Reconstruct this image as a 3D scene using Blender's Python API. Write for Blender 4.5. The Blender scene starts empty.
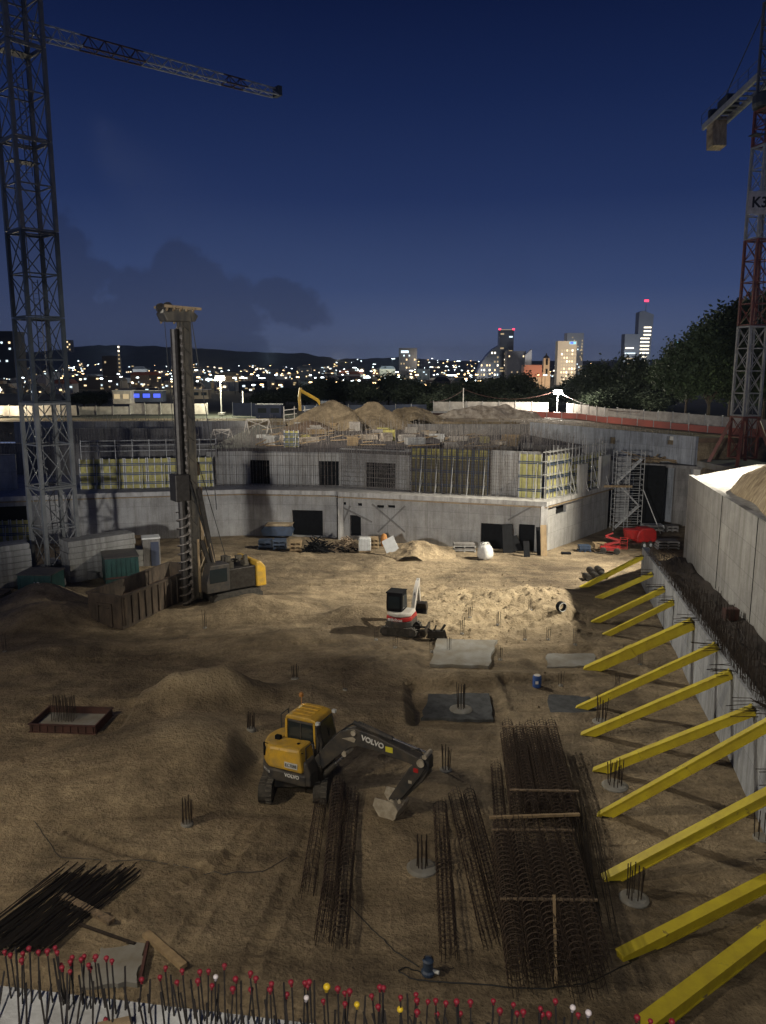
import bpy, math, random
import numpy as np
from mathutils import Vector, Matrix
S = bpy.context.scene
COL = S.collection
RN = random.Random(11)
PI = math.pi
# ------------------------------------------------------------------ camera
F, CX, CY, PITCH, H = 800.0, 383.0, 512.0, math.radians(10.4), 15.5
CP, SP = math.cos(PITCH), math.sin(PITCH)
cam = bpy.data.objects.new('camera', bpy.data.cameras.new('camera')); COL.objects.link(cam)
cam.location = (0, 0, H); cam.rotation_euler = (PI/2 - PITCH, 0, 0)
cam.data.sensor_fit = 'VERTICAL'; cam.data.sensor_height = 24; cam.data.lens = 24*F/1024
cam.data.clip_start = 0.1; cam.data.clip_end = 30000
S.camera = cam

def ray(px, py):
    u = (px-CX)/F; v = (CY-py)/F
    return (u, CP+v*SP, -SP+v*CP)
def G(px, py, z=0.0):
    d = ray(px, py); t = (z-H)/d[2]
    return (d[0]*t, d[1]*t, z)
def D(px, py, y):
    d = ray(px, py); t = y/d[1]
    return (d[0]*t, y, H+d[2]*t)
def onwall(px, py, a, b):
    """where a sight line meets the vertical plane through a-b: distance along it, height"""
    d = ray(px, py); ex, ey = b[0]-a[0], b[1]-a[1]; L = math.hypot(ex, ey); ex /= L; ey /= L
    nx, ny = -ey, ex
    t = (a[0]*nx+a[1]*ny)/(d[0]*nx+d[1]*ny)
    return ((d[0]*t-a[0])*ex+(d[1]*t-a[1])*ey, H+d[2]*t)

# ------------------------------------------------------------------ mesh builder
class MB:
    def __init__(s): s.v = []; s.f = []; s.m = []; s.cur = 0
    def add(s, vs, fs):
        n = len(s.v); s.v += [tuple(p) for p in vs]; s.f += [tuple(i+n for i in f) for f in fs]; s.m += [s.cur]*len(fs)
    def box(s, c, d, rz=0.0, taper=1.0):
        cx, cy, cz = c; hx, hy, hz = d[0]/2, d[1]/2, d[2]/2; cr, sr = math.cos(rz), math.sin(rz)
        vs = []
        for z, k in ((-hz, 1), (hz, taper)):
            for x, y in ((-hx, -hy), (hx, -hy), (hx, hy), (-hx, hy)):
                x *= k; y *= k
                vs.append((cx+x*cr-y*sr, cy+x*sr+y*cr, cz+z))
        s.add(vs, [(3, 2, 1, 0), (4, 5, 6, 7), (0, 1, 5, 4), (1, 2, 6, 5), (2, 3, 7, 6), (3, 0, 4, 7)])
        return s
    def beam(s, a, b, w, h=None, up=(0, 0, 1)):
        h = w if h is None else h
        a = Vector(a); b = Vector(b); d = (b-a)
        if d.length < 1e-6: return s
        d.normalize(); u = Vector(up)
        if abs(d.dot(u)) > 0.98: u = Vector((0, 1, 0))
        r = d.cross(u).normalized(); u = r.cross(d).normalized()
        vs = []
        for p in (a, b):
            for i, j in ((-1, -1), (1, -1), (1, 1), (-1, 1)): vs.append(p+r*(w/2*i)+u*(h/2*j))
        s.add(vs, [(0, 1, 2, 3), (7, 6, 5, 4), (4, 5, 1, 0), (5, 6, 2, 1), (6, 7, 3, 2), (7, 4, 0, 3)])
        return s
    def tube(s, a, b, r, n=6, r2=None):
        return s.path([a, b], r, n, r2)
    def path(s, pts, r, n=6, r2=None):
        pts = [Vector(p) for p in pts]; r2 = r if r2 is None else r2; N = len(pts); vs = []; fs = []
        for i, p in enumerate(pts):
            d = (pts[min(i+1, N-1)]-pts[max(i-1, 0)])
            if d.length < 1e-9: d = Vector((0, 0, 1))
            d.normalize(); u = Vector((0, 0, 1)) if abs(d.z) < 0.95 else Vector((0, 1, 0))
            e = d.cross(u).normalized(); g = e.cross(d)
            rr = r+(r2-r)*i/max(1, N-1)
            for k in range(n):
                t = 2*PI*k/n; vs.append(p+e*(rr*math.cos(t))+g*(rr*math.sin(t)))
        for i in range(N-1):
            for k in range(n):
                k2 = (k+1) % n; fs.append((i*n+k, i*n+k2, (i+1)*n+k2, (i+1)*n+k))
        if n > 3:
            fs.append(tuple(range(n-1, -1, -1))); fs.append(tuple((N-1)*n+k for k in range(n)))
        s.add(vs, fs); return s
    def hoop(s, c, R, r, axis, m=12, n=3):
        c = Vector(c); a = Vector(axis).normalized(); u = Vector((0, 0, 1)) if abs(a.z) < .9 else Vector((1, 0, 0))
        e = a.cross(u).normalized(); g = a.cross(e); vs = []; fs = []
        for i in range(m):
            t = 2*PI*i/m; rad = e*math.cos(t)+g*math.sin(t)
            for k in range(n):
                q = 2*PI*k/n; vs.append(c+rad*(R+r*math.cos(q))+a*(r*math.sin(q)))
        for i in range(m):
            for k in range(n):
                fs.append((i*n+k, i*n+(k+1) % n, ((i+1) % m)*n+(k+1) % n, ((i+1) % m)*n+k))
        s.add(vs, fs); return s
    def prism(s, out, y0, y1):
        """outline in XZ, extruded along Y"""
        n = len(out); vs = [(p[0], y0, p[1]) for p in out]+[(p[0], y1, p[1]) for p in out]
        area = sum(out[i][0]*out[(i+1) % n][1]-out[(i+1) % n][0]*out[i][1] for i in range(n))
        fs = [tuple(range(n)), tuple(range(2*n-1, n-1, -1))]+[(i, i+n, (i+1) % n+n, (i+1) % n) for i in range(n)]
        if (area < 0) != (y1 < y0): fs = [tuple(reversed(f)) for f in fs]
        s.add(vs, fs); return s
    def slab(s, out, z0, z1):
        """outline in XY, extruded along Z"""
        n = len(out); vs = [(p[0], p[1], z0) for p in out]+[(p[0], p[1], z1) for p in out]
        area = sum(out[i][0]*out[(i+1) % n][1]-out[(i+1) % n][0]*out[i][1] for i in range(n))
        fs = [tuple(range(n-1, -1, -1)), tuple(range(n, 2*n))]+[(i, (i+1) % n, (i+1) % n+n, i+n) for i in range(n)]
        if area < 0: fs = [tuple(reversed(f)) for f in fs]
        s.add(vs, fs); return s
    def lathe(s, prof, n=12, c=(0, 0, 0)):
        vs = []; fs = []; m = len(prof)
        for r, z in prof:
            for k in range(n):
                t = 2*PI*k/n; vs.append((c[0]+r*math.cos(t), c[1]+r*math.sin(t), c[2]+z))
        for i in range(m-1):
            for k in range(n): fs.append((i*n+k, i*n+(k+1) % n, (i+1)*n+(k+1) % n, (i+1)*n+k))
        fs.append(tuple(range(n-1, -1, -1))); fs.append(tuple((m-1)*n+k for k in range(n)))
        s.add(vs, fs); return s
    def build(s, name, m, parent=None, bevel=0, smooth=False, loc=None, rot=None):
        me = bpy.data.meshes.new(name); me.from_pydata(s.v, [], s.f)
        ms = m if isinstance(m, (list, tuple)) else [m]
        for x in ms: me.materials.append(x)
        if len(ms) > 1: me.polygons.foreach_set('material_index', s.m)
        if smooth: me.polygons.foreach_set('use_smooth', [True]*len(me.polygons))
        me.update(); o = bpy.data.objects.new(name, me); COL.objects.link(o)
        if parent: o.parent = parent
        if loc is not None: o.location = loc
        if rot is not None: o.rotation_euler = rot
        if bevel:
            b = o.modifiers.new('bevel', 'BEVEL'); b.width = bevel; b.segments = 2; b.limit_method = 'ANGLE'; b.angle_limit = math.radians(35)
        return o

def tag(o, label=None, cat=None, group=None, kind=None):
    if label: o['label'] = label
    if cat: o['category'] = cat
    if group: o['group'] = group
    if kind: o['kind'] = kind
    return o
def thing(name, label, cat, loc=(0, 0, 0), rz=0.0, group=None, kind=None):
    o = bpy.data.objects.new(name, None); COL.objects.link(o); o.empty_display_size = .3
    o.location = loc; o.rotation_euler = (0, 0, rz)
    return tag(o, label, cat, group, kind)
def dup(o, loc=None, rz=None, label=None, parent=None, kids=None):
    c = o.copy(); COL.objects.link(c)
    if parent: c.parent = parent
    if loc is not None: c.location = loc
    if rz is not None: c.rotation_euler = (0, 0, rz)
    if label: c['label'] = label
    for k in KIDS(o): dup(k, parent=c)
    return c
def KIDS(o): return [x for x in o.children]

# ------------------------------------------------------------------ materials
def nt(m):
    m.use_nodes = True; t = m.node_tree; return t, t.nodes, t.links, t.nodes['Principled BSDF']
def col3(c): return (c[0], c[1], c[2], 1)
def mat(name, c, rough=.7, metal=0.0, var=.25, scale=3.0, bump=0.0, c2=None, coord='Object', stretch=(1, 1, 1), detail=6):
    m = bpy.data.materials.new(name); t, N, L, b = nt(m)
    b.inputs['Roughness'].default_value = rough; b.inputs['Metallic'].default_value = metal
    tc = N.new('ShaderNodeTexCoord'); mp = N.new('ShaderNodeMapping'); mp.inputs['Scale'].default_value = stretch
    L.new(tc.outputs[coord], mp.inputs['Vector'])
    n = N.new('ShaderNodeTexNoise'); n.inputs['Scale'].default_value = scale; n.inputs['Detail'].default_value = detail; n.inputs['Roughness'].default_value = .65
    L.new(mp.outputs[0], n.inputs['Vector'])
    r = N.new('ShaderNodeValToRGB'); L.new(n.outputs['Fac'], r.inputs['Fac'])
    c2 = c2 or tuple(x*(1-var) for x in c)
    r.color_ramp.elements[0].position = .35; r.color_ramp.elements[0].color = col3(c2)
    r.color_ramp.elements[1].position = .65; r.color_ramp.elements[1].color = col3(c)
    L.new(r.outputs[0], b.inputs['Base Color'])
    if bump:
        bp = N.new('ShaderNodeBump'); bp.inputs['Strength'].default_value = bump; bp.inputs['Distance'].default_value = .05
        L.new(n.outputs['Fac'], bp.inputs['Height']); L.new(bp.outputs[0], b.inputs['Normal'])
    return m
def emit(name, c, st):
    m = bpy.data.materials.new(name); t, N, L, b = nt(m)
    b.inputs['Base Color'].default_value = (.1, .1, .1, 1); b.inputs['Emission Color'].default_value = col3(c); b.inputs['Emission Strength'].default_value = st
    m.cycles.emission_sampling = 'NONE'
    return m
def concrete(name, c, stain=.55, joints=True, bump=.25, jw=2.4, jh=1.5):
    """board-marked concrete: panel joints, streaks running down, blotches, tie holes"""
    m = bpy.data.materials.new(name); t, N, L, b = nt(m); b.inputs['Roughness'].default_value = .85
    tc = N.new('ShaderNodeTexCoord')
    def noise(sc, st, det=6):
        mp = N.new('ShaderNodeMapping'); mp.inputs['Scale'].default_value = st; L.new(tc.outputs['Object'], mp.inputs['Vector'])
        n = N.new('ShaderNodeTexNoise'); n.inputs['Scale'].default_value = sc; n.inputs['Detail'].default_value = det; n.inputs['Roughness'].default_value = .7
        L.new(mp.outputs[0], n.inputs['Vector']); return n
    a = noise(.5, (1, 1, 1)); s_ = noise(2.2, (1, 1, .10)); f = noise(9, (1, 1, 1))
    def ramp(n, p0, c0, p1, c1):
        r = N.new('ShaderNodeValToRGB'); r.color_ramp.elements[0].position = p0; r.color_ramp.elements[1].position = p1
        r.color_ramp.elements[0].color = col3(c0); r.color_ramp.elements[1].color = col3(c1); L.new(n.outputs['Fac'], r.inputs['Fac']); return r
    base = ramp(a, .32, tuple(x*.72 for x in c), .68, tuple(min(.6, x*1.12) for x in c))
    st = ramp(s_, .36, (stain*.85, stain*.83, stain*.8), .56, (1, 1, 1)); fi = ramp(f, .3, (.86, .86, .86), .7, (1.05, 1.05, 1.05))
    def mul(x, y):
        k = N.new('ShaderNodeMix'); k.data_type = 'RGBA'; k.blend_type = 'MULTIPLY'; k.inputs[0].default_value = 1
        L.new(x, k.inputs[6]); L.new(y, k.inputs[7]); return k.outputs[2]
    o = mul(mul(base.outputs[0], st.outputs[0]), fi.outputs[0])
    hgt = f.outputs['Fac']
    if joints:
        g = N.new('ShaderNodeNewGeometry'); sx = N.new('ShaderNodeSeparateXYZ'); L.new(tc.outputs['Object'], sx.inputs[0])
        # run along the wall = x and y mixed, good for walls of either heading
        ad = N.new('ShaderNodeMath'); ad.operation = 'ADD'; L.new(sx.outputs[0], ad.inputs[0]); L.new(sx.outputs[1], ad.inputs[1])
        cb = N.new('ShaderNodeCombineXYZ'); L.new(ad.outputs[0], cb.inputs[0]); L.new(sx.outputs[2], cb.inputs[1])
        br = N.new('ShaderNodeTexBrick'); br.offset = 0; br.inputs['Scale'].default_value = 1; br.inputs['Mortar Size'].default_value = .012
        br.inputs['Brick Width'].default_value = jw; br.inputs['Row Height'].default_value = jh; br.inputs['Mortar Smooth'].default_value = .4
        br.inputs['Color1'].default_value = (1, 1, 1, 1); br.inputs['Color2'].default_value = (.86, .86, .87, 1); br.inputs['Mortar'].default_value = (.5, .5, .5, 1)
        L.new(cb.outputs[0], br.inputs['Vector']); o = mul(o, br.outputs['Color'])
    L.new(o, b.inputs['Base Color'])
    bp = N.new('ShaderNodeBump'); bp.inputs['Strength'].default_value = bump; bp.inputs['Distance'].default_value = .03
    L.new(hgt, bp.inputs['Height']); L.new(bp.outputs[0], b.inputs['Normal'])
    return m

M = {}
M['conc'] = concrete('cast concrete', (.40, .395, .38), stain=.86)
M['conc_l'] = concrete('pale concrete', (.50, .49, .47), stain=.75, joints=False)
M['conc_b'] = concrete('bluish concrete', (.38, .40, .43), stain=.7)
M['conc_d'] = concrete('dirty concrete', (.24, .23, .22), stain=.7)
M['conc_k'] = concrete('dark pad concrete', (.075, .08, .085), stain=.6, joints=False)  # darker concrete tone for the sunken pads
M['conc_pad'] = mat('blinding concrete', (.25, .25, .235), .9, c2=(.17, .15, .115), scale=.9, bump=.4, detail=10)
M['deck'] = mat('deck waterproofing', (.085, .075, .075), .8, c2=(.05, .045, .045), scale=.8, bump=.3)
M['rebar'] = mat('rusty rebar', (.085, .056, .040), .75, .2, c2=(.035, .026, .021), scale=9)
M['rebar_s'] = mat('stack rebar', (.10, .068, .048), .75, .15, c2=(.035, .026, .02), scale=7)
M['rebar_b'] = mat('dark rebar', (.06, .043, .033), .7, .2, c2=(.022, .018, .015), scale=9)
M['rebar_g'] = mat('floodlit grey rebar', (.34, .31, .28), .6, .4, c2=(.08, .065, .055), scale=6)  # lightened grey puts the floodlit look of the deck bars into the colour
M['yellow'] = mat('worn yellow paint', (.62, .52, .03), .55, c2=(.47, .37, .03), scale=1.7, bump=.15, detail=12)
M['mach_y'] = mat('machine yellow paint', (.62, .37, .03), .45, c2=(.40, .26, .06), scale=2.6, bump=.05, detail=12)
M['mach_d'] = mat('machine dark paint', (.03, .032, .036), .5, c2=(.085, .073, .058), scale=2.6, detail=12)
def chipped(m, c, sc, lo, hi):
    """rust and chips with ragged edges, over the paint"""
    t, N, L, b = nt(m); src = b.inputs['Base Color'].links[0].from_socket; tc = N.new('ShaderNodeTexCoord')
    n = N.new('ShaderNodeTexNoise'); n.inputs['Scale'].default_value = sc; n.inputs['Detail'].default_value = 12; n.inputs['Roughness'].default_value = .75; n.inputs['Distortion'].default_value = .6; L.new(tc.outputs['Object'], n.inputs['Vector'])
    r = N.new('ShaderNodeMapRange'); L.new(n.outputs['Fac'], r.inputs[0]); r.inputs[1].default_value = lo; r.inputs[2].default_value = hi
    k = N.new('ShaderNodeMix'); k.data_type = 'RGBA'; L.new(r.outputs[0], k.inputs[0]); L.new(src, k.inputs[6]); k.inputs[7].default_value = col3(c); L.new(k.outputs[2], b.inputs['Base Color'])
chipped(M['yellow'], (.13, .09, .05), 1.6, .60, .66); chipped(M['mach_y'], (.20, .15, .09), 2.2, .58, .70)
M['tread'] = mat('dusty tread', (.13, .12, .10), .9, c2=(.06, .055, .05), scale=6)
M['rubber'] = mat('dusty rubber', (.07, .063, .052), .9, c2=(.025, .024, .022), scale=5, bump=.3)
M['steel'] = mat('worn bucket steel', (.52, .47, .38), .6, .1, c2=(.3, .26, .2), scale=4)
M['steel_d'] = mat('oily dark steel', (.06, .055, .05), .5, .5, c2=(.03, .026, .022), scale=4)
M['chrome'] = mat('piston chrome', (.6, .6, .6), .2, .9, var=.1)
M['glass'] = mat('cab glass', (.018, .026, .03), .12, 0, var=.2, scale=1)
M['white'] = mat('dusty white paint', (.62, .6, .56), .5, c2=(.45, .42, .37), scale=2)
M['red'] = mat('red paint', (.46, .022, .022), .45, c2=(.26, .02, .018), scale=2.5)
M['red_d'] = mat('dull red paint', (.085, .035, .028), .7, c2=(.045, .024, .02), scale=2)
M['jib_d'] = mat('dull red jib paint', (.07, .03, .028), .6, c2=(.04, .022, .022), scale=2)
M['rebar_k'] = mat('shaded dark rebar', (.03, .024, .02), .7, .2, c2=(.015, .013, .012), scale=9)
M['crane_l'] = mat('pale crane paint', (.42, .43, .42), .5, c2=(.28, .28, .27), scale=1.2)
M['crane_d'] = mat('dark crane paint', (.04, .05, .06), .5, c2=(.025, .03, .035), scale=1.2)
M['crane_m'] = mat('grey crane paint', (.16, .16, .155), .5, c2=(.10, .10, .1), scale=1.2)
M['crane_g'] = mat('mid grey crane paint', (.16, .165, .165), .5, c2=(.10, .105, .105), scale=1.2)
M['crane_r'] = mat('red crane paint', (.24, .065, .045), .5, c2=(.15, .05, .04), scale=1.2)
M['green'] = mat('dark green container paint', (.02, .07, .065), .5, c2=(.014, .045, .042), scale=1.5)
M['rust'] = mat('rusty skip', (.14, .105, .075), .8, c2=(.045, .037, .03), scale=1.6, bump=.4, stretch=(1, 1, .4), detail=10)
M['wood'] = mat('weathered timber', (.34, .25, .14), .85, c2=(.2, .14, .08), scale=3, stretch=(1, 1, .3))
M['ply'] = mat('yellow formwork ply', (.50, .45, .12), .6, c2=(.22, .19, .07), scale=2.2, detail=9)
M['ply_b'] = mat('bright formwork ply', (.66, .62, .2), .6, c2=(.42, .39, .14), scale=2.2, detail=9)
M['ply_d'] = mat('grubby formwork ply', (.19, .17, .085), .7, c2=(.10, .09, .055), scale=1.4)
M['form_b'] = mat('blue formwork steel', (.045, .075, .14), .5, c2=(.03, .045, .07), scale=2)
M['galv'] = mat('galvanised steel', (.52, .52, .5), .5, .2, c2=(.36, .36, .35), scale=3)
M['blue'] = mat('blue plastic', (.03, .09, .32), .5)
M['plast'] = mat('white plastic', (.6, .62, .62), .5, var=.15)
M['bag'] = mat('white woven bag', (.62, .62, .6), .8, var=.2, scale=6, bump=.3)
M['tarp'] = mat('straw brown tarp', (.52, .42, .27), .85, c2=(.2, .145, .09), scale=3.2, bump=1.0, stretch=(.35, 1.6, .5), detail=10)
M['cap_r'] = mat('red plastic cap', (.34, .014, .03), .55, var=.5, scale=30)
M['cap_y'] = mat('yellow plastic cap', (.75, .5, .02), .42, var=.1)
M['cap_w'] = mat('white plastic cap', (.7, .62, .6), .42, var=.1)
M['brush'] = mat('splintered scrap timber', (.26, .19, .12), .9, c2=(.08, .06, .045), scale=8)
M['black'] = mat('black sheet', (.011, .012, .014), .9, c2=(.007, .007, .008))
M['black'].node_tree.nodes['Principled BSDF'].inputs['Specular IOR Level'].default_value = .15
M['orange'] = mat('orange paint', (.45, .2, .05), .6)
M['cable'] = mat('black cable', (.015, .015, .015), .6)
M['hoard_w'] = mat('white hoarding', (.5, .47, .42), .7, c2=(.3, .27, .24), scale=1.2, detail=9)
M['hoard_r'] = mat('red hoarding', (.45, .12, .09), .7, c2=(.3, .1, .08), scale=.4)
M['hoard_k'] = mat('dark hoarding', (.06, .075, .12), .7, c2=(.04, .05, .09), scale=.4)
M['soil'] = mat('dark soil bank', (.17, .115, .075), .95, c2=(.09, .06, .04), scale=.7, bump=.8, detail=10)
M['bark'] = mat('bark', (.10, .075, .055), .9, c2=(.05, .04, .03), scale=4, bump=.5)
M['leaf'] = mat('leaves', (.055, .08, .036), .8, c2=(.035, .055, .025), scale=.6)
M['leaf2'] = mat('dark leaves', (.055, .075, .042), .7, c2=(.03, .042, .028), scale=.35)
M['city_a'] = mat('city facade grey', (.13, .13, .14), .8, c2=(.08, .08, .09), scale=.05)
M['city_b'] = mat('city facade tan', (.26, .22, .17), .8, c2=(.18, .15, .12), scale=.05)
M['city_d'] = mat('city facade dark', (.055, .058, .07), .8, c2=(.035, .037, .045), scale=.05)
M['city_w'] = mat('city facade white', (.5, .48, .45), .8, c2=(.38, .37, .35), scale=.05)
M['roof_r'] = mat('city tile roof', (.3, .1, .07), .8, scale=.05)
M['e_warm'] = emit('window warm', (1, .74, .4), 2.0)
M['e_cool'] = emit('window cool', (.75, .92, 1), 1.6)
M['e_white'] = emit('window white', (1, .88, .66), 3.2)
M['e_dim'] = emit('window dim', (1, .75, .4), .5)
M['e_lampw'] = emit('lamp white', (.85, .97, 1), 11)
M['e_lampo'] = emit('lamp amber', (1, .66, .3), 8)
M['e_flood'] = emit('flood head', (1, .95, .82), 60)
M['e_red'] = emit('aviation red', (1, .03, .08), 4)
M['e_blue'] = emit('blue light', (.04, .10, 1), 1.3)
M['e_cyan'] = emit('cyan sign', (.25, .75, 1), 1.2)

# ------------------------------------------------------------------ noise + ground height
def vnoise(x, y, seed=0):
    xi = np.floor(x).astype(np.int64); yi = np.floor(y).astype(np.int64); xf = x-xi; yf = y-yi
    def h(a, b):
        n = (a*374761393+b*668265263+seed*974711) & 0x7fffffff
        n = ((n ^ (n >> 13))*1274126177) & 0x7fffffff
        return ((n ^ (n >> 16)) & 0xffff)/65535.0
    u = xf*xf*(3-2*xf); v = yf*yf*(3-2*yf)
    return (h(xi, yi)*(1-u)+h(xi+1, yi)*u)*(1-v)+(h(xi, yi+1)*(1-u)+h(xi+1, yi+1)*u)*v
def fbm(x, y, oct=4, seed=0):
    a = 1.0; s = 0; t = 0
    for k in range(oct):
        s = s+a*(vnoise(x*2**k, y*2**k, seed+k)-.5); t += a; a *= .5
    return s/t
def lumps(x, y, cell, seed):
    """overlapping rounded clods, one or none in each cell"""
    x = x/cell; y = y/cell; xi = np.floor(x).astype(np.int64); yi = np.floor(y).astype(np.int64); out = np.zeros_like(x)
    def hh(a, b, s):
        n = (a*374761393+b*668265263+(seed+s)*974711) & 0x7fffffff
        n = ((n ^ (n >> 13))*1274126177) & 0x7fffffff
        return ((n ^ (n >> 16)) & 0xffff)/65535.0
    for i in (-1, 0, 1):
        for j in (-1, 0, 1):
            a = xi+i; b = yi+j; r = .25+.45*hh(a, b, 3)**2; d = np.hypot(x-a-hh(a, b, 1), (y-b-hh(a, b, 2))*1.15)
            out = np.maximum(out, r*np.sqrt(np.maximum(0, 1-(d/r)**2))*(hh(a, b, 4) > .35))
    return out*cell
# mounds: px,py of the centre on the ground, half widths (m), height, rotation, sharpness
MOUNDS = [(-8.6, 34.4, 2.7, 1.5, 1.6, .15, 1.6), (-6.8, 35.2, 1.3, 1.1, .6, 0, 1.6), (-7.8, 29.6, 4.0, 3.3, 1.35, .1, 1.3), (-3.9, 36.2, 2.2, 1.4, .45, .3, 1.2),
          (-20.5, 46.5, 3.0, 2.6, 1.4, 0, 1.5), (-22.5, 50.6, 2.4, 1.6, 1.3, .2, 1.8), (-18, 41, 3, 2, .6, .2, 1.3), (-1.3, 47.6, 2.4, 1.5, .95, .2, 1.5), (-8.2, 49.2, 3.6, 2.2, 1.0, .25, 1.3),
          (-5.5, 43.5, 3.5, 1.5, .5, .1, 1.2), (8.2, 50.5, 4.6, 2.2, .7, .1, 1.2), (10.0, 47.0, 1.4, 3.4, .55, .1, 1.3), (-1.6, 39.8, 3.2, 1.8, .35, 0, 1.1),
          (4.5, 38.2, 3.4, .5, .25, 0, 1), (-.6, 33.5, 3, 1.2, .3, .2, 1.2), (.3, 25.9, 1.6, 1.2, .22, 0, 1.2), (-14, 27, 4, 3, .4, 0, 1.2), (13, 60, 6, 3, .25, 0, 1)]
# flattened rectangles: x0,x1,y0,y1,level
PADS = [(2.3, 6.6, 39.3, 44.2, .0), (1.5, 5.4, 32.8, 37.2, -.3), (8.1, 11.3, 39.4, 41.6, .0), (6.2, 9.6, 34.6, 38.0, -.25), (-4.9, -1.5, 25.9, 29.8, -.05), (4.5, 7.6, 24.4, 31.2, .0), (3.2, 6.8, 17.2, 23.8, .0), (-6.9, -4.9, 16.6, 18.9, 0), (-15.4, -11.5, 31.7, 34.7, 0)]
def hgt(x, y):
    x = np.asarray(x, float); y = np.asarray(y, float)
    h = .42*fbm(x/7, y/7, 3, 3)+.2*fbm(x/1.7, y/1.7, 4, 9)
    for mx, my, sx, sy, hh, rz, p in MOUNDS:
        dx = x-mx; dy = y-my; c, s = math.cos(rz), math.sin(rz)
        u = (dx*c+dy*s)/sx; v = (-dx*s+dy*c)/sy
        q = np.sqrt(u*u+v*v)+.22*fbm(x/1.3, y/1.3, 3, 21)
        h = h+hh*np.exp(-np.power(np.maximum(q, 0), p*1.35)*1.1)
    # dug-over zone
    w = np.exp(-(((x-7.2)/4.6)**4+((y-49)/4.8)**4)); r1 = 1-np.abs(2*fbm(x/1.5, y/1.2, 3, 33)); r2 = np.abs(fbm(x/.5, y/.45, 2, 37))
    r3 = np.abs(fbm(x/2.6, y/1.9, 2, 51)); h = h+w*(.4*r1-.38+.35*r2+.5*r3)
    rim = np.exp(-(((x-11.2)/1.3)**2+((y-48)/5.5)**2))+np.exp(-(((x-6)/5.5)**2+((y-53.2)/1.2)**2)); h = h+.45*np.minimum(rim, 1)*(.6+fbm(x/.9, y/.9, 2, 61)*1.2)
    near = np.minimum(1, w+rim*.8); cz = fbm(x/3.2, y/3.2, 2, 71)
    h = h+near*(lumps(x, y, .95, 5)*.28*(cz > .02)+lumps(x, y, .5, 6)*.5*(cz > -.12)+lumps(x, y, .3, 7)*.6)+(1-near)*lumps(x, y, .9, 8)*.16*np.clip(cz*6, 0, 1)
    w2 = np.exp(-(((x-14)/9)**4+((y-62)/7)**4))
    h = h*(1-.75*w2)
    # ruts of tracked machines
    for (ax, ay, bx, by, wd) in ((-5.6, 17, -4.3, 26, .45), (-3.6, 17.2, -2.4, 26, .45), (-7.5, 20, 1.5, 31.5, .4), (-11, 24.5, -5, 22.0, .4), (-4, 38, 3, 46, .4), (-2.5, 37.5, 4, 45, .4), (-9, 52, 6, 57, .5), (-6, 55, 9, 60, .5), (-16, 40, -2, 43, .5), (-15, 42, -3, 45, .5)):
        L = math.hypot(bx-ax, by-ay); ex, ey = (bx-ax)/L, (by-ay)/L
        s = (x-ax)*ex+(y-ay)*ey; d = np.abs(-(x-ax)*ey+(y-ay)*ex+.5*fbm(s/3, s*0+ax, 2, 5)); 
        m = (s > 0)*(s < L)*np.clip(1.4-d/(wd*.5), 0, 1)
        h = h-m*(.05+.035*np.sin(s*2*PI/.34))+.045*np.exp(-((d-wd*.75)/.13)**2)*(s > 0)*(s < L)
    for x0, x1, y0, y1, lv in PADS:
        e = 1.3 if x0 == -4.9 else .6; w = np.clip((x-x0)/e+1, 0, 1)*np.clip((x1-x)/e+1, 0, 1)*np.clip((y-y0)/e+1, 0, 1)*np.clip((y1-y)/e+1, 0, 1)
        w = w*w*(3-2*w); h = h*(1-w)+(lv-.03+.03*fbm(x/.8, y/.8, 2, 6))*w
    far = np.clip((y-66)/5, 0, 1); h = h*(1-.8*far)
    return h
def HZ(x, y): return float(hgt(np.array([x]), np.array([y]))[0])
def GH(px, py):
    """point of the modelled ground seen at a pixel"""
    z = 0.0
    for _ in range(5):
        p = G(px, py, z); z = HZ(p[0], p[1])
    return (p[0], p[1], z)
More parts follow.
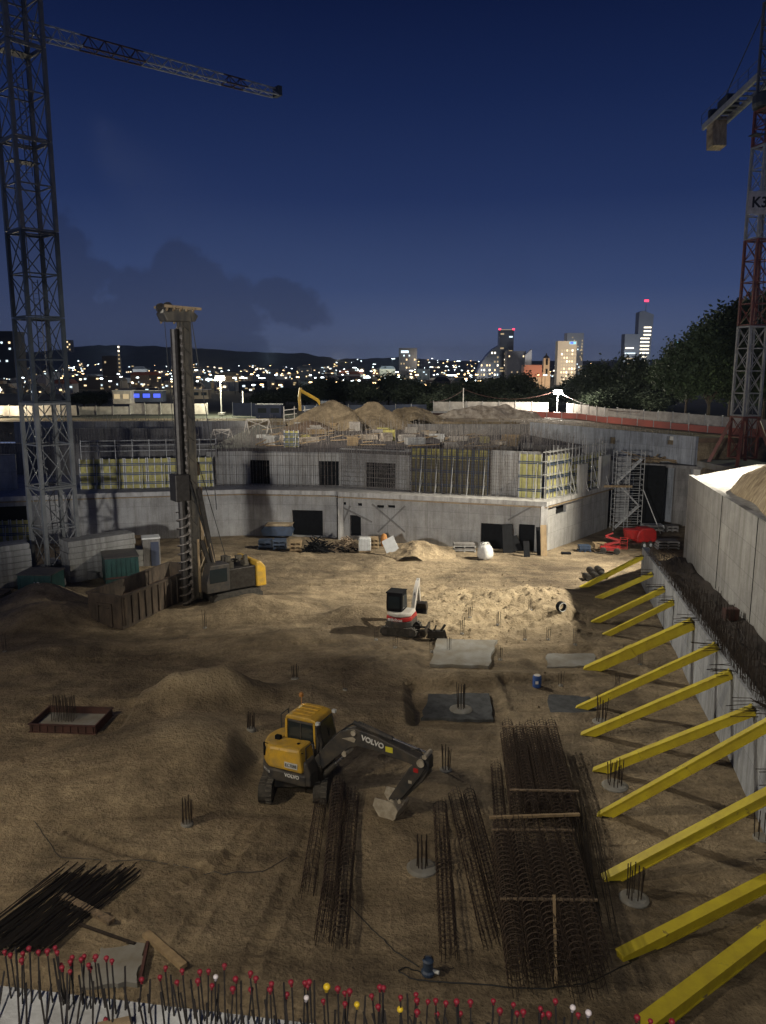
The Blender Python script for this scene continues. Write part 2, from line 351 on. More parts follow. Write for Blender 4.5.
# ------------------------------------------------------------------ world, lights
W = bpy.data.worlds.new('World'); S.world = W; W.use_nodes = True
def world():
    t = W.node_tree; N = t.nodes; L = t.links; bg = N['Background']
    tc = N.new('ShaderNodeTexCoord'); sp = N.new('ShaderNodeSeparateXYZ'); L.new(tc.outputs['Generated'], sp.inputs[0])
    def m(op, a, b=None, c=None, cl=False):
        n = N.new('ShaderNodeMath'); n.operation = op; n.use_clamp = cl
        for i, v in enumerate((a, b, c)):
            if v is None: continue
            if isinstance(v, (int, float)): n.inputs[i].default_value = v
            else: L.new(v, n.inputs[i])
        return n.outputs[0]
    el = m('ARCSINE', sp.outputs[2]); az = m('ARCTAN2', sp.outputs[0], sp.outputs[1])
    r = N.new('ShaderNodeValToRGB'); L.new(m('DIVIDE', el, 1.2), r.inputs['Fac'])
    # Nishita twilight only tints the air; the deep blue after sunset comes from this ramp of elevation
    st = [(0, (.098, .124, .212)), (.028, (.074, .101, .198)), (.075, (.038, .063, .158)), (.16, (.0145, .0295, .102)), (.25, (.0070, .0165, .068)), (.335, (.0030, .0078, .040)), (.6, (.0025, .0055, .03)), (1, (.002, .004, .02))]
    cr = r.color_ramp
    for i, (p, c) in enumerate(st):
        e = cr.elements[i] if i < 2 else cr.elements.new(p)
        e.position = p; e.color = col3(c)
    sky = r.outputs[0]
    # clouds: banks and towers low over the left of the city
    cb = N.new('ShaderNodeCombineXYZ'); L.new(az, cb.inputs[0]); L.new(el, cb.inputs[1])
    nz = N.new('ShaderNodeTexNoise'); nz.inputs['Scale'].default_value = 17; nz.inputs['Detail'].default_value = 8; nz.inputs['Roughness'].default_value = .62; L.new(cb.outputs[0], nz.inputs['Vector'])
    nz2 = N.new('ShaderNodeTexNoise'); nz2.inputs['Scale'].default_value = 7; nz2.inputs['Detail'].default_value = 5; L.new(cb.outputs[0], nz2.inputs['Vector'])
    wob = m('MULTIPLY', m('SUBTRACT', nz.outputs['Fac'], .5), 3.4)
    tot = None
    for (a, e, sa, se, k) in ((-.42, .09, .10, .09, 1.6), (-.44, .16, .06, .06, 1.3), (-.235, .05, .06, .09, 1.7), (-.19, .045, .05, .06, 1.1), (-.29, .045, .05, .06, 1.0), (-.34, .04, .16, .05, .9), (-.12, .07, .06, .026, .7), (-.62, .12, .1, .1, 1)):
        da = m('DIVIDE', m('SUBTRACT', az, a), sa); de = m('DIVIDE', m('SUBTRACT', el, e), se)
        q = m('ADD', m('MULTIPLY', da, da), m('MULTIPLY', de, de))
        b = m('MULTIPLY', m('SUBTRACT', 1.0, q), k)
        b = m('ADD', b, wob); tot = b if tot is None else m('MAXIMUM', tot, b)
    mask = N.new('ShaderNodeMapRange'); mask.interpolation_type = 'SMOOTHSTEP'; L.new(tot, mask.inputs[0])
    mask.inputs[1].default_value = -.22; mask.inputs[2].default_value = .30; mask.inputs[3].default_value = 0; mask.inputs[4].default_value = .78
    wisp = N.new('ShaderNodeMapRange'); wisp.interpolation_type = 'SMOOTHSTEP'; L.new(nz2.outputs['Fac'], wisp.inputs[0]); wisp.inputs[1].default_value = .45; wisp.inputs[2].default_value = .75
    low = N.new('ShaderNodeMapRange'); L.new(el, low.inputs[0]); low.inputs[1].default_value = .0; low.inputs[2].default_value = .3; low.inputs[3].default_value = .22; low.inputs[4].default_value = 0
    fac = m('MAXIMUM', mask.outputs[0], m('MULTIPLY', wisp.outputs[0], low.outputs[0]))
    ccol = N.new('ShaderNodeMix'); ccol.data_type = 'RGBA'; L.new(m('MULTIPLY', el, 6, cl=True), ccol.inputs[0])
    ccol.inputs[6].default_value = (.044, .060, .122, 1); ccol.inputs[7].default_value = (.0145, .0255, .078, 1)
    mx = N.new('ShaderNodeMix'); mx.data_type = 'RGBA'; L.new(fac, mx.inputs[0]); L.new(sky, mx.inputs[6]); L.new(ccol.outputs[2], mx.inputs[7])
    # last trace of the set sun, from the physical sky
    ns = N.new('ShaderNodeTexSky'); ns.sky_type = 'NISHITA'; ns.sun_disc = False; ns.sun_elevation = math.radians(-5); ns.sun_rotation = math.radians(-60)
    ad = N.new('ShaderNodeMix'); ad.data_type = 'RGBA'; ad.blend_type = 'ADD'; ad.inputs[0].default_value = .02
    L.new(mx.outputs[2], ad.inputs[6]); L.new(ns.outputs[0], ad.inputs[7])
    L.new(ad.outputs[2], bg.inputs['Color']); bg.inputs['Strength'].default_value = 1.0
world()
S.view_settings.view_transform = 'Standard'; S.view_settings.look = 'None'; S.view_settings.gamma = 1; S.view_settings.exposure = 0
S.render.engine = 'CYCLES'; S.cycles.use_denoising = True
try: S.cycles.denoiser = 'OPENIMAGEDENOISE'
except Exception: pass
S.cycles.max_bounces = 4; S.cycles.diffuse_bounces = 2; S.cycles.glossy_bounces = 2; S.cycles.sample_clamp_indirect = 4
def spot(name, loc, target, watts, ang, blend, c, size=.5):
    l = bpy.data.lights.new(name, 'SPOT'); l.energy = watts; l.spot_size = math.radians(ang); l.spot_blend = blend; l.color = c; l.shadow_soft_size = size
    o = bpy.data.objects.new(name, l); COL.objects.link(o); o.location = loc
    o.rotation_euler = (Vector(target)-Vector(loc)).to_track_quat('-Z', 'Y').to_euler(); return o
def point(name, loc, watts, c, size=.2):
    l = bpy.data.lights.new(name, 'POINT'); l.energy = watts; l.color = c; l.shadow_soft_size = size
    o = bpy.data.objects.new(name, l); COL.objects.link(o); o.location = loc; return o
WARM = (1, .86, .62); NEUT = (1, .95, .88)
spot('site_floodlight', (46, 52, 34), (8.5, 57, 0), 330000, 40, 1.0, (1, .91, .74), .5)
spot('facade_fill', (-14, -12, 14.4), (-1.5, 74, 5.5), 100000, 42, .3, (1, .97, .92), 1.0)  # unseen camera-side fill, set low so the near wall top cuts its beam
spot('yard_fill', (-27, 10, 24), (-2.5, 30, 0), 21500, 88, 1.0, (1, .86, .63), 1.0)  # added fill raking the foreground sand from outside the view
spot('crane_floodlight', (-21, 60, 31), (14, 36, 3), 52000, 44, .9, (1, .92, .76), .8)
spot('deck_fill', (-21, 60, 33), (2, 98, 8), 75000, 56, .8, (1, .9, .74), .8)  # unseen spot added to brighten the deck bars and sand heaps
spot('near_wall_fill', (-2, -5, 21), (-1, 6, 10.9), 6200, 70, .8, (1, .93, .82), .4)  # invented light behind the camera that brightens the near wall top
# ------------------------------------------------------------------ ground
def ground_mat():
    m = bpy.data.materials.new('site sand'); t, N, L, b = nt(m); b.inputs['Roughness'].default_value = .95
    g = N.new('ShaderNodeNewGeometry')
    def noise(sc, det, st=(1, 1, 1), dist=0):
        mp = N.new('ShaderNodeMapping'); mp.inputs['Scale'].default_value = st; L.new(g.outputs['Position'], mp.inputs['Vector'])
        n = N.new('ShaderNodeTexNoise'); n.inputs['Scale'].default_value = sc; n.inputs['Detail'].default_value = det; n.inputs['Roughness'].default_value = .68; n.inputs['Distortion'].default_value = dist
        L.new(mp.outputs[0], n.inputs['Vector']); return n.outputs['Fac']
    def ramp(f, els):
        r = N.new('ShaderNodeValToRGB'); L.new(f, r.inputs['Fac'])
        for i, (p, c) in enumerate(els):
            e = r.color_ramp.elements[i] if i < 2 else r.color_ramp.elements.new(p)
            e.position = p; e.color = col3(c)
        return r.outputs[0]
    def mixc(f, a, b_, mode='MIX'):
        k = N.new('ShaderNodeMix'); k.data_type = 'RGBA'; k.blend_type = mode
        if isinstance(f, float): k.inputs[0].default_value = f
        else: L.new(f, k.inputs[0])
        L.new(a, k.inputs[6]); L.new(b_, k.inputs[7]); return k.outputs[2]
    big = noise(.13, 5, dist=.6); mid = noise(.9, 7); fine = noise(7, 6); strk = noise(.35, 6, (.35, 2.2, 1), .8)
    c = ramp(big, [(.34, (.165, .128, .083)), (.48, (.29, .232, .152)), (.62, (.43, .345, .225))])
    c = mixc(1.0, c, ramp(mid, [(.3, (.52, .5, .48)), (.7, (1.15, 1.13, 1.1))]), 'MULTIPLY')
    c = mixc(1.0, c, ramp(strk, [(.33, (.62, .60, .58)), (.55, (1, 1, 1))]), 'MULTIPLY')
    c = mixc(1.0, c, ramp(fine, [(.32, (.74, .73, .71)), (.66, (1.12, 1.12, 1.12))]), 'MULTIPLY')
    at = N.new('ShaderNodeAttribute'); at.attribute_name = 'pale_sand'; fr = N.new('ShaderNodeMath'); fr.operation = 'MULTIPLY'; L.new(at.outputs['Fac'], fr.inputs[0]); fr.inputs[1].default_value = .75
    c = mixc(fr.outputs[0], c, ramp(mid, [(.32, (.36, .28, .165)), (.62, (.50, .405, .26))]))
    # scattered stones and crumbs
    vo = N.new('ShaderNodeTexVoronoi'); vo.inputs['Scale'].default_value = 2.6; L.new(g.outputs['Position'], vo.inputs['Vector'])
    peb = ramp(vo.outputs['Distance'], [(.06, (.5, .48, .46)), (.11, (1, 1, 1))])
    c = mixc(1.0, c, peb, 'MULTIPLY'); L.new(c, b.inputs['Base Color'])
    ad = N.new('ShaderNodeMath'); ad.operation = 'MULTIPLY_ADD'; L.new(mid, ad.inputs[0]); ad.inputs[1].default_value = 2.2; L.new(fine, ad.inputs[2])
    bp = N.new('ShaderNodeBump'); bp.inputs['Strength'].default_value = .8; bp.inputs['Distance'].default_value = .2; L.new(ad.outputs[0], bp.inputs['Height']); L.new(bp.outputs[0], b.inputs['Normal'])
    return m
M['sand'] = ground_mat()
def sheet(name, X, Y, Z, m, smooth=True):
    nr, nc = X.shape; me = bpy.data.meshes.new(name)
    co = np.stack([X, Y, Z], -1).reshape(-1, 3); i = np.arange(nr*nc).reshape(nr, nc)
    q = np.stack([i[:-1, :-1], i[:-1, 1:], i[1:, 1:], i[1:, :-1]], -1).reshape(-1, 4)
    me.vertices.add(len(co)); me.vertices.foreach_set('co', co.ravel()); me.loops.add(q.size); me.loops.foreach_set('vertex_index', q.ravel().astype(np.int32))
    me.polygons.add(len(q)); me.polygons.foreach_set('loop_start', np.arange(0, q.size, 4, dtype=np.int32)); me.polygons.foreach_set('loop_total', np.full(len(q), 4, np.int32))
    me.polygons.foreach_set('use_smooth', np.ones(len(q), bool)); me.materials.append(m); me.update(calc_edges=True); me.validate()
    o = bpy.data.objects.new(name, me); COL.objects.link(o); return o
ys = 3*np.power(112/3., np.linspace(0, 1, 900)); ss = np.linspace(-1, 1, 680)
Yg, Sg = np.meshgrid(ys, ss, indexing='ij'); Xg = Sg*(.58*Yg+9); 
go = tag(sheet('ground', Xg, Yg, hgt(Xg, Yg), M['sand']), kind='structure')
fz = np.exp(-(((Xg-7.4)/4.4)**4+((Yg-49.2)/4.6)**4))*.8            # paler sand over the dug zone and two mounds
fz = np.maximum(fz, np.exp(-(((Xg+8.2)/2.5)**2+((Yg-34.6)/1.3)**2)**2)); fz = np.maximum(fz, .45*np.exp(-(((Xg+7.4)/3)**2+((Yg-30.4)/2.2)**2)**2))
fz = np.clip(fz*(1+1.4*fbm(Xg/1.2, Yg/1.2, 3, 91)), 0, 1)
fa = go.data.attributes.new('pale_sand', 'FLOAT', 'POINT'); fa.data.foreach_set('value', fz.ravel().astype(np.float32))
# land beyond the pit, falling to the river and rising to wooded hills
def cityz(x, y):
    d = np.hypot(x, y)
    z = np.interp(d, [0, 112, 170, 260, 420, 700, 1500, 2500, 4000, 9000], [8, 8, 7.4, 4, -4, -6, -6, 4, 30, 60])
    return z+np.interp(d, [112, 300, 1500, 4000], [.0, 1.0, 3, 14])*fbm(x/400, y/400, 3, 77)
def CZ(x, y): return float(cityz(np.array([x]), np.array([y]))[0])
ys = 111.5*np.power(9000/111.5, np.linspace(0, 1, 150)); ss = np.linspace(-1, 1, 160)
Yc, Sc = np.meshgrid(ys, ss, indexing='ij'); Xc = Sc*(1.1*Yc+60)
M['land'] = mat('dark land', (.045, .05, .035), .95, c2=(.022, .026, .02), scale=.01, coord='Object')
tag(sheet('terrain', Xc, Yc, cityz(Xc, Yc), M['land']), kind='structure')
def hill(name, x0, x1, y, zfun, depth):
    n = 160; xs = np.linspace(x0, x1, n); us = np.linspace(-1, 1, 24); U, X = np.meshgrid(us, xs, indexing='ij')
    top = np.array([zfun(v) for v in xs])[None, :]; prof = np.cos(U*PI/2)
    Z = -20+(top+20)*prof+prof*(14*fbm(X/110, U*6, 3, 5)+9*fbm(X/28, U*20, 2, 8)); Y = y+U*depth
    return tag(sheet(name, X, Y, Z, M['wooded']), kind='structure')
M['wooded'] = mat('wooded hillside', (.05, .065, .055), .95, c2=(.025, .034, .032), scale=.02, bump=1.0)
def prof(pts, d):
    xs = [(p[0]-CX)/F*d*CP for p in pts]; zs = [D(p[0], p[1], d)[2] for p in pts]
    return lambda x: float(np.interp(x, xs, zs))
hill('hill', -2300, 150, 3400, prof([(-200, 352), (40, 352), (90, 346), (150, 346), (200, 349), (250, 352), (300, 353), (330, 358), (360, 366), (420, 374)], 3400), 500)
hill('hill', -400, 3000, 5200, prof([(300, 366), (340, 359), (400, 358), (470, 362), (560, 362), (640, 360), (766, 356), (1000, 356)], 5200), 600)
# ground on the upper side of the retaining walls
def plate(name, out, z0, z1, m): return tag(MB().slab(out, z0, z1).build(name, m), kind='structure')
plate('upper_ground', [(17.6, 96.4), (30.1, 76.9), (90, 76.9), (90, 112.5), (-90, 112.5), (-90, 106), (17.6, 106)], 5.5, 8.15, M['sand'])
plate('crane_terrace', [(28.2, 60.0), (90, 60.0), (90, 77.2), (30.6, 77.2)], 0, 6.55, M['sand'])
plate('right_terrace', [(20.9, 53.4), (90, 53.4), (90, 59.97), (28.2, 59.97)], 3, 8.14, M['conc_l'])
plate('right_terrace', [(11.45+.178*8, 8), (90, 8), (90, 53.37), (11.45+.178*53.37, 53.37)], 3, 8.14, M['conc_l'])
# ------------------------------------------------------------------ retaining walls on the right with the props
def wx(y): return 8.29+.185*y
def wz(y): return 4.7-.0375*y
def tx(y): return 11.1+.178*y
rw = thing('retaining_wall', 'low grey retaining wall propped by yellow steel struts', 'retaining wall', (wx(34), 34, 0))
def rl(p): return (p[0]-wx(34), p[1]-34, p[2])
mb = MB(); y0, y1 = 9.0, 56.3; T = .45
vs = [(wx(y0), y0, -.5), (wx(y1), y1, -.5), (wx(y1), y1, wz(y1)), (wx(y0), y0, wz(y0))]; vs += [(x+T, y-T*.185, z) for x, y, z in vs]
mb.add([rl(v) for v in vs], [(0, 1, 2, 3), (7, 6, 5, 4), (3, 2, 6, 7), (0, 3, 7, 4), (1, 5, 6, 2)]); mb.build('wall', M['conc_b'], rw)
mb = MB(); a, b = rl((wx(y0)+T+.02, y0, 0)), rl((wx(y1)+T+.02, y1, 0)); c, d = rl((tx(y0)-.05, y0, 0)), rl((tx(y1)-.05, y1, 0))
N_ = 60; M_ = 7; bench = []
for i in range(N_+1):
    for j in range(M_+1):
        y = y0+(y1-3-y0)*i/N_; x = (wx(y)+T+.02)*(1-j/M_)+(tx(y)-.03)*j/M_
        zz = wz(y)-.35+.25*j/M_+.5*float(fbm(np.array([x*1.1]), np.array([y*1.1]), 3, 4)[0]); bench.append(rl((x, y, zz)))
mb.add(bench, [(i*(M_+1)+j, i*(M_+1)+j+1, (i+1)*(M_+1)+j+1, (i+1)*(M_+1)+j) for i in range(N_) for j in range(M_)])
M['bench'] = mat('dark backfill', (.06, .048, .04), .95, c2=(.03, .025, .022), scale=1.5, bump=.8, detail=9)
mb.build('backfill', M['bench'], rw, smooth=True)
rr = random.Random(3)
for row, (off, hmin, hmax, st) in enumerate(((.12, .7, 1.3, .15), (.34, .7, 1.4, .15), (.9, .6, 1.5, .25), (1.6, .6, 1.5, .25))):
    mb = MB(); y = 12.0
    while y < 54:
        k = rr.random()
        if k > .12:
            x = wx(y)+off; z = wz(y)-(.4 if row >= 2 else .05); hh = rr.uniform(hmin, hmax)
            if 40 < y: hh *= .55
            mb.tube(rl((x, y, z)), rl((x+rr.uniform(-.12, .12), y+rr.uniform(-.14, .14), z+hh)), .014, 3)
        y += st*rr.uniform(.6, 1.4)
    mb.build('starter_bars', M['rebar_b'], rw)
mb = MB()                                                   # tangled timber, wire and bars lying on the backfill
for i in range(150):
    y = rr.uniform(14, 55); x = wx(y)+rr.uniform(.3, 2.0); z = wz(y)-.1+rr.uniform(0, .3); a = rr.uniform(0, PI); l = rr.uniform(.5, 1.6)
    mb.tube(rl((x, y, z)), rl((x+l*math.cos(a)*.4, y+l*math.sin(a), z+rr.uniform(-.1, .35))), rr.uniform(.012, .035), 4)
mb.build('loose_bars', M['rebar_b'], rw)
tw = thing('concrete_wall', 'tall smooth grey concrete wall with white top above low retaining wall', 'concrete wall', (tx(30), 30, 2.4))
mb = MB(); y0, y1 = 9.0, 53.5
def tl(p): return (p[0]-tx(30), p[1]-30, p[2]-2.4)
def tz(y): return 8.9-.0125*y
vs = [(tx(y0), y0, 2.2), (tx(y1), y1, 0), (tx(y1), y1, tz(y1)), (tx(y0), y0, tz(y0))]; vs += [(x+.33, y-.06, z) for x, y, z in vs]
mb.add([tl(v) for v in vs], [(0, 1, 2, 3), (7, 6, 5, 4), (3, 2, 6, 7), (0, 3, 7, 4), (1, 5, 6, 2)]); mb.build('wall', M['conc'], tw)
mb = MB()
for y in (16.5, 23.2, 30.0, 37.0, 44.0): mb.tube(tl((tx(y)-.012, y, 3.0)), tl((tx(y)-.012, y, tz(y))), .022, 4)
mb.build('joint_seal', M['black'], tw)
# yellow struts
def wall_at(px, py, off=0):
    d = ray(px, py); t = (8.29+off)/(d[0]-.185*d[1]); return (d[0]*t, d[1]*t, H+d[2]*t)
PR = [((585, 587), (643, 556), .30), ((600, 598), (653, 573), .30), ((597, 622), (665, 588), .32), ((608, 635), (674, 601), .32), ((592, 670), (694, 622), .56), ((580, 710), (717, 645), .36),
      ((590, 735), (732, 672), .36), ((603, 771), (755, 708), .36), ((608, 815), None, .36), ((614, 878), None, .37), ((630, 955), None, .38), ((655, 1022), None, .46)]
PRL = ['farthest yellow strut at the far end of the low wall', 'second yellow strut from the far end, near stacked pipes', 'third yellow strut from the far end, beside a thin fourth one', 'fourth yellow strut from the far end, foot in shadow',
       'extra thick doubled yellow strut with a bracket near its foot', 'yellow strut beside the dark pad and cluster of starter bars', 'yellow strut with its foot beside the dark pit and the far rebar stack', 'yellow strut whose foot meets a clump of bent starter bars',
       'long yellow strut whose foot is beside the seam between two rebar stacks', 'long yellow strut beside the pile head with dark straight bars', 'long yellow strut beside the near end of the big rebar stack', 'nearest yellow strut, in the bottom corner, with chipped paint']
for i, (f, tp, wd) in enumerate(PR):
    fx, fy, fz = G(*f, .12) if i >= 11 else GH(*f); wd *= .88
    if tp: x, y, z = wall_at(*tp)
    else:
        x, y, z = wall_at(*{8: (786, 713), 9: (792, 781), 10: (796, 866), 11: (806, 903)}[i])
    t = thing('shoring_strut', PRL[i], 'shoring strut', (fx, fy, fz-.05), group='yellow struts along the low wall')
    q = Vector((x-fx, y-fy, z-fz)); dr = q.normalized(); a = Vector((0, 0, .12))-dr*.35; w2 = wd
    MB().beam(a, q-dr*.12, w2*.80, w2*.86).build('beam', M['yellow'], t, bevel=.015)
    m2 = MB(); side = dr.cross(Vector((0, 0, 1))).normalized(); upv = side.cross(dr)
    for k in (-1, 1): m2.beam(a+upv*(k*w2*.46), q-dr*.12+upv*(k*w2*.46), w2*1.02, .035)
    m2.build('flange', M['yellow'], t)
    MB().box((0, 0, .0), (wd*1.15, wd*1.25, .10), math.atan2(q.y, q.x)).build('base_plate', M['steel_d'], t)
    m3 = MB().beam(q-dr*.12, q-Vector((.02, 0, 0)), w2*1.1, w2*1.1); m3.build('head_plate', M['yellow'], t)
    if i == 4: MB().beam(a+dr*2.3-upv*.05, a+dr*2.7-upv*.05, w2*1.08, w2*1.1).build('bracket', M['yellow'], t)
    m4 = MB()
    for k in range(9):
        b0 = Vector((x+.1, y+rr.uniform(-.5, .5), z+rr.uniform(-.15, .25))); m4.tube(rl(b0), rl(b0+Vector((-rr.uniform(.5, 1.2), rr.uniform(-.15, .05), rr.uniform(-.05, .12)))), .014, 4)
    m4.build('starter_bars', M['rebar_b'], rw)
# things on the terraces
def heap(name, label, cat, c, sx, sy, hh, m, rz=0, seed=1, n=40, rough=.18, p=1.5, group=None, crease=0):
    us = np.linspace(-1, 1, n); U, V = np.meshgrid(us, us, indexing='ij'); q = np.sqrt(U**2+V**2); th = np.arctan2(V, U)
    q2 = q*(1+.18*np.sin(3*th+seed)+.1*np.sin(5*th+2*seed)); Z = np.maximum(0, 1-np.power(q2, p))
    Z = Z*hh+rough*hh*fbm(U*3+seed, V*3, 4, seed)*np.minimum(1, Z*3)-.06-.1*(Z <= 0)
    if crease: Z = Z+crease*np.abs(np.sin(V*9+2*fbm(U*2, V*2, 2, seed)))*np.minimum(1, Z)
    X = U*sx; Y = V*sy; c_, s_ = math.cos(rz), math.sin(rz); o = sheet(name, X*c_-Y*s_, X*s_+Y*c_, Z, m); o.location = c
    return tag(o, label, cat, group)
heap('covered_heap', 'straw brown covered heap lying on the white top of the tall wall', 'heap', (22.3, 43.0, 8.14), 2.7, 6.4, 2.1, M['tarp'], -.18, 5, 48, .2, 2.2, crease=.1)
# ------------------------------------------------------------------ the concrete building under construction
bd = thing('unfinished_building', 'two storey raw concrete building under construction across the pit', 'building', (0, 70, 0))
def bl(p): return (p[0], p[1]-70, p[2])
def wall(mb, a, b, z0, z1, th, holes=(), flip=False):
    """upright wall from a to b, thickness away from the viewer, with rectangular openings (s0,s1,za,zb)"""
    ex, ey = b[0]-a[0], b[1]-a[1]; L = math.hypot(ex, ey); ex /= L; ey /= L; nx, ny = -ey, ex
    ss = sorted({0, L, *[max(0, min(L, h[k])) for h in holes for k in (0, 1)]})
    for i in range(len(ss)-1):
        s0, s1 = ss[i], ss[i+1]
        if s1-s0 < .01: continue
        hs = sorted([(max(z0, h[2]), min(z1, h[3])) for h in holes if h[0] <= s0+1e-4 and h[1] >= s1-1e-4]); z = z0
        segs = []
        for za, zb in hs:
            if za > z+.01: segs.append((z, za))
            z = max(z, zb)
        if z < z1-.01: segs.append((z, z1))
        for za, zb in segs:
            cx = a[0]+ex*(s0+s1)/2+nx*th/2; cy = a[1]+ey*(s0+s1)/2+ny*th/2
            mb.box(bl((cx, cy, (za+zb)/2)), (s1-s0, th, zb-za), math.atan2(ey, ex))
def hole(px0, py0, px1, py1, a, b):
    s0, zt = onwall(px0, py0, a, b); s1, zb = onwall(px1, py1, a, b); return (s0, s1, zb, zt)
A0, A1, A2, A3, A4 = (-47, 64.5), (-25, 70.2), (-13, 72.4), (-4.2, 71.4), (-3.9, 70.9)
A5, A6 = (13.5, 65.6), (21.6, 75.6)
Z1 = 4.0
LW = [(A0, A1, [hole(-3, 507, 28, 529, A0, A1)]), (A1, A2, [hole(78, 512, 86, 527, A1, A2)]),
      (A2, A3, [hole(207, 496, 217, 500, A2, A3), hole(204, 510, 218, 529, A2, A3), hole(292, 510, 323, 536, A2, A3)]),
      (A4, A5, [hole(350, 515, 361, 536, A4, A5), hole(342, 502, 346, 505, A4, A5), hole(358, 503, 362, 506, A4, A5), hole(377, 505, 384, 508, A4, A5), hole(388, 505, 395, 508, A4, A5), hole(481, 523, 512, 551, A4, A5), hole(519, 524, 534, 552, A4, A5)]),
      (A5, A6, [hole(556, 507, 566, 512, A5, A6)])]
for a, b, hs in LW:
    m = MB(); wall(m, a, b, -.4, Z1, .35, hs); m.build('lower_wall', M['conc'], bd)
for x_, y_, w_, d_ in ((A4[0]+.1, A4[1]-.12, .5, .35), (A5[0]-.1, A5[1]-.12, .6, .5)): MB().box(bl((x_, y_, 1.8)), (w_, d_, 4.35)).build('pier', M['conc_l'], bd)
def shade_panels(a, b, hs, th):  # flat black panels added to put the openings' shade into colour
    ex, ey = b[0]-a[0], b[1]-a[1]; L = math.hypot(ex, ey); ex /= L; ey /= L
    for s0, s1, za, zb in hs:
        s = (s0+s1)/2; MB().box(bl((a[0]+ex*s-ey*(th-.05), a[1]+ey*s+ex*(th-.05), (za+zb)/2)), (s1-s0-.01, .02, zb-za-.01), math.atan2(ey, ex)).build('opening_shade', M['black'], bd)
for a, b, hs in LW: shade_panels(a, b, hs, .33)
# floor slab with its projecting edge
edge = [A0, A1, A2, A3, A4, A5, A6]; off = []
for i, p in enumerate(edge):
    q = edge[max(0, i-1)]; r = edge[min(len(edge)-1, i+1)]; dx, dy = r[0]-q[0], r[1]-q[1]; L = math.hypot(dx, dy); off.append((p[0]+dy/L*.35, p[1]-dx/L*.35))
m = MB(); m.slab([bl(p+(0,))[:2] for p in off]+[bl((21.6, 110, 0))[:2], bl((-47, 110, 0))[:2]], Z1, Z1+.36); m.build('floor_slab', M['conc_l'], bd)
# thin ledge bands and form strips left on the slab edge
m = MB()
for a, b in zip(off[:-1], off[1:]):
    m.beam(bl((a[0], a[1]-.03, Z1-.10)), bl((b[0], b[1]-.03, Z1-.10)), .09, .08)
m.build('edge_strip', M['wood'], bd)
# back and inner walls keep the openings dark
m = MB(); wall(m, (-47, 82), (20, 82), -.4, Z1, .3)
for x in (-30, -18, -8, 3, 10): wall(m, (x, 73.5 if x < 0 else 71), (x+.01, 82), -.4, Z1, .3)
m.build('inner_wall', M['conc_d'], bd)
# thin darker diagonal strips on the middle bay
m = MB()
def onf(px, py, a, b, o=.06):
    s, z = onwall(px, py, a, b); L = math.hypot(b[0]-a[0], b[1]-a[1]); ex, ey = (b[0]-a[0])/L, (b[1]-a[1])/L
    return bl((a[0]+ex*s+ey*o, a[1]+ey*s-ex*o, z))
for p, q in (((338, 505), (372, 522)), ((372, 504), (405, 532)), ((405, 506), (378, 532)), ((340, 530), (350, 506)), ((508, 520), (538, 503))):
    MB().beam(onf(*p, A4, A5), onf(*q, A4, A5), .05, .14).build('diagonal_strip', M['conc_d'], bd)
# upper storey
B1, B2, B3, B4, B5 = (-26, 73.4), (-12.9, 75.6), (-4.0, 74.4), (2.0, 72.0), (13.6, 67.9)
Bm = (-46, 69)
ZU = Z1+.36
def zat(px, py, a, b): return onwall(px, py, a, b)[1]
m = MB(); wall(m, Bm, (-33.2, 71.9), ZU, 7.6, .3); m.build('upper_wall', M['conc'], bd)
hs = [hole(250, 460, 270, 485, B2, B3), hole(319, 461, 339, 487, B2, B3)]
m = MB(); wall(m, (-16.6, 75.0), B2, ZU, 7.5, .3); wall(m, B2, B3, ZU, 7.5, .3, hs); m.build('upper_wall', M['conc'], bd); shade_panels(B2, B3, hs, .27)
hs = [hole(366, 462, 396, 489, B3, B5)]
m = MB(); wall(m, B3, B4, ZU, 7.9, .3, hs); m.build('upper_wall', M['conc'], bd); shade_panels(B3, B4, [hs[0][:1]+(min(hs[0][1], math.dist(B3, B4)-.1),)+hs[0][2:]], .27)
m = MB(); wall(m, B4, (9.5, 69.5), ZU, 8.1, .3); m.build('upper_wall', M['conc'], bd)
m = MB(); wall(m, (9.4, 69.4), (13.4, 68.1), ZU, 8.2, .3); m.build('upper_wall', M['conc_l'], bd)
# roof deck and back rooms
m = MB(); m.slab([bl((x, y, 0))[:2] for x, y in ((-16.6, 75.1), (-12.9, 75.5), (-4, 74.3), (2, 71.9), (5, 71.2), (6, 84), (2, 105), (-16.6, 105))], 7.5, 7.78); m.build('roof_deck', M['deck'], bd)
m = MB(); wall(m, (-46, 82), (-16.8, 82), ZU, 7.6, .3); m.build('rear_wall', M['conc_d'], bd)
m = MB(); wall(m, (-46, 100), (-17, 101), ZU, 8.6, .3); m.build('rear_wall', M['conc'], bd)
for a_, b_, z_ in (((-30, 90), (-22, 90), 8.5), ((-41, 94), (-31, 94), 8.2), ((6.3, 84), (21, 84), 7.2), ((3, 97), (17.6, 96.6), 8.5)): m = MB(); wall(m, a_, b_, ZU, z_, .3); m.build('rear_wall', M['conc_d'], bd)
m = MB(); m.slab([bl((x, y, 0))[:2] for x, y in ((6.3, 84.3), (21.2, 84.3), (17.6, 96.6), (6, 97))], 7.0, 7.2); m.build('rear_deck', M['deck'], bd)
for a_, b_, z_ in (((17.3, 69.9), (18.3, 71), 6.9), ((20.0, 72.9), (21.3, 74.6), 7.3)): m = MB(); wall(m, a_, b_, ZU, z_, .25); m.build('upper_wall', M['conc_l'], bd)
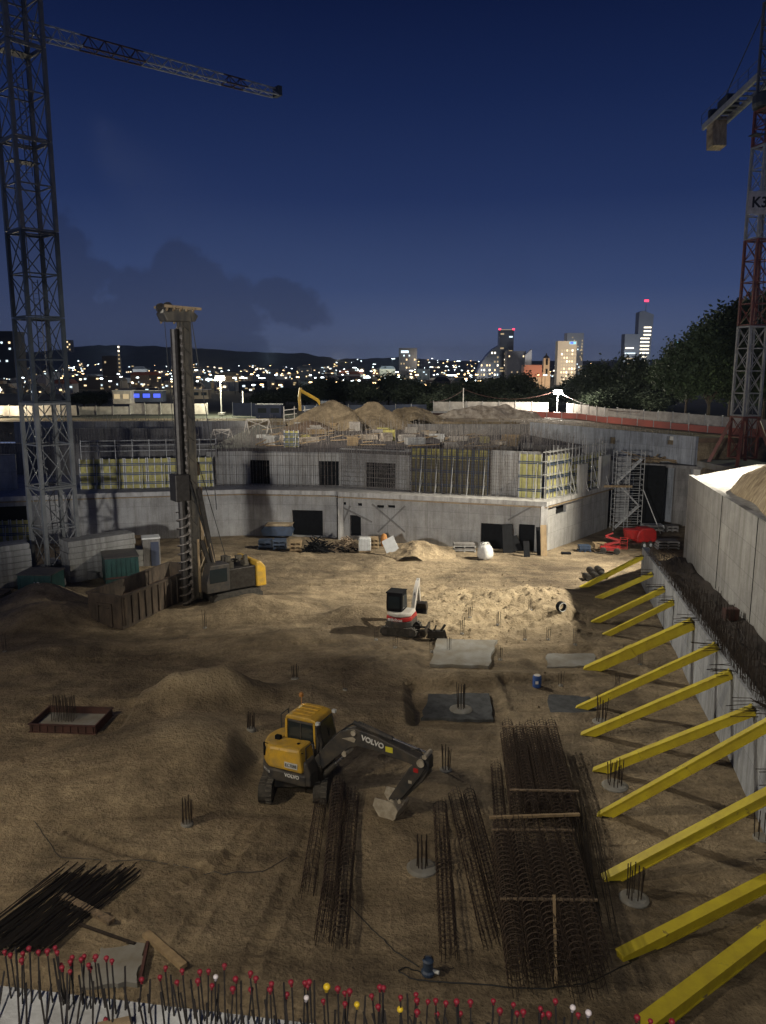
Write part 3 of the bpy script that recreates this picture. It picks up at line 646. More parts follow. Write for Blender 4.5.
# reinforcement standing in rows and mats: parts of the walls still to be cast
ro = random.Random(5)
def mat_rows(a, b, z0, z1, step, hstep=None, m='rebar', jit=.25, r=.019, dens=1.0, dy=0.0, top=.0):
    mb = MB(); L = math.hypot(b[0]-a[0], b[1]-a[1]); ex, ey = (b[0]-a[0])/L, (b[1]-a[1])/L; s = 0
    while s < L:
        if ro.random() < dens:
            x, y = a[0]+ex*s, a[1]+ey*s+dy; k = ro.uniform(-jit, jit)
            mb.tube(bl((x, y, z0)), bl((x+ro.uniform(-.05, .05), y, z1+k)), r, 3)
        s += step*ro.uniform(.8, 1.2)
    if hstep:
        z = z0+.2
        while z < z1-.1: mb.beam(bl((a[0], a[1]+dy-.02, z)), bl((b[0], b[1]+dy-.02, z)), .018); z += hstep
    return mb.build('rebar_mat', M[m], bd)
mat_rows((-16.4, 74.5), (-4.2, 73.8), ZU, 8.5, .34, None, 'rebar_g'); mat_rows((-16.2, 74.2), (-4.3, 73.4), ZU, 8.2, .6, .9, 'rebar')
mat_rows((-4.0, 73.7), (2.5, 71.2), ZU, 8.6, .24, .4, 'rebar_g'); mat_rows((-4.0, 73.2), (2.2, 70.9), ZU, 8.4, .2, .45, 'rebar_g')
mat_rows((9.3, 68.9), (13.4, 67.3), ZU, 8.2, .18, .3, 'rebar_g')
mat_rows((2.4, 70.6), (9.3, 68.3), ZU, 8.6, .15, .25, 'rebar')
for y in (77, 80, 84, 88, 92): mat_rows((-34, y), (-17.3, y+.6), 7 if y < 82 else ZU+2.5, 8.9 if y < 84 else 9.6, .3, None, 'rebar_g', .5, .021, .85)
mat_rows((-46, 78), (-35, 79), 7, 9.2, .3, None, 'rebar_g', .4); mat_rows((-46, 72), (-26.5, 76), ZU+2.6, 8.2, .28, None, 'rebar_g', .3)
for y in (79, 84, 89, 95, 101): mat_rows((-16, y), (4.5, y-.5), 7.7, 9.1, .35, None, 'rebar_g', .45, .021, .75)
for y in (74, 77, 80, 86, 90, 95): mat_rows((5.5, y), (19, y-.3 if y > 79 else y+1), 6.4 if y < 84 else 7, 8.9, .26, None, 'rebar_g', .5, .021, .85)
mat_rows((14.0, 68.3), (20.5, 75.0), ZU, 7.4, .2, .3, 'rebar')
for y in (78.5, 82, 86, 92, 98): mat_rows((-15.5, y), (5, y-.8), 7.7, 9.2, .5, None, 'rebar_g', .5, .02, .7)
for y in (72.5, 75.5, 78.5, 82, 88): mat_rows((6.5, y), (17.5, y-.3 if y > 79 else y+.6), 6.6, 8.8, .3, None, 'rebar_g', .5, .02, .8)
mat_rows((2.2, 70.2), (13.2, 66.9), ZU, 9.0, .42, None, 'rebar_g', .5, .02, .9); mat_rows((13.9, 66.9), (20.8, 74.6), ZU+.1, 8.6, .45, None, 'rebar_g', .5, .02, .9)
# guard rails of tube along the left roof edge
m = MB()
for z in (7.75, 8.25, 8.7): m.tube(bl((-27.5, 72.6, z)), bl((-15.6, 74.6, z)), .035, 5)
for k in range(9): x = -27.5+k*11.9/8; m.tube(bl((x, 72.6+k*.25, 7)), bl((x, 72.6+k*.25, 8.8)), .03, 5)
m.build('guard_rail', M['galv'], bd)
# timber and props scattered over the deck edge
for k in range(60):
    x = ro.uniform(-15, 14); y = ro.uniform(76, 100); a = ro.uniform(-.5, .5); l = ro.uniform(1, 3.5); z = 7.85 if x < 5 else 7.28
    o = MB().beam((0, 0, 0), (l*math.cos(a), l*math.sin(a), ro.uniform(0, .5)), .12, .08).build('timber_baulk', M['wood']); o.location = (x, y, z)
    tag(o, 'timber baulk lying loose among bars on the upper deck', 'timber', 'timber strewn over the deck')

# formwork panels: things that can be lifted off
def make_panel(w, h, label, group, name='wall_formwork', rough=0):
    pm = 'ply_d' if rough else 'ply_b' if 'bright' in label else 'ply'
    t = thing(name, label, 'formwork', group=group)
    MB().box((0, 0, h/2), (w-.04, .04, h)).build('plywood_face', M[pm], t)
    if rough: MB().box((0, -.03, h-.5), (w-.06, .012, .95)).build('top_board', M['ply'], t)
    m = MB()
    for k in range(4): m.beam((-w/2+.08+k*(w-.16)/3, -.09, 0), (-w/2+.08+k*(w-.16)/3, -.09, h+.1), .08, .10)
    m.build('stud', M['form_b' if rough else 'galv'], t)
    m = MB()
    for z in (h*.18, h*.5, h*.82):
        m.beam((-w/2, -.2, z-.07), (w/2, -.2, z-.07), .05, .09); m.beam((-w/2, -.2, z+.07), (w/2, -.2, z+.07), .05, .09)
    m.build('waling', M['form_b'], t)
    m = MB()
    m.beam((w*.3, -.25, h*.82), (w*.3, -1.1, .05), .05); m.beam((w*.3, -.25, h*.3), (w*.3, -1.1, .05), .04); m.build('push_prop', M['galv'], t)
    return t
def panels(a, b, n, h, z, label, group, rough=0):
    L = math.hypot(b[0]-a[0], b[1]-a[1]); ang = math.atan2(b[1]-a[1], b[0]-a[0]); w = L/n; t = None
    for i in range(n):
        k = (i+.5)/n; loc = (a[0]+(b[0]-a[0])*k, a[1]+(b[1]-a[1])*k, z)
        if t is None: t = make_panel(w, h, label, group, rough=rough); t.location = loc; t.rotation_euler.z = ang
        else: dup(t, loc, ang)
panels((-27.6, 72.2), (-15.8, 74.1), 6, 2.7, ZU, 'yellow formwork panel with blue walings in the row beside the left crane', 'yellow formwork row left of the drill rig')
panels((-33.5, 66.8), (-30.4, 67.6), 2, 2.3, .1, 'yellowish formwork panel standing low behind the left crane base', 'low formwork at the left edge')
panels((2.5, 71.2), (9.2, 68.8), 5, 3.9, ZU, 'dark formwork panel with yellow top behind dense rebar in mid facade', 'formwork behind the rebar curtain', 1)
panels((13.7, 67.0), (16.2, 69.5), 2, 3.6, ZU, 'bright yellow formwork panel nearest the building corner', 'bright formwork on the right return'); panels((16.5, 70.2), (20.5, 74.8), 3, 3.2, ZU, 'bright yellow formwork panel beside the scaffold stair', 'bright formwork near the scaffold')
panels((11.6, 67.9), (13.5, 67.2), 1, 3.7, ZU, 'bright yellow formwork panel beside the pale wall, by the facade corner', 'bright formwork on the right return')
panels((-9.5, 76.5), (-8.0, 76.5), 1, 1.5, 7.8, 'small yellow formwork panel lying on the dark roof deck', 'bits on the deck')
# scaffold tube standards in front of the bright formwork
sc = thing('tube_scaffold', 'thin tube scaffold standing before the bright yellow formwork', 'scaffold', (13.6, 66.6, ZU))
m = MB()
for k in range(9):
    x = k*.85; y = k*.98; 
    for o in (0, -.6): m.tube((x-o*.5, y+o*.4, 0), (x-o*.5, y+o*.4, 4.2+.3*(k % 2)), .03, 5)
m.build('standard', M['galv'], sc); m = MB()
for z in (1, 2.1, 3.2, 4):
    for o in (0, -.6): m.tube((-.3-o*.5, -.3+o*.4, z), (7.0-o*.5, 8.1+o*.4, z), .028, 5)
m.build('ledger', M['galv'], sc)
# grey upper wall behind, with two openings
gw = thing('long_grey_wall', 'long grey concrete wall with two small pale openings below the red hoarding', 'concrete wall', (17.6, 96.4, 0))
a, b = (17.6, 96.4), (30.0, 76.7)
L = math.hypot(b[0]-a[0], b[1]-a[1]); ex, ey = (b[0]-a[0])/L, (b[1]-a[1])/L
def seg(px0, py0, px1, py1): return hole(px0, py0, px1, py1, a, b)
m = MB(); o_ = bl; 
def bl(p): return (p[0]-17.6, p[1]-96.4, p[2])
wall(m, a, b, -.3, 8.75, .4, [seg(610, 437, 615, 444), seg(667, 436, 673, 445)]); m.build('wall', M['conc_b'], gw)
m = MB()
for h_ in (seg(610, 437, 615, 444), seg(667, 436, 673, 445)):
    s = (h_[0]+h_[1])/2; m.box(bl((a[0]+ex*s-ey*.5, a[1]+ey*s+ex*.5, (h_[2]+h_[3])/2)), (h_[1]-h_[0], .1, h_[3]-h_[2]), math.atan2(ey, ex))
m.build('blanking_board', M['white'], gw)
m = MB(); s = .3
while s < L-.2:
    x, y = a[0]+ex*s, a[1]+ey*s; m.tube(bl((x+.2*-ey, y+.2*ex, 8.7)), bl((x+.2*-ey, y+.2*ex, 8.7+ro.uniform(.3, .7))), .014, 3); s += .35
m.build('starter_bars', M['rebar_g'], gw)
m = MB(); wall(m, (30.2, 77.1), (60, 76.9), 5.5, 8.6, .3); 
bl = o_
x_ = m.build('bank_boards', M['soil']); x_.location = (17.6, 96.4, 0)
x_.name = 'boarded_bank'; tag(x_, 'dark brown boarded earth bank behind the red legged crane', 'earth bank')
# end of the corridor on the right: black covered opening and raw wall stubs
ce = thing('corridor_wall', 'ragged concrete wall stubs round a black opening behind the scaffold stair', 'concrete wall', (28.2, 79, 0))
m = MB(); m.box((-1.0, .3, 3.0), (2.2, .25, 6.4)); m.box((-4.2, .3, 3.3), (1.2, .25, 6.6)); m.build('wall', M['conc'], ce)
m = MB(); m.slab([(x-28.2, y-79) for x, y in ((24.7, 78.0), (27.3, 76.8), (27.32, 76.9), (24.72, 78.12))], -.2, 5.9); m.build('black_sheeting', M['black'], ce)
m = MB(); m.box((.85, -2.0, 2.9), (1.5, .4, 6.2)); m.box((3.2, -3.6, 3.2), (1.7, .5, 6.9), -.15); m.build('wall', M['conc_d'], ce)
m = MB(); m.box((2.0, -2.6, 3.2), (.7, .3, 5.4), -.1); m.build('insulation_board', M['white'], ce)
m = MB(); m.slab([(-4.2, .6), (5.2, -5.2), (5.2, 0), (-4.2, 6)], 5.7, 6.0); m.build('roof_slab', M['conc_d'], ce)
m = MB()
for k in range(26): m.beam((ro.uniform(-4, 3), ro.uniform(-1.5, 3), 6.1), (ro.uniform(-4, 4), ro.uniform(-1.5, 3), 6.2+ro.uniform(0, .8)), .09)
m.build('loose_timber', M['wood'], ce)
# scaffold stair tower
st = thing('scaffold_stair', 'grey scaffold stair tower at the right end of the building', 'scaffold', (21.9, 74.6, 0), -.05)
m = MB()
for x in (0, 1.3, 2.6):
    for y in (0, 1.3): m.tube((x, y, 0), (x, y, 7.6), .035, 6)
m.build('standard', M['galv'], st); m = MB()
for z in np.arange(.4, 7.6, .5):
    for y in (0, 1.3): m.tube((0, y, z), (2.6, y, z), .022, 5)
    m.tube((0, 0, z), (0, 1.3, z), .022, 5); m.tube((2.6, 0, z), (2.6, 1.3, z), .022, 5)
m.build('ledger', M['galv'], st)
for k in range(3):
    m = MB(); z = .2+k*2.2; xa, xb = (0.2, 2.4) if k % 2 == 0 else (2.4, .2)
    for y in (.15, .65): m.beam((xa, y+.5*(k % 2), z), (xb, y+.5*(k % 2), z+2.2), .06, .12)
    for q in range(9): f = (q+.5)/9; m.box((xa+(xb-xa)*f, .4+.5*(k % 2), z+2.2*f), (.22, .5, .03))
    m.build('stair_flight', M['galv'], st)
m = MB(); m.tube((2.6, 0, 4.0), (4.0, -1.6, .1), .04, 6); m.build('raking_tube', M['galv'], st)
m = MB(); m.box((-.3, -1.0, 4.42), (3.2, .12, .2)); m.build('toe_board', M['wood'], st)
# ------------------------------------------------------------------ hoardings, floodlights on the upper ground
def fence(pts, h, m, label, name='hoarding', post='galv', step=2.4, rail=True, zf=None):
    o = thing(name, label, 'hoarding', (pts[0][0], pts[0][1], 0)); pm = MB(); qm = MB(); x0, y0 = pts[0]
    zf = zf or (lambda x, y: 8.1)
    for (ax, ay), (bx, by) in zip(pts[:-1], pts[1:]):
        L = math.hypot(bx-ax, by-ay); n = max(1, int(L/step))
        for i in range(n):
            p = (ax+(bx-ax)*i/n, ay+(by-ay)*i/n); q = (ax+(bx-ax)*(i+1)/n, ay+(by-ay)*(i+1)/n); zp = zf(*p); zq = zf(*q)
            k = RN.uniform(-.06, .06)
            pm.beam((p[0]-x0, p[1]-y0, zp+h/2+k), (q[0]-x0-(q[0]-p[0])*.02, q[1]-y0, zq+h/2+k), .05, h)
            MB().beam((p[0]-x0, p[1]-y0-.08, zp-.1), (p[0]-x0, p[1]-y0-.08, zp+h+.15), .08).build('post', M[post], o)
    pm.build('board_panel', M[m], o)
    return o
fence([(8, 128), (26, 126.5)], 1.7, 'hoard_w', 'pale hoarding running left from the brighter floodlight')
fence([(27.8, 122), (30, 109), (38, 90), (41.5, 84.5), (60, 82)], 1.75, 'hoard_w', 'pale lit hoarding sweeping round before the trees')
fence([(20, 119), (27, 112), (29, 104), (36, 89), (40, 82.5), (60, 79.5)], .8, 'hoard_r', 'red site barrier in front of the pale hoarding by the trees', 'site_barrier')
fence([(-27, 124), (-39, 124)], 1.6, 'hoard_w', 'white hoarding lit up beneath the left floodlight pole')
fence([(-22.2, 119), (-16.5, 118)], 1.9, 'hoard_k', 'dark blue panel hoarding right of the lit white one')
fence([(-70, 118), (-46, 121)], 1.5, 'hoard_w', 'white hoarding glowing at the far left edge behind the crane')
fence([(-46, 122), (-36.5, 124.5)], 1.2, 'hoard_w', 'low grey hoarding between the left crane and drill rig')
fence([(-13, 128), (7, 128.5)], 1.2, 'hoard_k', 'low dark hoarding behind the sand heaps')
def flood(loc, h, label, w, c, pr=.1, head=.6, dirn=(0, -1)):
    t = thing('floodlight_pole', label, 'floodlight', loc)
    MB().tube((0, 0, 0), (0, 0, h), pr, 8, pr*.7).build('pole', M['galv'], t)
    MB().box((0, 0, .15), (.9, .9, .3)).build('base', M['conc_l'], t)
    MB().beam((-.5, 0, h), (.5, 0, h), .08).build('crossarm', M['galv'], t)
    for k in (-1, 1): 
        hd = MB().box((k*.36, -.12, h+.12), (.7, .22, .6)).build('lamp_head', M['mach_d'], t)
        o = MB().lathe([(head*.55, 0), (head*.5, .04), (head*.2, .10)], 16).build('lens', M['e_flood'], hd, loc=(k*.36, -.24, h+.12), rot=(PI/2, 0, 0))
    point('floodlight', (loc[0], loc[1]-.9, loc[2]+h+.1), w, c, .25)
    return t
q = D(221, 399, 122.5); flood((q[0], 122.5, 8.1), D(221, 379, 122.5)[2]-8.1, 'bright floodlight on a thin pole above the white hoarding at left', 9000, (1, .95, .68))
q = D(557, 410, 124); flood((q[0], 124, 8.1), D(557, 393, 124)[2]-8.1, 'bright floodlight on a short pole at the corner of the pale hoarding', 11000, (1, .9, .76))
q = D(-3, 400, 117); flood((q[0], 117, 8.1), D(-3, 390, 117)[2]-8.1, 'bright floodlight half cut by the left picture edge', 6000, (1, .85, .6))
flood((51, 88, 8), 6.5, 'floodlight among the trees past the right picture edge', 3500, (.95, 1, .6))
# plain poles and posts
for px, yb, pt, d, lb in ((463, 412, 388, 126, 'bare white pole standing behind the sand heaps'), (243, 402, 391, 125, 'short grey post beyond the left floodlight')):
    q = D(px, yb, d); m = MB().tube((0, 0, 0), (0, 0, D(px, pt, d)[2]-8), .12, 8, .08); o = m.build('pole', M['white']); o.location = (q[0], d, 8); o.name = 'utility_pole'; tag(o, lb, 'pole')
# sagging cables to the pole
def sag(a, b, s, n=14): return [(a[0]+(b[0]-a[0])*i/n, a[1]+(b[1]-a[1])*i/n, a[2]+(b[2]-a[2])*i/n-s*4*(i/n)*(1-i/n)) for i in range(n+1)]
for a, b, s, lb in ((D(463, 389, 126), D(556, 391, 124), 1.4, 'red cable sagging between the white pole and the right floodlight'), (D(463, 390, 126), D(430, 402, 118), .5, 'cable slanting down left from the white pole'), (D(560, 393, 124), D(640, 412, 100), .8, 'red cable running down along the pale hoarding')):
    tag(MB().path(sag(a, b, s), .045, 5).build('cable', M['red_d']), lb, 'cable')
M['rubble'] = mat('pale rubble', (.5, .44, .36), .9, c2=(.2, .16, .12), scale=1.6, bump=1.0, detail=10)
# sand heaps at the top of the pit
heap('sand_heap', 'tallest pointed sand heap beside the raised excavator arm', 'sand heap', D(333, 426, 100)[:2]+(7.6,), 5.6, 4.5, 4.0, M['sand'], .3, 2, 90, .34, 1.2)
heap('sand_heap', 'second sand heap, right of the tallest one', 'sand heap', D(374, 424, 101)[:2]+(7.6,), 5.2, 4, 3.2, M['sand'], .1, 7, 90, .38, 1.2)
heap('sand_heap', 'lower lumpy sand heap with rubble on its crest', 'sand heap', D(412, 422, 108)[:2]+(7.6,), 6, 3.5, 2.4, M['sand'], 0, 9, 80, .45, 1.3)
heap('rubble_heap', 'pale rubble heap just right of the white pole', 'rubble heap', D(488, 422, 117)[:2]+(7.6,), 8, 3, 2.2, M['rubble'], 0, 12, 90, .6, 1.6)
heap('sand_heap', 'small earth heap at the foot of the tallest one', 'sand heap', D(310, 434, 96)[:2]+(7.5,), 4.0, 3.5, 1.6, M['soil'], 0, 15, 36, .2, 1.2)
# orange excavator working behind the heaps: its arm shows
t = thing('yellow_excavator', 'far excavator arm bent over the tallest sand heap', 'excavator', D(330, 418, 106)[:2]+(8,))
MB().slab([(-1.2, -1.5), (1.2, -1.5), (1.2, 1.5), (-1.2, 1.5)], .2, 1.0).build('undercarriage', M['mach_d'], t); MB().box((.4, 0, 1.6), (2.6, 2.3, 1.2)).build('body', M['mach_y'], t, bevel=.08); MB().box((-.6, -.6, 2.2), (1.2, 1, 1.6)).build('cab', M['glass'], t, bevel=.08)
MB().path([(-.6, 0, 1.6), (-1.6, 0, 3.0), (-3.9, 0, 4.3)], .24, 6).build('boom', M['mach_y'], t); MB().path([(-3.8, 0, 4.6), (-4.0, 0, 3.4), (-3.9, 0, 1.5)], .2, 6).build('stick', M['mach_y'], t); MB().prism([(-4.3, 1.6), (-3.6, 1.6), (-3.5, .9), (-4.2, .7)], -.4, .4).build('bucket', M['steel_d'], t)
# site cabins
def cabin(px0, px1, pyt, pyb, d, m, label, light=None, name='site_cabin', dep=2.4):
    a = D(px0, pyb, d); b = D(px1, pyt, d); w = b[0]-a[0]; h = b[2]-a[2]; t = thing(name, label, 'cabin', ((a[0]+b[0])/2, d, a[2]))
    MB().box((0, dep/2, h/2), (w, dep, h)).build('body', M[m], t, bevel=.05)
    MB().box((0, dep/2, h+.06), (w+.15, dep+.15, .1)).build('roof', M['galv'], t)
    n = max(2, int(w/1.4))
    for i in range(n):
        f = MB().box((0, 0, 0), (w/n*.66, .06, h*.36)).build('window', M[light] if light else M['glass'], t, loc=(-w/2+w*(i+.5)/n, -.035, h*.58))
    return t
cabin(131, 162, 391, 402, 131, 'hoard_k', 'blue lit site cabin with a row of glowing windows', 'e_blue'); cabin(113, 130, 391, 404, 129, 'hoard_w', 'white site cabin with a lit strip beside the blue lit one', 'e_dim')
cabin(192, 208, 390, 399, 134, 'city_b', 'tan brown cabin between the drill rig and left floodlight'); cabin(256, 281, 405, 418, 116, 'hoard_k', 'dark blue cabin right of the white hoarding')
cabin(425, 455, 413, 423, 122, 'red_d', 'long red cabin just left of the white pole')
m = MB()
for k in range(3):
    for s in (0, 1): m.beam((s*2.4, 0, k*.6), (s*2.4+1.6, 0, k*.6+.2), .08)
for s in range(4): m.beam((s*1.3, .1, -.5), (s*1.3, .1, 1.7), .09)
o = m.build('timber_barrier', M['white']); o.location = D(284, 420, 100); tag(o, 'white timber barrier by the earth heap behind the deck', 'barrier')
for k in range(34):                                         # stacks of boards, props and boxes about the decks
    x = RN.uniform(-15, 15); y = RN.uniform(77, 100); z = 7.79 if x < 4.5 else 7.21; w = RN.uniform(.8, 2.2); m = MB(); n = RN.randint(2, 5)
    for q in range(n): m.box((RN.uniform(-.05, .05), 0, .08+q*.17), (w, .9, .15), RN.uniform(-.05, .05))
    o = m.build('material_stack', M[RN.choice(['wood', 'hoard_w', 'galv', 'ply', 'rubble'])]); o.location = (x, y, z); o.rotation_euler.z = RN.uniform(-.6, .6); tag(o, 'small stack of boards or panels among bars on the upper deck', 'material stack', 'stacks about the deck')
# lit steel frames/trestles on the deck
for px, py, y, w, h, lb in ((258, 431, 92, 2.6, 1.6, 'pale lit trestle frame on the deck left of the sand heaps'), (222, 440, 86, 1.8, .9, 'low pale trestle on the dark deck near the drill rig')):
    m = MB(); 
    for x in (-w/2, w/2): m.beam((x-.3, 0, 0), (x, 0, h), .08); m.beam((x+.3, 0, 0), (x, 0, h), .08)
    m.beam((-w/2, 0, h), (w/2, 0, h), .14); m.beam((-w/2, 0, h*.4), (w/2, 0, h), .07); m.beam((-w/2, 0, h), (w/2, 0, h*.35), .07)
    q = D(px, py, y); o = m.build('trestle', M['hoard_w']); o.location = (q[0], y, 7.78); tag(o, lb, 'trestle')
for px, py, y, lb in ((389, 433, 84, 'yellow plywood box standing on the far deck below the second sand heap'), (355, 421, 96, 'pale crate lying on the slope of the tallest sand heap')):
    m = MB().box((0, 0, .55), (1.3, 1, 1.1)); q = D(px, py, y); o = m.build('crate', M['ply' if px > 360 else 'hoard_w'], bevel=.03); o.location = (q[0], y, 7.75); tag(o, lb, 'crate')

# ------------------------------------------------------------------ trees
def crown_mesh(R_, n, rx, rz_, leaf, lobes=9, seed=0, low=.25):
    """leaf-sized faces in clumps spread through the crown; clumps sit round a few limbs"""
    r = np.random.default_rng(seed); vs = []; fs = []
    L = []
    for i in range(lobes):
        t = 2*PI*i/lobes*1.618*1.0+r.uniform(-.5, .5); q = r.uniform(.15, .72); z = r.uniform(-.55, .62)
        L.append((rx*q*math.cos(t)*(1-.35*max(z, 0)), rx*q*math.sin(t)*(1-.35*max(z, 0)), rz_*z, r.uniform(.28, .48)*rx))
    L.append((0, 0, rz_*.55, .42*rx)); L.append((0, 0, -.1*rz_, .5*rx))
    cl = []
    for i in range(n//14):
        c = L[r.integers(len(L))]; d = r.normal(size=3); d /= np.linalg.norm(d); k = r.uniform(.5, 1.28)
        cl.append((c[0]+d[0]*c[3]*k, c[1]+d[1]*c[3]*k, c[2]+d[2]*c[3]*k*.85))
    C = np.repeat(np.array(cl), 14, 0); n_ = len(C); P = C+r.normal(size=(n_, 3))*leaf*1.7
    a = r.normal(size=(n_, 3)); a /= np.linalg.norm(a, axis=1)[:, None]; b = np.cross(a, r.normal(size=(n_, 3))); b /= np.linalg.norm(b, axis=1)[:, None]
    s = (leaf*r.uniform(.6, 1.3, n_))[:, None]; vs = np.stack([P-a*s, P+b*s*.5, P+a*s, P-b*s*.5], 1).reshape(-1, 3)
    me = bpy.data.meshes.new('crown'); me.from_pydata(vs.tolist(), [], np.arange(n_*4).reshape(-1, 4).tolist()); return me, L
def make_tree(kind, seed, rx, rz_, trunk, n, leaf, m, label, group):
    t = thing(kind, label, 'tree', group=group); me, L = crown_mesh(RN, n, rx, rz_, leaf, seed=seed, lobes=10); me.materials.append(m)
    o = bpy.data.objects.new('crown', me); COL.objects.link(o); o.parent = t; o.location = (0, 0, trunk+rz_*.8)
    mb = MB(); mb.path([(0, 0, -.5), (.1, .05, trunk*.5), (0, 0, trunk+rz_*.9)], .045*rx+.12, 8, .05)
    for l in L[:7]: mb.path([(0, 0, trunk*.8), (l[0]*.5, l[1]*.5, trunk+rz_*.8+l[2]*.5-.4), (l[0], l[1], trunk+rz_*.8+l[2])], .02*rx+.05, 5, .03)
    mb.build('trunk', M['bark'], t); return t
TG = 'trees beyond the hoarding'
def place_tree(proto, used, px, py_base, y, h, h0, label):
    q = D(px, py_base, y); z = CZ(q[0], y) if y > 112 else 8.1
    s = h/h0
    if proto.get('placed'): o = dup(proto, (q[0], y, z-.1), RN.uniform(0, 6), label)
    else: o = proto; o['placed'] = 1; o.location = (q[0], y, z-.1); o['label'] = label
    o.scale = (s*RN.uniform(.9, 1.15), s*RN.uniform(.9, 1.15), s); return o
bigA = make_tree('broadleaf_tree', 1, 7.2, 6.4, 4.2, 26000, .32, M['leaf'], '', 'tall trees at the right edge'); bigB = make_tree('broadleaf_tree', 2, 6.4, 6.2, 4.6, 24000, .32, M['leaf'], '', 'tall trees at the right edge')
H0A = 4.2+6.4*1.75; H0B = 4.6+6.2*1.75
for pr, px, y, top, h0, lb in ((bigA, 708, 100, 322, H0A, 'tall leafy tree at the left front of the clump by the red crane'), (bigB, 745, 104, 300, H0B, 'tallest leafy tree rising directly behind the right crane mast'), (bigA, 775, 98, 318, H0A, 'leafy tree cut by the right picture edge, its leaves lit green'),
                           (bigB, 686, 110, 345, H0B, 'lower rounded tree at the left flank of the tall clump'), (bigB, 765, 112, 292, H0B, 'dark tree behind the others at the top right of the clump'), (bigA, 730, 116, 330, H0A, 'dark tree filling the middle of the clump behind the crane')):
    q = D(px, top, y); z0 = 8.1 if y <= 112 else CZ(q[0], y); place_tree(pr, 0, px, 410, y, q[2]-z0, h0, lb)
farA = make_tree('broadleaf_tree', 5, 4.6, 4.2, 2.2, 6000, .36, M['leaf2'], '', TG); farB = make_tree('broadleaf_tree', 6, 5.2, 3.8, 2.0, 6000, .36, M['leaf2'], '', TG); hA = 2.2+4.2*1.75; hB = 2+3.8*1.75
FT = [(636, 150, 358, 0, 'round dark tree standing in front of the tall office towers'), (603, 160, 366, 1, 'dark tree just left of the round one below the office towers'), (585, 150, 380, 0, 'low dark tree right of the bright floodlight'), (660, 155, 384, 1, 'low dark tree between the round one and the tall clump'),
      (620, 135, 388, 1, 'low dark tree behind the pale hoarding, under the round one'), (571, 165, 378, 1, 'dark tree half hidden behind the floodlight pole'), (650, 130, 392, 0, 'lowest dark tree near the clump, behind the hoarding'), (598, 130, 393, 1, 'small dark tree right behind the hoarding bend'),
      (525, 165, 375, 1, 'widest dark tree below the church roof'), (500, 158, 378, 0, 'dark tree below the curved office block'), (545, 150, 388, 0, 'dark tree left of the bright floodlight'), (478, 165, 381, 1, 'dark tree above the right end of the red cable'), (455, 150, 383, 0, 'dark tree directly behind the white pole'),
      (430, 165, 384, 1, 'dark tree left of the white pole'), (408, 155, 380, 0, 'dark tree behind the lumpy sand heap'), (388, 165, 376, 1, 'taller dark tree above the second sand heap'), (366, 150, 382, 0, 'dark tree between the two main sand heaps'), (345, 165, 381, 1, 'dark tree behind the tallest sand heap'), (325, 155, 378, 0, 'dark tree behind the excavator arm'),
      (305, 165, 386, 1, 'dark tree left of the excavator arm'), (285, 170, 388, 0, 'dark tree above the white timber barrier'), (265, 160, 391, 1, 'low dark tree above the dark blue cabin'), (510, 135, 396, 1, 'low dark tree over the rubble heap'), (470, 138, 397, 0, 'low dark tree just right of the white pole'), (440, 138, 398, 1, 'low dark tree over the red cabin'), (540, 135, 399, 0, 'low dark tree behind the hoarding left of the floodlight'), (100, 180, 392, 1, 'dark tree seen through the gap right of the left crane'), (85, 165, 397, 0, 'low dark tree right beside the left crane mast')]
for i, (px, y, top, k, lb) in enumerate(FT):
    q = D(px, top, y); z0 = CZ(q[0], y); pr, h0 = ((farA, hA), (farB, hB))[k]; o = place_tree(pr, 0, px, 410, y, max(3, q[2]-z0), h0, lb)
    if q[2]-z0 < 7: o.scale = (max(o.scale[0], .8), max(o.scale[1], .8), o.scale[2])

# ------------------------------------------------------------------ the city
cr_ = random.Random(21)
UNIT = {}
def unit(m):
    if m not in UNIT:
        mb = MB().box((0, 0, 0), (1, 1, 1)); me = bpy.data.meshes.new('window'); me.from_pydata(mb.v, [], mb.f); me.materials.append(M[m]); UNIT[m] = me
    return UNIT[m]
def win(par, m, x, y, z, w, h, name='window'):
    o = bpy.data.objects.new(name, unit(m)); COL.objects.link(o); o.parent = par; o.location = (x, y, z); o.scale = (w, .4, h); return o
def tower(name, label, d, px0, px1, pyt, m, pyb=392, dep=.8, shape=None, cat='office tower', rz=0):
    a = D(px0, pyb, d); b = D(px1, pyt, d); w = b[0]-a[0]; h = b[2]-a[2]; t = thing(name, label, cat, ((a[0]+b[0])/2, d, a[2]), rz)
    if shape: MB().prism([((u-.5)*w, v*h) for u, v in shape], 0, w*dep).build('body', M[m], t)
    else: MB().box((0, w*dep/2, h/2), (w, w*dep, h)).build('body', M[m], t)
    t['w'] = w; t['h'] = h; return t
def grid(t, nx, nz, x0, x1, z0, z1, p, ms, fw=.7, fh=.6, seed=0):
    r = random.Random(seed); w, h = t['w'], t['h']; cw = (x1-x0)*w/nx; ch = (z1-z0)*h/nz
    for i in range(nx):
        for j in range(nz):
            if r.random() < p: win(t, r.choice(ms), (x0-.5)*w+cw*(i+.5), -.15, z0*h+ch*(j+.5), cw*fw, ch*fh)
M['gl_d'] = mat('tower glass dark', (.05, .058, .08), .25, var=.3, scale=.03); M['gl_l'] = mat('tower glass pale', (.2, .21, .24), .3, var=.2, scale=.03)
M['gl_h'] = mat('hotel stone', (.5, .43, .34), .7, var=.15, scale=.03)
t = tower('office_tower', 'dark glass tower with two red lights on its roof corners', 1300, 498, 514, 330, 'gl_d'); grid(t, 3, 14, .05, .95, .32, .96, .34, ['e_white', 'e_cool', 'e_dim'], .8, .5, 3)
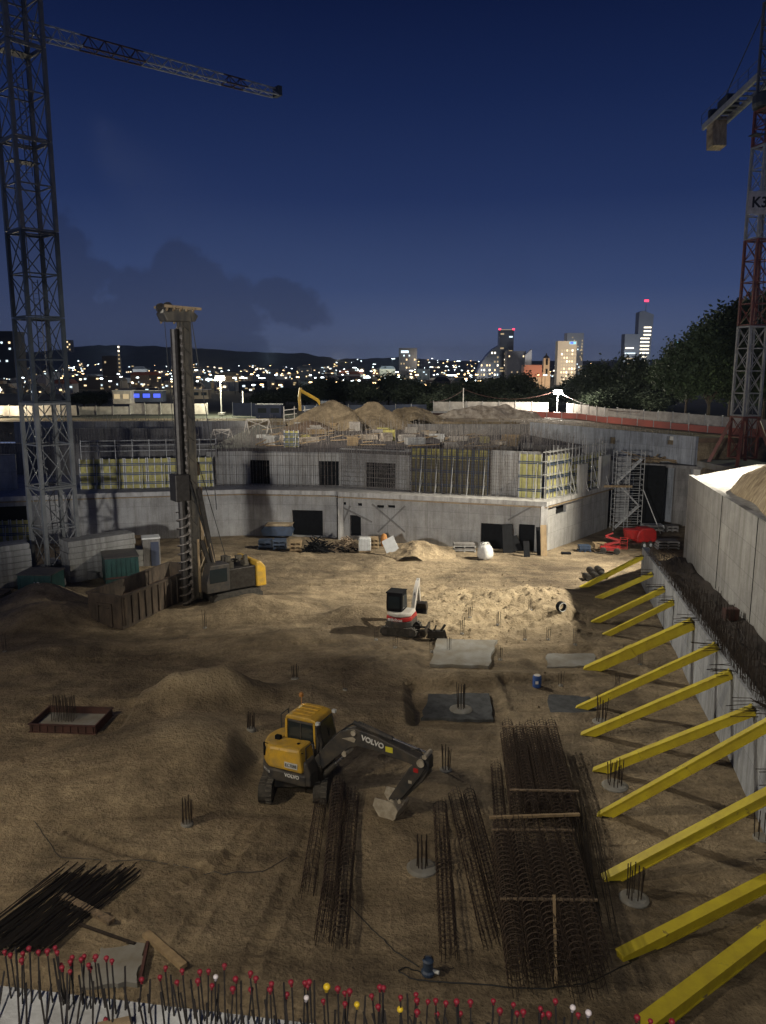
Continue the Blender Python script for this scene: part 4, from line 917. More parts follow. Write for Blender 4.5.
for s in (-.48, .48): win(t, 'e_red', s*t['w'], 1, t['h']+1.2, 3.4, 2.6, 'beacon')
win(t, 'e_dim', 0, 3, t['h']+.6, t['w'], .7, 'glowing_roof_rail')  # rail given a dim glow of its own, though it is no lamp
t = tower('office_block', 'curved office block with scattered lit windows left of the dark tower', 1280, 475, 500, 345, 'gl_d', shape=[(0, 0), (1, 0), (1, 1), (.75, .93), (.5, .8), (.25, .62), (.08, .42)]); grid(t, 7, 5, .2, .98, .12, .62, .55, ['e_dim', 'e_white', 'e_warm', 'e_cool'], .5, .4, 4); grid(t, 3, 3, .62, .98, .6, .88, .5, ['e_dim', 'e_white'], .5, .4, 6)
t = tower('office_block', 'grey slab block right of the dark glass tower', 1250, 506, 526, 351, 'city_a', pyb=392); grid(t, 6, 7, .05, .95, .25, .92, .08, ['e_dim', 'e_warm'], .4, .4, 5)
t = tower('office_block', 'pale wedge shaped block end with slanted roof', 1240, 524, 532, 349, 'city_w', shape=[(0, 0), (1, 0), (1, 1), (0, .86)])
t = tower('hotel_tower', 'white stone hotel tower with rows of lit windows', 900, 556, 577, 341, 'gl_h', pyb=395, dep=.6); grid(t, 6, 11, .16, .99, .12, .86, .93, ['e_warm', 'e_dim', 'e_white', 'e_dim'], .5, .5, 8); win(t, 'e_cyan', t['w']*.28, -.5, t['h']*.965, t['w']*.34, 2.6, 'roof_sign'); win(t, 'e_blue', t['w']*.22, -1.2, t['h']*.965, t['w']*.16, 2, 'roof_sign')
t = tower('office_tower', 'grey tower behind the white hotel tower', 1050, 565, 584, 333, 'gl_l', pyb=392); grid(t, 8, 13, .05, .95, .3, .95, .16, ['e_dim', 'e_cool'], .5, .4, 9); grid(t, 2, 12, .78, .96, .25, .9, .6, ['e_dim'], .6, .4, 2)
t = tower('office_tower', 'slender tall tower with lit bands and a red light on its mast', 1500, 635, 654, 313, 'gl_l', pyb=392, shape=[(0, 0), (.82, 0), (1, .98), (.72, 1), (.3, 1.03), (0, 1.01)])
for j in range(11): win(t, 'e_white', (-.02 if j > 2 else .12)*t['w'], -.3, t['h']*(.82-.046*j), t['w']*(.62 if j > 2 and j < 9 else .5)*(1 if j < 8 else .6), 2.2)
MB().tube((0, 6, t['h']), (0, 6, t['h']+20), .9, 6, .4).build('mast', M['gl_l'], t); win(t, 'e_red', 0, 5, t['h']+22, 8, 3.6, 'beacon')
t = tower('office_tower', 'shorter square tower joined left of the slender one', 1480, 622, 640, 334, 'gl_l', pyb=392)
for j, (w_, o_) in enumerate(((.55, -.15), (.7, -.1), (.9, 0), (.8, .0), (.6, .05))): win(t, ['e_white', 'e_cool', 'e_dim', 'e_dim', 'e_dim'][j], o_*t['w'], -.3, t['h']*(.76-.09*j), w_*t['w'], 2)
grid(t, 8, 5, .05, .95, .1, .45, .5, ['e_dim', 'e_cool'], .4, .4, 3)
t = tower('office_tower', 'narrow tower with bright sign peeping beside the tall trees', 1400, 670, 683, 341, 'gl_d', pyb=388); win(t, 'e_cyan', -.1*t['w'], -.4, t['h']*.96, t['w']*.5, 3, 'roof_sign')
t = tower('office_block', 'wide dark block with one bright top window amid far city lights', 1500, 399, 417, 348, 'gl_d', pyb=385); win(t, 'e_cool', -.18*t['w'], -.4, t['h']*.9, t['w']*.42, 4.5); grid(t, 6, 6, .05, .95, .2, .85, .25, ['e_dim', 'e_cool', 'e_warm'], .5, .4, 12)
t = tower('apartment_tower', 'far apartment tower with warm windows on the ridge right of the left crane', 2200, 64, 71, 340, 'city_b', pyb=352, cat='apartment block'); grid(t, 3, 4, .1, .9, .1, .95, .7, ['e_warm', 'e_dim'], .6, .5, 1)
t = tower('office_block', 'dark block with few lights at the left picture edge behind the crane', 600, -18, 12, 331, 'city_d', pyb=378, cat='office block'); grid(t, 8, 5, .05, .95, .3, .95, .3, ['e_dim', 'e_warm', 'e_cool'], .5, .3, 14)
t = tower('office_block', 'tall dark block between the left crane and the chimney', 800, 104, 117, 356, 'city_d', pyb=392); grid(t, 4, 5, .1, .9, .2, .9, .12, ['e_dim'], .5, .4, 15)
# lit lattice chimney/mast
q = D(121, 385, 750); t = thing('lattice_mast', 'slim mast strung with white lights left of the drill rig', 'mast', (q[0], 750, q[2])); hh = D(121, 345, 750)[2]-q[2]; MB().tube((0, 0, 0), (0, 0, hh), 1.0, 6, .6).build('shaft', M['city_a'], t)
for k in range(7): win(t, 'e_dim' if k < 5 else 'e_white', 0, -1.2, hh*(.35+.1*k), 1.4, 1.4, 'lamp')
# church
q = D(546, 388, 620); t = thing('church', 'small church with lit bell tower and red roof among the trees', 'church', (q[0], 620, q[2]-2)); k = 620/F*CP
def kz(py): return D(546, py, 620)[2]-q[2]+2
M['church'] = mat('church plaster', (.62, .5, .36), .8, var=.15, scale=.1); M['church_p'] = mat('church pink plaster', (.6, .27, .2), .8, var=.15, scale=.1)
tb = MB(); tb.box((0, 3, kz(372)/2), (8*k, 7*k, kz(372))); tb.box((0, 3, (kz(372)+kz(358))/2), (6.2*k, 5.5*k, kz(358)-kz(372))); tb = tb.build('bell_tower', M['church'], t, bevel=.2)
for z0, z1 in ((369, 376), (359, 365)): MB().box((0, 3-3.6*k, (kz(z0)+kz(z1))/2), (2*k, .5, kz(z0)-kz(z1))).build('belfry_opening', M['black'], tb)
MB().lathe([(3*k, 0), (2.6*k, 1.3*k), (1.2*k, 2.4*k), (.7*k, 3*k), (.8*k, 4.0*k), (.1*k, 5*k)], 10, (0, 3, kz(358))).build('dome', M['city_d'], t)
MB().box((-13*k, 8, kz(377)/2), (19*k, 12*k, kz(377))).build('nave', M['church'], t); 
MB().prism([(-23*k, kz(377)), (-4*k, kz(377)), (-4.3*k, kz(365)), (-22*k, kz(365))], 2, 14).build('roof', M['church_p'], t)
for x in (-20, -14, -9): win(t, 'e_dim', x*k, 1.6, kz(383), 1.4*k, 3*k)
point('church_uplight', (q[0]-4, 592, q[2]+4), 34000, (1, .74, .5), 1)
def tower_fill(px, d, back, h0, tgt, w, c, ang=40):
    q = D(px, 385, d); spot('tower_fill_spot', (q[0], d-back, h0), (q[0], d, tgt), w, ang, .6, c, 2)  # unseen spots added to brighten the tower faces
tower_fill(566, 900, 110, 2, 30, 520000, (1, .86, .68), 46); tower_fill(642, 1500, 220, 0, 70, 800000, (.85, .92, 1), 50); tower_fill(505, 1280, 240, 0, 40, 160000, (.85, .9, 1), 50); tower_fill(528, 1240, 90, 5, 45, 160000, (.95, .95, 1), 30); tower_fill(574, 1050, 90, 20, 60, 90000, (.8, .9, 1), 40)
# unseen point lights added over the town for the street lamps' glow
for px, d, w, c in ((20, 620, 160e3, (1, .75, .45)), (110, 900, 320e3, (.8, .9, 1)), (190, 700, 200e3, (1, .8, .5)), (270, 1000, 350e3, (.8, .95, 1)), (340, 1400, 600e3, (1, .8, .55)), (390, 900, 300e3, (.8, 1, .95)), (430, 1300, 500e3, (1, .85, .7)), (470, 800, 240e3, (1, .8, .6)), (600, 1100, 400e3, (1, .8, .6)), (660, 800, 220e3, (.85, .95, 1))):
    q = D(px, 385, d); point('street_glow_fill', (q[0], d, CZ(q[0], d)+32), w*.3, c, 3)
# ordinary city houses and blocks
CT = [('dim grey city block with a few lit windows on the dark plain', 'city_a'), ('tan city block with warm lit windows on the dark plain', 'city_b'), ('nearly black city block with lone lit windows on the plain', 'city_d'), ('pale city block catching the city light on the plain', 'city_w')]
blocks = 0
for i in range(250):
    d = cr_.choice([620, 700, 800, 900, 1000, 1200, 1500, 1800, 2200, 2600])*cr_.uniform(.93, 1.07); px = cr_.uniform(-10, 700)
    if 475 < px < 590 and d < 1300: continue
    if 600 < px < 690 and d < 900: continue
    x = (px-CX)/F*d*CP; z = CZ(x, d); h = cr_.choice([6, 7, 9, 12, 14, 18]) * (1 if d > 900 else .7); w = cr_.uniform(9, 24)*(1 if d < 1300 else 1.4); dp = cr_.uniform(10, 16)
    lb, m = CT[cr_.choice([0, 0, 1, 1, 2, 3])]
    t = thing('city_block', lb, 'building', (x, d, z-1), cr_.uniform(-.3, .3), lb+'s'); MB().box((0, dp/2, h/2), (w, dp, h)).build('body', M[m], t)
    if cr_.random() < .4: MB().prism([(-w/2-.4, h+.05), (w/2+.4, h+.05), (w/2-3, h+3.2), (-w/2+3, h+3.2)], 0, dp).build('roof', M['roof_r' if cr_.random() < .2 else 'city_d'], t)
    s = max(1.0, d/900)
    for k in range(cr_.randint(2, 6)):
        win(t, cr_.choice(['e_warm', 'e_dim', 'e_dim', 'e_cool', 'e_white', 'e_dim']), cr_.uniform(-.42, .42)*w, -.2, cr_.uniform(.25, .85)*h, cr_.uniform(.9, 2.4)*s, cr_.uniform(.8, 1.4)*s)
# street lamps of the city
def lamp_proto(m, lb, gp, bar):
    t = thing('street_lamp', lb, 'street lamp', group=gp); MB().tube((0, 0, 0), (0, 0, 9), .18, 5, .1).build('pole', M['city_a'], t)
    MB().box((0, -.4, 9.1), (bar, 1.0, .55)).build('lamp_head', M[m], t); return t
LP = [lamp_proto('e_lampw', 'white city street lamp burning on the dark plain', 'white street lamps of the city', 1.6), lamp_proto('e_lampo', 'amber city street lamp burning on the dark plain', 'amber street lamps of the city', 1.6), lamp_proto('e_lampw', 'wide bright white area lamp in the distant city', 'bright area lamps of the city', 5)]
for i in range(295):
    k = cr_.choices([0, 1, 2], [5, 6, 1])[0]; d = cr_.choice([450, 600, 800, 1000, 1300, 1600, 2000, 2400, 2800, 3200])*cr_.uniform(.9, 1.1); px = cr_.choice([cr_.uniform(-10, 690), cr_.uniform(330, 480), cr_.uniform(60, 330)])
    if d > 2600 and px < 300: continue
    x = (px-CX)/F*d*CP; z = CZ(x, d)+cr_.uniform(0, 6); pr = LP[k]
    o = pr if not pr.get('placed') else dup(pr, None, 0)
    pr['placed'] = 1; o.location = (x, d, z-.3); s = d/1000*cr_.uniform(.45, 1.0); o.scale = (max(1, s), 1, 1)
    if s > 1: o.scale = (s, s, 1+(s-1)*.6)
for t in LP: 
    if 'placed' in t: del t['placed']
for t in (bigA, bigB, farA, farB):
    if 'placed' in t: del t['placed']
# ------------------------------------------------------------------ tower cranes
def mast_section(mb, w, z0, z1, ch, br, n):
    """square lattice: four chords, horizontals and crossed diagonals"""
    c = [(-w/2, -w/2), (w/2, -w/2), (w/2, w/2), (-w/2, w/2)]
    for x, y in c: mb.box((x, y, (z0+z1)/2), (ch, ch, z1-z0))
    dz = (z1-z0)/n
    for i in range(n):
        za, zb = z0+i*dz, z0+(i+1)*dz
        for k in range(4):
            p, q = c[k], c[(k+1) % 4]; mb.beam((*p, za+.04), (*q, za+.04), br); 
            mb.tube((*p, za), (*q, zb), br*.42, 5); mb.tube((*q, za), (*p, zb), br*.42, 5)
    for k in range(4):
        p, q = c[k], c[(k+1) % 4]; mb.beam((*p, z1-.06), (*q, z1-.06), br*1.6)
lc = thing('tower_crane', 'tall grey lattice tower crane mast between concrete ballast stacks at left', 'tower crane', (-24.0, 57.2, 0), math.radians(47))
WC = 2.35
for z0, z1, mt, n in ((.9, 6.9, 'crane_g', 2), (6.95, 12.9, 'crane_g', 2), (12.95, 18.7, 'crane_d', 2), (18.75, 24.4, 'crane_d', 2), (24.45, 30.2, 'crane_m', 2), (30.25, 36, 'crane_m', 2), (36.05, 42, 'crane_m', 2), (42.05, 48, 'crane_m', 2)):
    m = MB(); mast_section(m, WC, z0, z1, .25, .09, n); m.build('mast_section', M[mt], lc)
m = MB()
for s in (-1, 1): m.beam((-3.4, s*.0+s*1.15, .6), (3.4, s*1.15, .6), .35, .5); m.beam((s*1.15, -3.4, .6), (s*1.15, 3.4, .6), .35, .45)
m.build('base_frame', M['crane_m'], lc)
m = MB()
for k in range(7):
    z0, z1 = 1+k*6.8, min(1+(k+1)*6.8, 47.5); x = -.35 if k % 2 else .35; m.beam((x-.2, .4, z0), (x-.2, .9, z1), .05); m.beam((x+.2, .4, z0), (x+.2, .9, z1), .05)
    for q in range(18): f = (q+.5)/18; m.beam((x-.2, .4+.5*f, z0+(z1-z0)*f), (x+.2, .4+.5*f, z0+(z1-z0)*f), .03)
m.build('ladder', M['crane_m'], lc)
for z in (12.9, 18.7, 29, 35.8): MB().box((0, .5, z), (1.9, 1.1, .06)).build('platform', M['crane_d'], lc)
MB().path([(.9, .9, 1), (.95, .95, 20), (.9, .9, 47)], .03, 4).build('power_cable', M['cable'], lc)
# a second crane stands further off to the left; only its jib reaches into view
jt = D(279, 97, 96); jr = D(35, 37, 80); jv = Vector(jt)-Vector(jr); jl = jv.length; jd = jv.normalized(); c0 = Vector(jr)-jd*14
c2 = thing('tower_crane', 'pale and dark banded crane jib reaching in behind the left mast', 'tower crane', (c0.x, c0.y, 7.5), math.atan2(jd.y, jd.x))
zj = c0.z-7.5; slope = jd.z/math.hypot(jd.x, jd.y); LJ = (jl+14)
def jib(mb, x0, x1, hh0, hh1, w, n):
    for i in range(n):
        a, b = x0+(x1-x0)*i/n, x0+(x1-x0)*(i+1)/n; ha, hb = hh0+(hh1-hh0)*i/n, hh0+(hh1-hh0)*(i+1)/n
        for y in (-w/2, w/2):
            mb.beam((a, y, 0), (b, y, 0), .13); mb.tube((a, y, 0), ((a+b)/2, 0, (ha+hb)/2), .045, 4); mb.tube((b, y, 0), ((a+b)/2, 0, (ha+hb)/2), .045, 4)
        mb.beam((a, 0, ha), (b, 0, hb), .12); mb.beam((a, -w/2, 0), (a, w/2, 0), .06); mb.beam((a, -w/2, 0), (b, w/2, 0), .05)
def jh(x): return 1.55-.75*x/LJ
tot = LJ/math.sqrt(1+0)
for f0, f1, mt in ((0, .385, 'crane_m'), (.385, .455, 'crane_l'), (.455, .61, 'jib_d'), (.61, .83, 'crane_l'), (.83, .895, 'jib_d'), (.895, .99, 'crane_l')):
    m = MB(); jib(m, f0*LJ, f1*LJ, jh(f0*LJ), jh(f1*LJ), 1.2, max(2, int((f1-f0)*LJ/1.5))); o = m.build('jib_section', M[mt], c2, loc=(0, 0, zj)); o.rotation_euler.y = -math.atan(slope)
o = MB().box((LJ*.995, 0, .5), (.5, 1.2, 1.0)).build('jib_tip', M['crane_d'], c2, loc=(0, 0, zj)); o.rotation_euler.y = -math.atan(slope)
m = MB(); mast_section(m, 2, 0, zj-.2, .2, .08, 14); m.build('mast_section', M['crane_m'], c2)
# right crane on red legs
kc = thing('tower_crane', 'right tower crane on splayed red legs with hanging counterweight', 'tower crane', (31.3, 69.5, 6.55), math.radians(14))
WK = 1.55
for z0, z1, mt, n in ((1.0, 4.6, 'crane_r', 2), (4.65, 12.2, 'crane_l', 4), (12.25, 19.2, 'crane_r', 4), (19.25, 26.5, 'crane_l', 4), (26.55, 29.3, 'crane_r', 2)):
    m = MB(); mast_section(m, WK, z0, z1, .2, .085, n); m.build('mast_section', M[mt], kc)
m = MB()
for x in (-1, 1):
    for y in (-1, 1): m.beam((x*2.0, y*2.0, .1), (x*WK/2, y*WK/2, 4.2), .28)
m.build('splayed_leg', M['crane_r'], kc)
m = MB(); m.box((0, 0, .25), (5.2, 5.2, .5)); m.build('base_slab', M['conc_pad'], kc)
m = MB()
for k in range(5):
    z0 = 1+k*5.6; x = .3*(-1)**k
    for s in (-.18, .18): m.beam((x+s, -.5, z0), (x+s, -.2, z0+5.6), .05)
m.build('ladder', M['crane_m'], kc)
ri = math.radians(-14)
sg = MB().box((0, 0, 0), (2.3, .06, 1.75)).build('name_board', M['white'], kc, loc=(-.55*math.cos(ri)+1.2*math.sin(ri), -.55*math.sin(ri)-1.2*math.cos(ri), 21.9), rot=(0, 0, ri))
def text(s, size, m, parent, loc, rot, ext=.006, align='CENTER', name='lettering', bold=0, sx=1.0):
    cu = bpy.data.curves.new(name, 'FONT'); cu.body = s; cu.size = size; cu.extrude = ext; cu.align_x = align; cu.align_y = 'CENTER'; cu.offset = bold; cu.materials.append(m)
    o = bpy.data.objects.new(name, cu); COL.objects.link(o); bpy.context.view_layer.update()
    me = bpy.data.meshes.new_from_object(o.evaluated_get(bpy.context.evaluated_depsgraph_get())); bpy.data.objects.remove(o); bpy.data.curves.remove(cu)
    o = bpy.data.objects.new(name, me); COL.objects.link(o); o.parent = parent; o.location = loc; o.rotation_euler = rot; return o
M['ink'] = mat('black lettering', (.02, .02, .02), .6); M['ink_w'] = mat('white lettering', (.7, .7, .68), .6, var=.1); M['ink_y'] = mat('yellow sticker', (.65, .6, .05), .5, var=.1)
text('K3', 1.15, M['ink'], sg, (-.22, -.04, 0), (PI/2, 0, 0), bold=.03)
# slewing part, counter jib, cab, jib
top = 29.4
MB().lathe([(1.3, 0), (1.4, .3), (1.4, .9), (1.2, 1.1)], 16, (0, 0, top)).build('slewing_ring', M['crane_d'], kc)
m = MB(); mast_section(m, 1.5, top+1.1, top+8, .18, .08, 4); m.build('tower_head', M['crane_m'], kc)
cj = Vector((-.5, 11.0, 0)); ca = math.atan2(cj.y, cj.x)-math.radians(14); cl = math.hypot(cj.x, cj.y)
def cjm(mb, name, m, parent=kc): return mb.build(name, M[m], parent, loc=(0, 0, top+2.6), rot=(0, .12, ca))
m = MB()
for s in (-.75, .75): m.beam((.5, s, .2), (cl, s, .2), .22, .5)
for k in range(12): m.beam((.8+k*cl/12, -.75, .2), (.8+k*cl/12, .75, .2), .1, .12)
cjm(m, 'counter_jib', 'crane_l'); m = MB()
for s in (-.85, .85):
    m.tube((.5, s, 1.4), (cl, s, 1.4), .03, 4); m.tube((.5, s, .9), (cl, s, .9), .02, 4)
    for k in range(7): m.tube((.6+k*cl/6.3, s, .4), (.6+k*cl/6.3, s, 1.4), .025, 4)
cjm(m, 'walkway_rail', 'crane_d'); m = MB()
m.box((cl-1.2, 0, -.8), (1.3, 1.3, 2.6)); cjm(m, 'counterweight', 'tarp')
m = MB(); m.box((cl-3.4, 0, .9), (1.9, 1.1, 1.0)); cjm(m, 'hoist_winch', 'crane_d'); m = MB(); m.lathe([(.45, -.6), (.45, .6)], 10, (cl-.4, 0, 1.0)); cjm(m, 'winch_drum', 'crane_d')
m = MB(); m.tube((.2, 0, 6.6), (cl-.6, 0, .5), .05, 4); cjm(m, 'tie_bar', 'crane_d')
m = MB(); jib(m, -1, -30, 1.6, 1.1, 1.3, 18); cjm(m, 'jib', 'crane_r')
cb_ = MB().box((0, 0, 0), (1.4, 1.5, 2.0)).build('operator_cab', M['crane_d'], kc, bevel=.06, loc=(1.5, -.6, top+2.4)); MB().box((-.72, 0, .3), (.03, 1.2, 1.1)).build('window', M['glass'], cb_)
m = MB(); m.box((-1.5, -.6, top-2.3), (.9, .9, .08)); 
for s in (-.4, .4): m.tube((-1.5+s, -1.0, top-2.3), (-1.5+s, -1.0, top-1.2), .025, 4)
m.tube((-1.9, -1.0, top-1.25), (-1.1, -1, top-1.25), .025, 4); m.build('platform', M['crane_d'], kc)
# ------------------------------------------------------------------ ballast stacks, containers, skip, cabin by the left crane
M['ballast'] = concrete('ballast concrete', (.27, .27, .26), stain=.7, joints=False)
def ballast(x, y, rz, n, w, dpt, hh, label, z=0):
    for k in range(n):
        j = RN.uniform(-.05, .05); o = MB().box((0, 0, hh/2), (w, dpt, hh-.02)).build('ballast_block', M['ballast'], bevel=.03)
        o.location = (x+j, y+RN.uniform(-.05, .05), z+k*hh); o.rotation_euler.z = rz
        tag(o, label+(', topmost' if k == n-1 else ', lowest' if k == 0 else ', mid pile'), 'ballast block', label+' blocks')
ballast(-21.0, 57.6, math.radians(42), 7, 5.0, 1.6, .43, 'pale ballast block, pile right of the crane mast', .15)
ballast(-26.6, 54.9, math.radians(38), 7, 3.0, 1.6, .43, 'pale ballast block, pile left of the crane mast', .15)
ballast(-20.3, 60.4, math.radians(30), 3, 4, 1.6, .45, 'grey ballast block, low pile behind the crane', .1)
def crate_box(loc, rz, d, m, label, txt=None, name='site_container', band='orange'):
    t = thing(name, label, 'container', loc, rz); MB().box((0, 0, d[2]/2), d).build('body', M[m], t, bevel=.03)
    mm = MB(); n = int(d[0]/.3)
    for k in range(n): mm.box((-d[0]/2+(k+.5)*d[0]/n, -d[1]/2-.015, d[2]*.5), (.08, .03, d[2]*.9))
    mm.build('corrugation', M[m], t); MB().box((0, 0, d[2]+.03), (d[0]+.1, d[1]+.1, .07)).build('lid', M['mach_d'], t)
    MB().box((0, -d[1]/2-.04, d[2]*.30), (d[0]*1.01, .03, .12)).build('stripe', M[band], t)
    if txt: text(txt, .42, M['ink_w'], t, (.35, -d[1]/2-.06, d[2]*.66), (PI/2, 0, 0))
    return t
crate_box((-22.9, 51.9, .15), math.radians(-4), (2.3, 1.9, 1.75), 'green', 'dark green container with white letters at the crane foot', 'AB ri', band='wood')
crate_box((-19.0, 56.2, .1), math.radians(24), (2.3, 2.6, 2.0), 'green', 'dark green container with a faded red stripe behind the rusty skip', None, band='red_d')
t = thing('portable_toilet', 'grey site toilet cabin with dark blue door behind the skip', 'toilet cabin', (-18.2, 61.2, 0), math.radians(20))
MB().box((0, 0, 1.1), (1.3, 1.2, 2.2)).build('body', M['conc_d'], t, bevel=.04); MB().box((0, 0, 2.28), (1.4, 1.3, .14)).build('roof', M['plast'], t, bevel=.04); MB().box((.25, -.62, 1.05), (.6, .05, 1.9)).build('door', M['hoard_k'], t)
q = GH(125, 556); m = MB()
for s in (0, 3.0): m.tube((s, 0, 0), (s, 0, 1.1), .04)
for z in (.6, 1.1): m.tube((0, 0, z), (3.0, .6, z), .035)
m.box((1.0, 1.2, .4), (1.6, 1.2, .9)); o = m.build('site_barrier', M['wood']); o.location = (q[0]-1.2, q[1]+2.5, q[2]); tag(o, 'timber edged barrier between ballast stack and toilet cabin', 'barrier')
# rusty skip: open-topped, ribbed, with a door frame at its end
def skip():
    a = Vector((-16.6, 45.9, 0)); b = Vector((-13.6, 53.4, 0)); d = b-a; L = d.length; t = thing('waste_skip', 'rusty ribbed open skip container left of the drill rig', 'skip', a, math.atan2(d.y, d.x)-PI/2)
    w, h = 2.6, 1.75; t.location.z = .05
    m = MB(); m.box((0, L/2, .12), (w, L, .2)); 
    for s in (-1, 1): m.box((s*(w/2-.04), L/2, h/2+.2), (.08, L-.17, h))
    m.box((0, L-.04, h/2+.2), (w-.17, .08, h)); m.build('body', M['rust'], t)
    m = MB()
    for s in (-1, 1):
        for k in range(13): m.box((s*(w/2+.05), .25+k*(L-.5)/12, h/2+.2), (.1, .12, h-.05))
        m.box((s*w/2, L/2, h+.25), (.16, L, .14))
    m.box((0, L, h+.25), (w, .15, .14)); m.box((0, 0, h+.25), (w, .15, .14)); m.build('rib', M['rust'], t)
    dr = MB().box((0, .04, h/2+.2), (w-.17, .08, h)).build('door', M['rust'], t); mm = MB()
    for x in (-.5, .5): mm.box((x, -.05, h*.42), (.14, .1, h*.75))
    mm.box((0, -.05, h*.82), (1.1, .1, .14)); mm.box((0, -.04, h*.4), (.8, .05, h*.6)); mm.build('hook_frame', M['rust'], dr)
    n = 26; U, V = np.meshgrid(np.linspace(-1, 1, n), np.linspace(0, 1, n*2), indexing='ij')
    o = sheet('debris', U*(w/2-.1), .1+V*(L-.2), .95+.7*fbm(U*3, V*9, 4, 3)+.3*(1-U*U), M['soil']); o.parent = t; return t
skip()
# timber pallets at the far left edge
for k in range(3):
    m = MB()
    for q in range(5): m.box((0, -.8+q*.4, .14), (2.2, .26, .04))
    for s in (-.9, 0, .9): m.box((s, 0, .06), (.12, 1.8, .11))
    o = m.build('pallet', M['wood']); o.location = (-26.2, 51.6, .1+k*.17); tag(o, ('lowest', 'middle', 'top')[k]+' pallet of the low stack beside the left green container', 'pallet')
# ------------------------------------------------------------------ drilling rig
M['mastp'] = mat('greasy mast paint', (.10, .085, .06), .6, c2=(.03, .028, .025), scale=2.2, stretch=(1, 1, .35), detail=10)
rg = thing('drilling_rig', 'tall piling rig with dark mast and yellow counterweight', 'drilling rig', (-10.15, 51.75, .05), math.radians(217))
for s in (-1, 1):
    MB().prism([(-1.5, .35), (-1.2, .05), (1.7, .05), (2.0, .35), (2.0, .65), (1.7, .92), (-1.2, .92), (-1.5, .65)], s*1.25-.35, s*1.25+.35).build('track', M['rubber'], rg)
MB().slab([(-1.7, -.95), (1.7, -.95), (1.7, .95), (-1.7, .95)], .3, 1.0).build('undercarriage', M['mach_d'], rg)
MB().prism([(-1.15, 1.05), (1.3, 1.05), (1.3, 1.8), (.8, 2.45), (-1.15, 2.45)], -1.35, 1.35).build('engine_house', M['steel_d'], rg, bevel=.06)
m = MB()
for k in range(14): x_ = RN.uniform(-.9, 1.9); y_ = RN.uniform(-1.2, 1.2); m.box((x_, y_, 2.6+RN.uniform(-.2, .3)), (RN.uniform(.15, .5), RN.uniform(.15, .5), RN.uniform(.2, .6)))
m.build('deck_gear', M['mastp'], rg)
m = MB()
for k in range(7): m.path([(1.3, -1+.28*k, 2.2), (1.7+.1*(k % 3), -.9+.26*k, 3.6+.3*(k % 4)), (2.3, -.5+.15*k, 2.6+.5*(k % 3)), (2.3, -.2+.05*k, 1.4)], .05, 5)
m.build('hose_bank', M['tarp'], rg)
MB().prism([(-1.9, 1.0), (-1.16, 1.0), (-1.16, 2.7), (-1.5, 2.7), (-1.85, 2.3)], -1.45, 1.45).build('counterweight', M['mach_y'], rg, bevel=.08)
cb_ = MB().prism([(.8, 1.1), (2.4, 1.1), (2.4, 1.8), (2.1, 2.9), (.8, 2.9)], .55, 1.5).build('cab', M['mach_d'], rg, bevel=.05); MB().box((1.6, 1.515, 2.2), (1.2, .02, .9)).build('window', M['glass'], cb_)
XM = 2.55
mb = MB().box((XM, 0, 9.3), (.46, .44, 17.6))
for s in (-1, 1):
    for u in (-1, 1): mb.box((XM+u*.27, s*.28, 9.3), (.11, .12, 17.6))
    for k in range(26): mb.beam((XM-.26, s*.31, .6+k*.67), (XM+.26, s*.31, .6+k*.67+(.5 if k % 2 else .1)), .07, .05)
for k in range(30): mb.box((XM-.27, 0, .7+k*.58), (.06, .52, .10))
mb.build('mast', M['mastp'], rg, bevel=0)
m = MB()
for y_, z0, z1, w_ in ((-.4, 1.2, 6.5, .10), (.4, 1.0, 4.5, .10)): m.box((XM-.15, y_, (z0+z1)/2), (.12, w_, z1-z0))
m.box((XM+.1, -.44, 3.6), (.2, .12, 4.6)); m.build('cable_guide', M['wood'], rg)
m = MB()
for s in (-.3, .3):
    for k in range(36): m.box((XM+.36, s, .8+k*.48), (.12, .1, .2))
    m.box((XM+.30, s, 9.2), (.08, .08, 17.2))
m.build('guide_rail', M['rebar_g'], rg)
m = MB(); m.tube((XM+.66, 0, .0), (XM+.66, 0, 17.6), .24, 10); m.build('kelly_bar', M['steel_d'], rg)
m = MB()                                                   # auger flights
for k in range(11):
    z = .3+k*.55
    vs = []; n = 10
    for i in range(n+1):
        a = 2*PI*i/n; zz = z+.5*i/n
        vs += [(XM+.66+.12*math.cos(a), .12*math.sin(a), zz), (XM+.66+.42*math.cos(a), .42*math.sin(a), zz), (XM+.66+.42*math.cos(a), .42*math.sin(a), zz+.05), (XM+.66+.12*math.cos(a), .12*math.sin(a), zz+.05)]
    m.add(vs, [(i*4+j, i*4+(j+1) % 4, i*4+4+(j+1) % 4, i*4+4+j) for i in range(n) for j in range(4)])
m.build('auger', M['rebar_g'], rg)
MB().box((XM+.75, 0, 7.9), (.95, 1.0, 1.7)).build('rotary_drive', M['steel_d'], rg, bevel=.06)
cw = MB().prism([(XM-.5, 18.05), (XM+1.3, 18.05), (XM+1.5, 18.5), (XM+1.3, 18.75), (XM-.3, 18.75), (XM-.7, 18.4)], -.62, .62).build('mast_head', M['mastp'], rg, bevel=.05)
for s in (-.55, .55):
    o = MB().lathe([(.30, -.08), (.24, 0), (.30, .08)], 14).build('sheave', M['steel_d'], cw); o.location = (XM+1.2, s, 18.85); o.rotation_euler = (PI/2, 0, 0)
m = MB()
for k in range(5): m.beam((XM-.6+k*.42, -.95, 18.0+.1*(k % 2)), (XM-.3+k*.42, .95, 18.8), .10)
m.beam((XM-.8, -.8, 18.8), (XM+1.5, -.8, 18.9), .16); m.beam((XM-.8, .8, 18.8), (XM+1.5, .8, 18.9), .16); m.build('head_frame', M['wood'], rg)
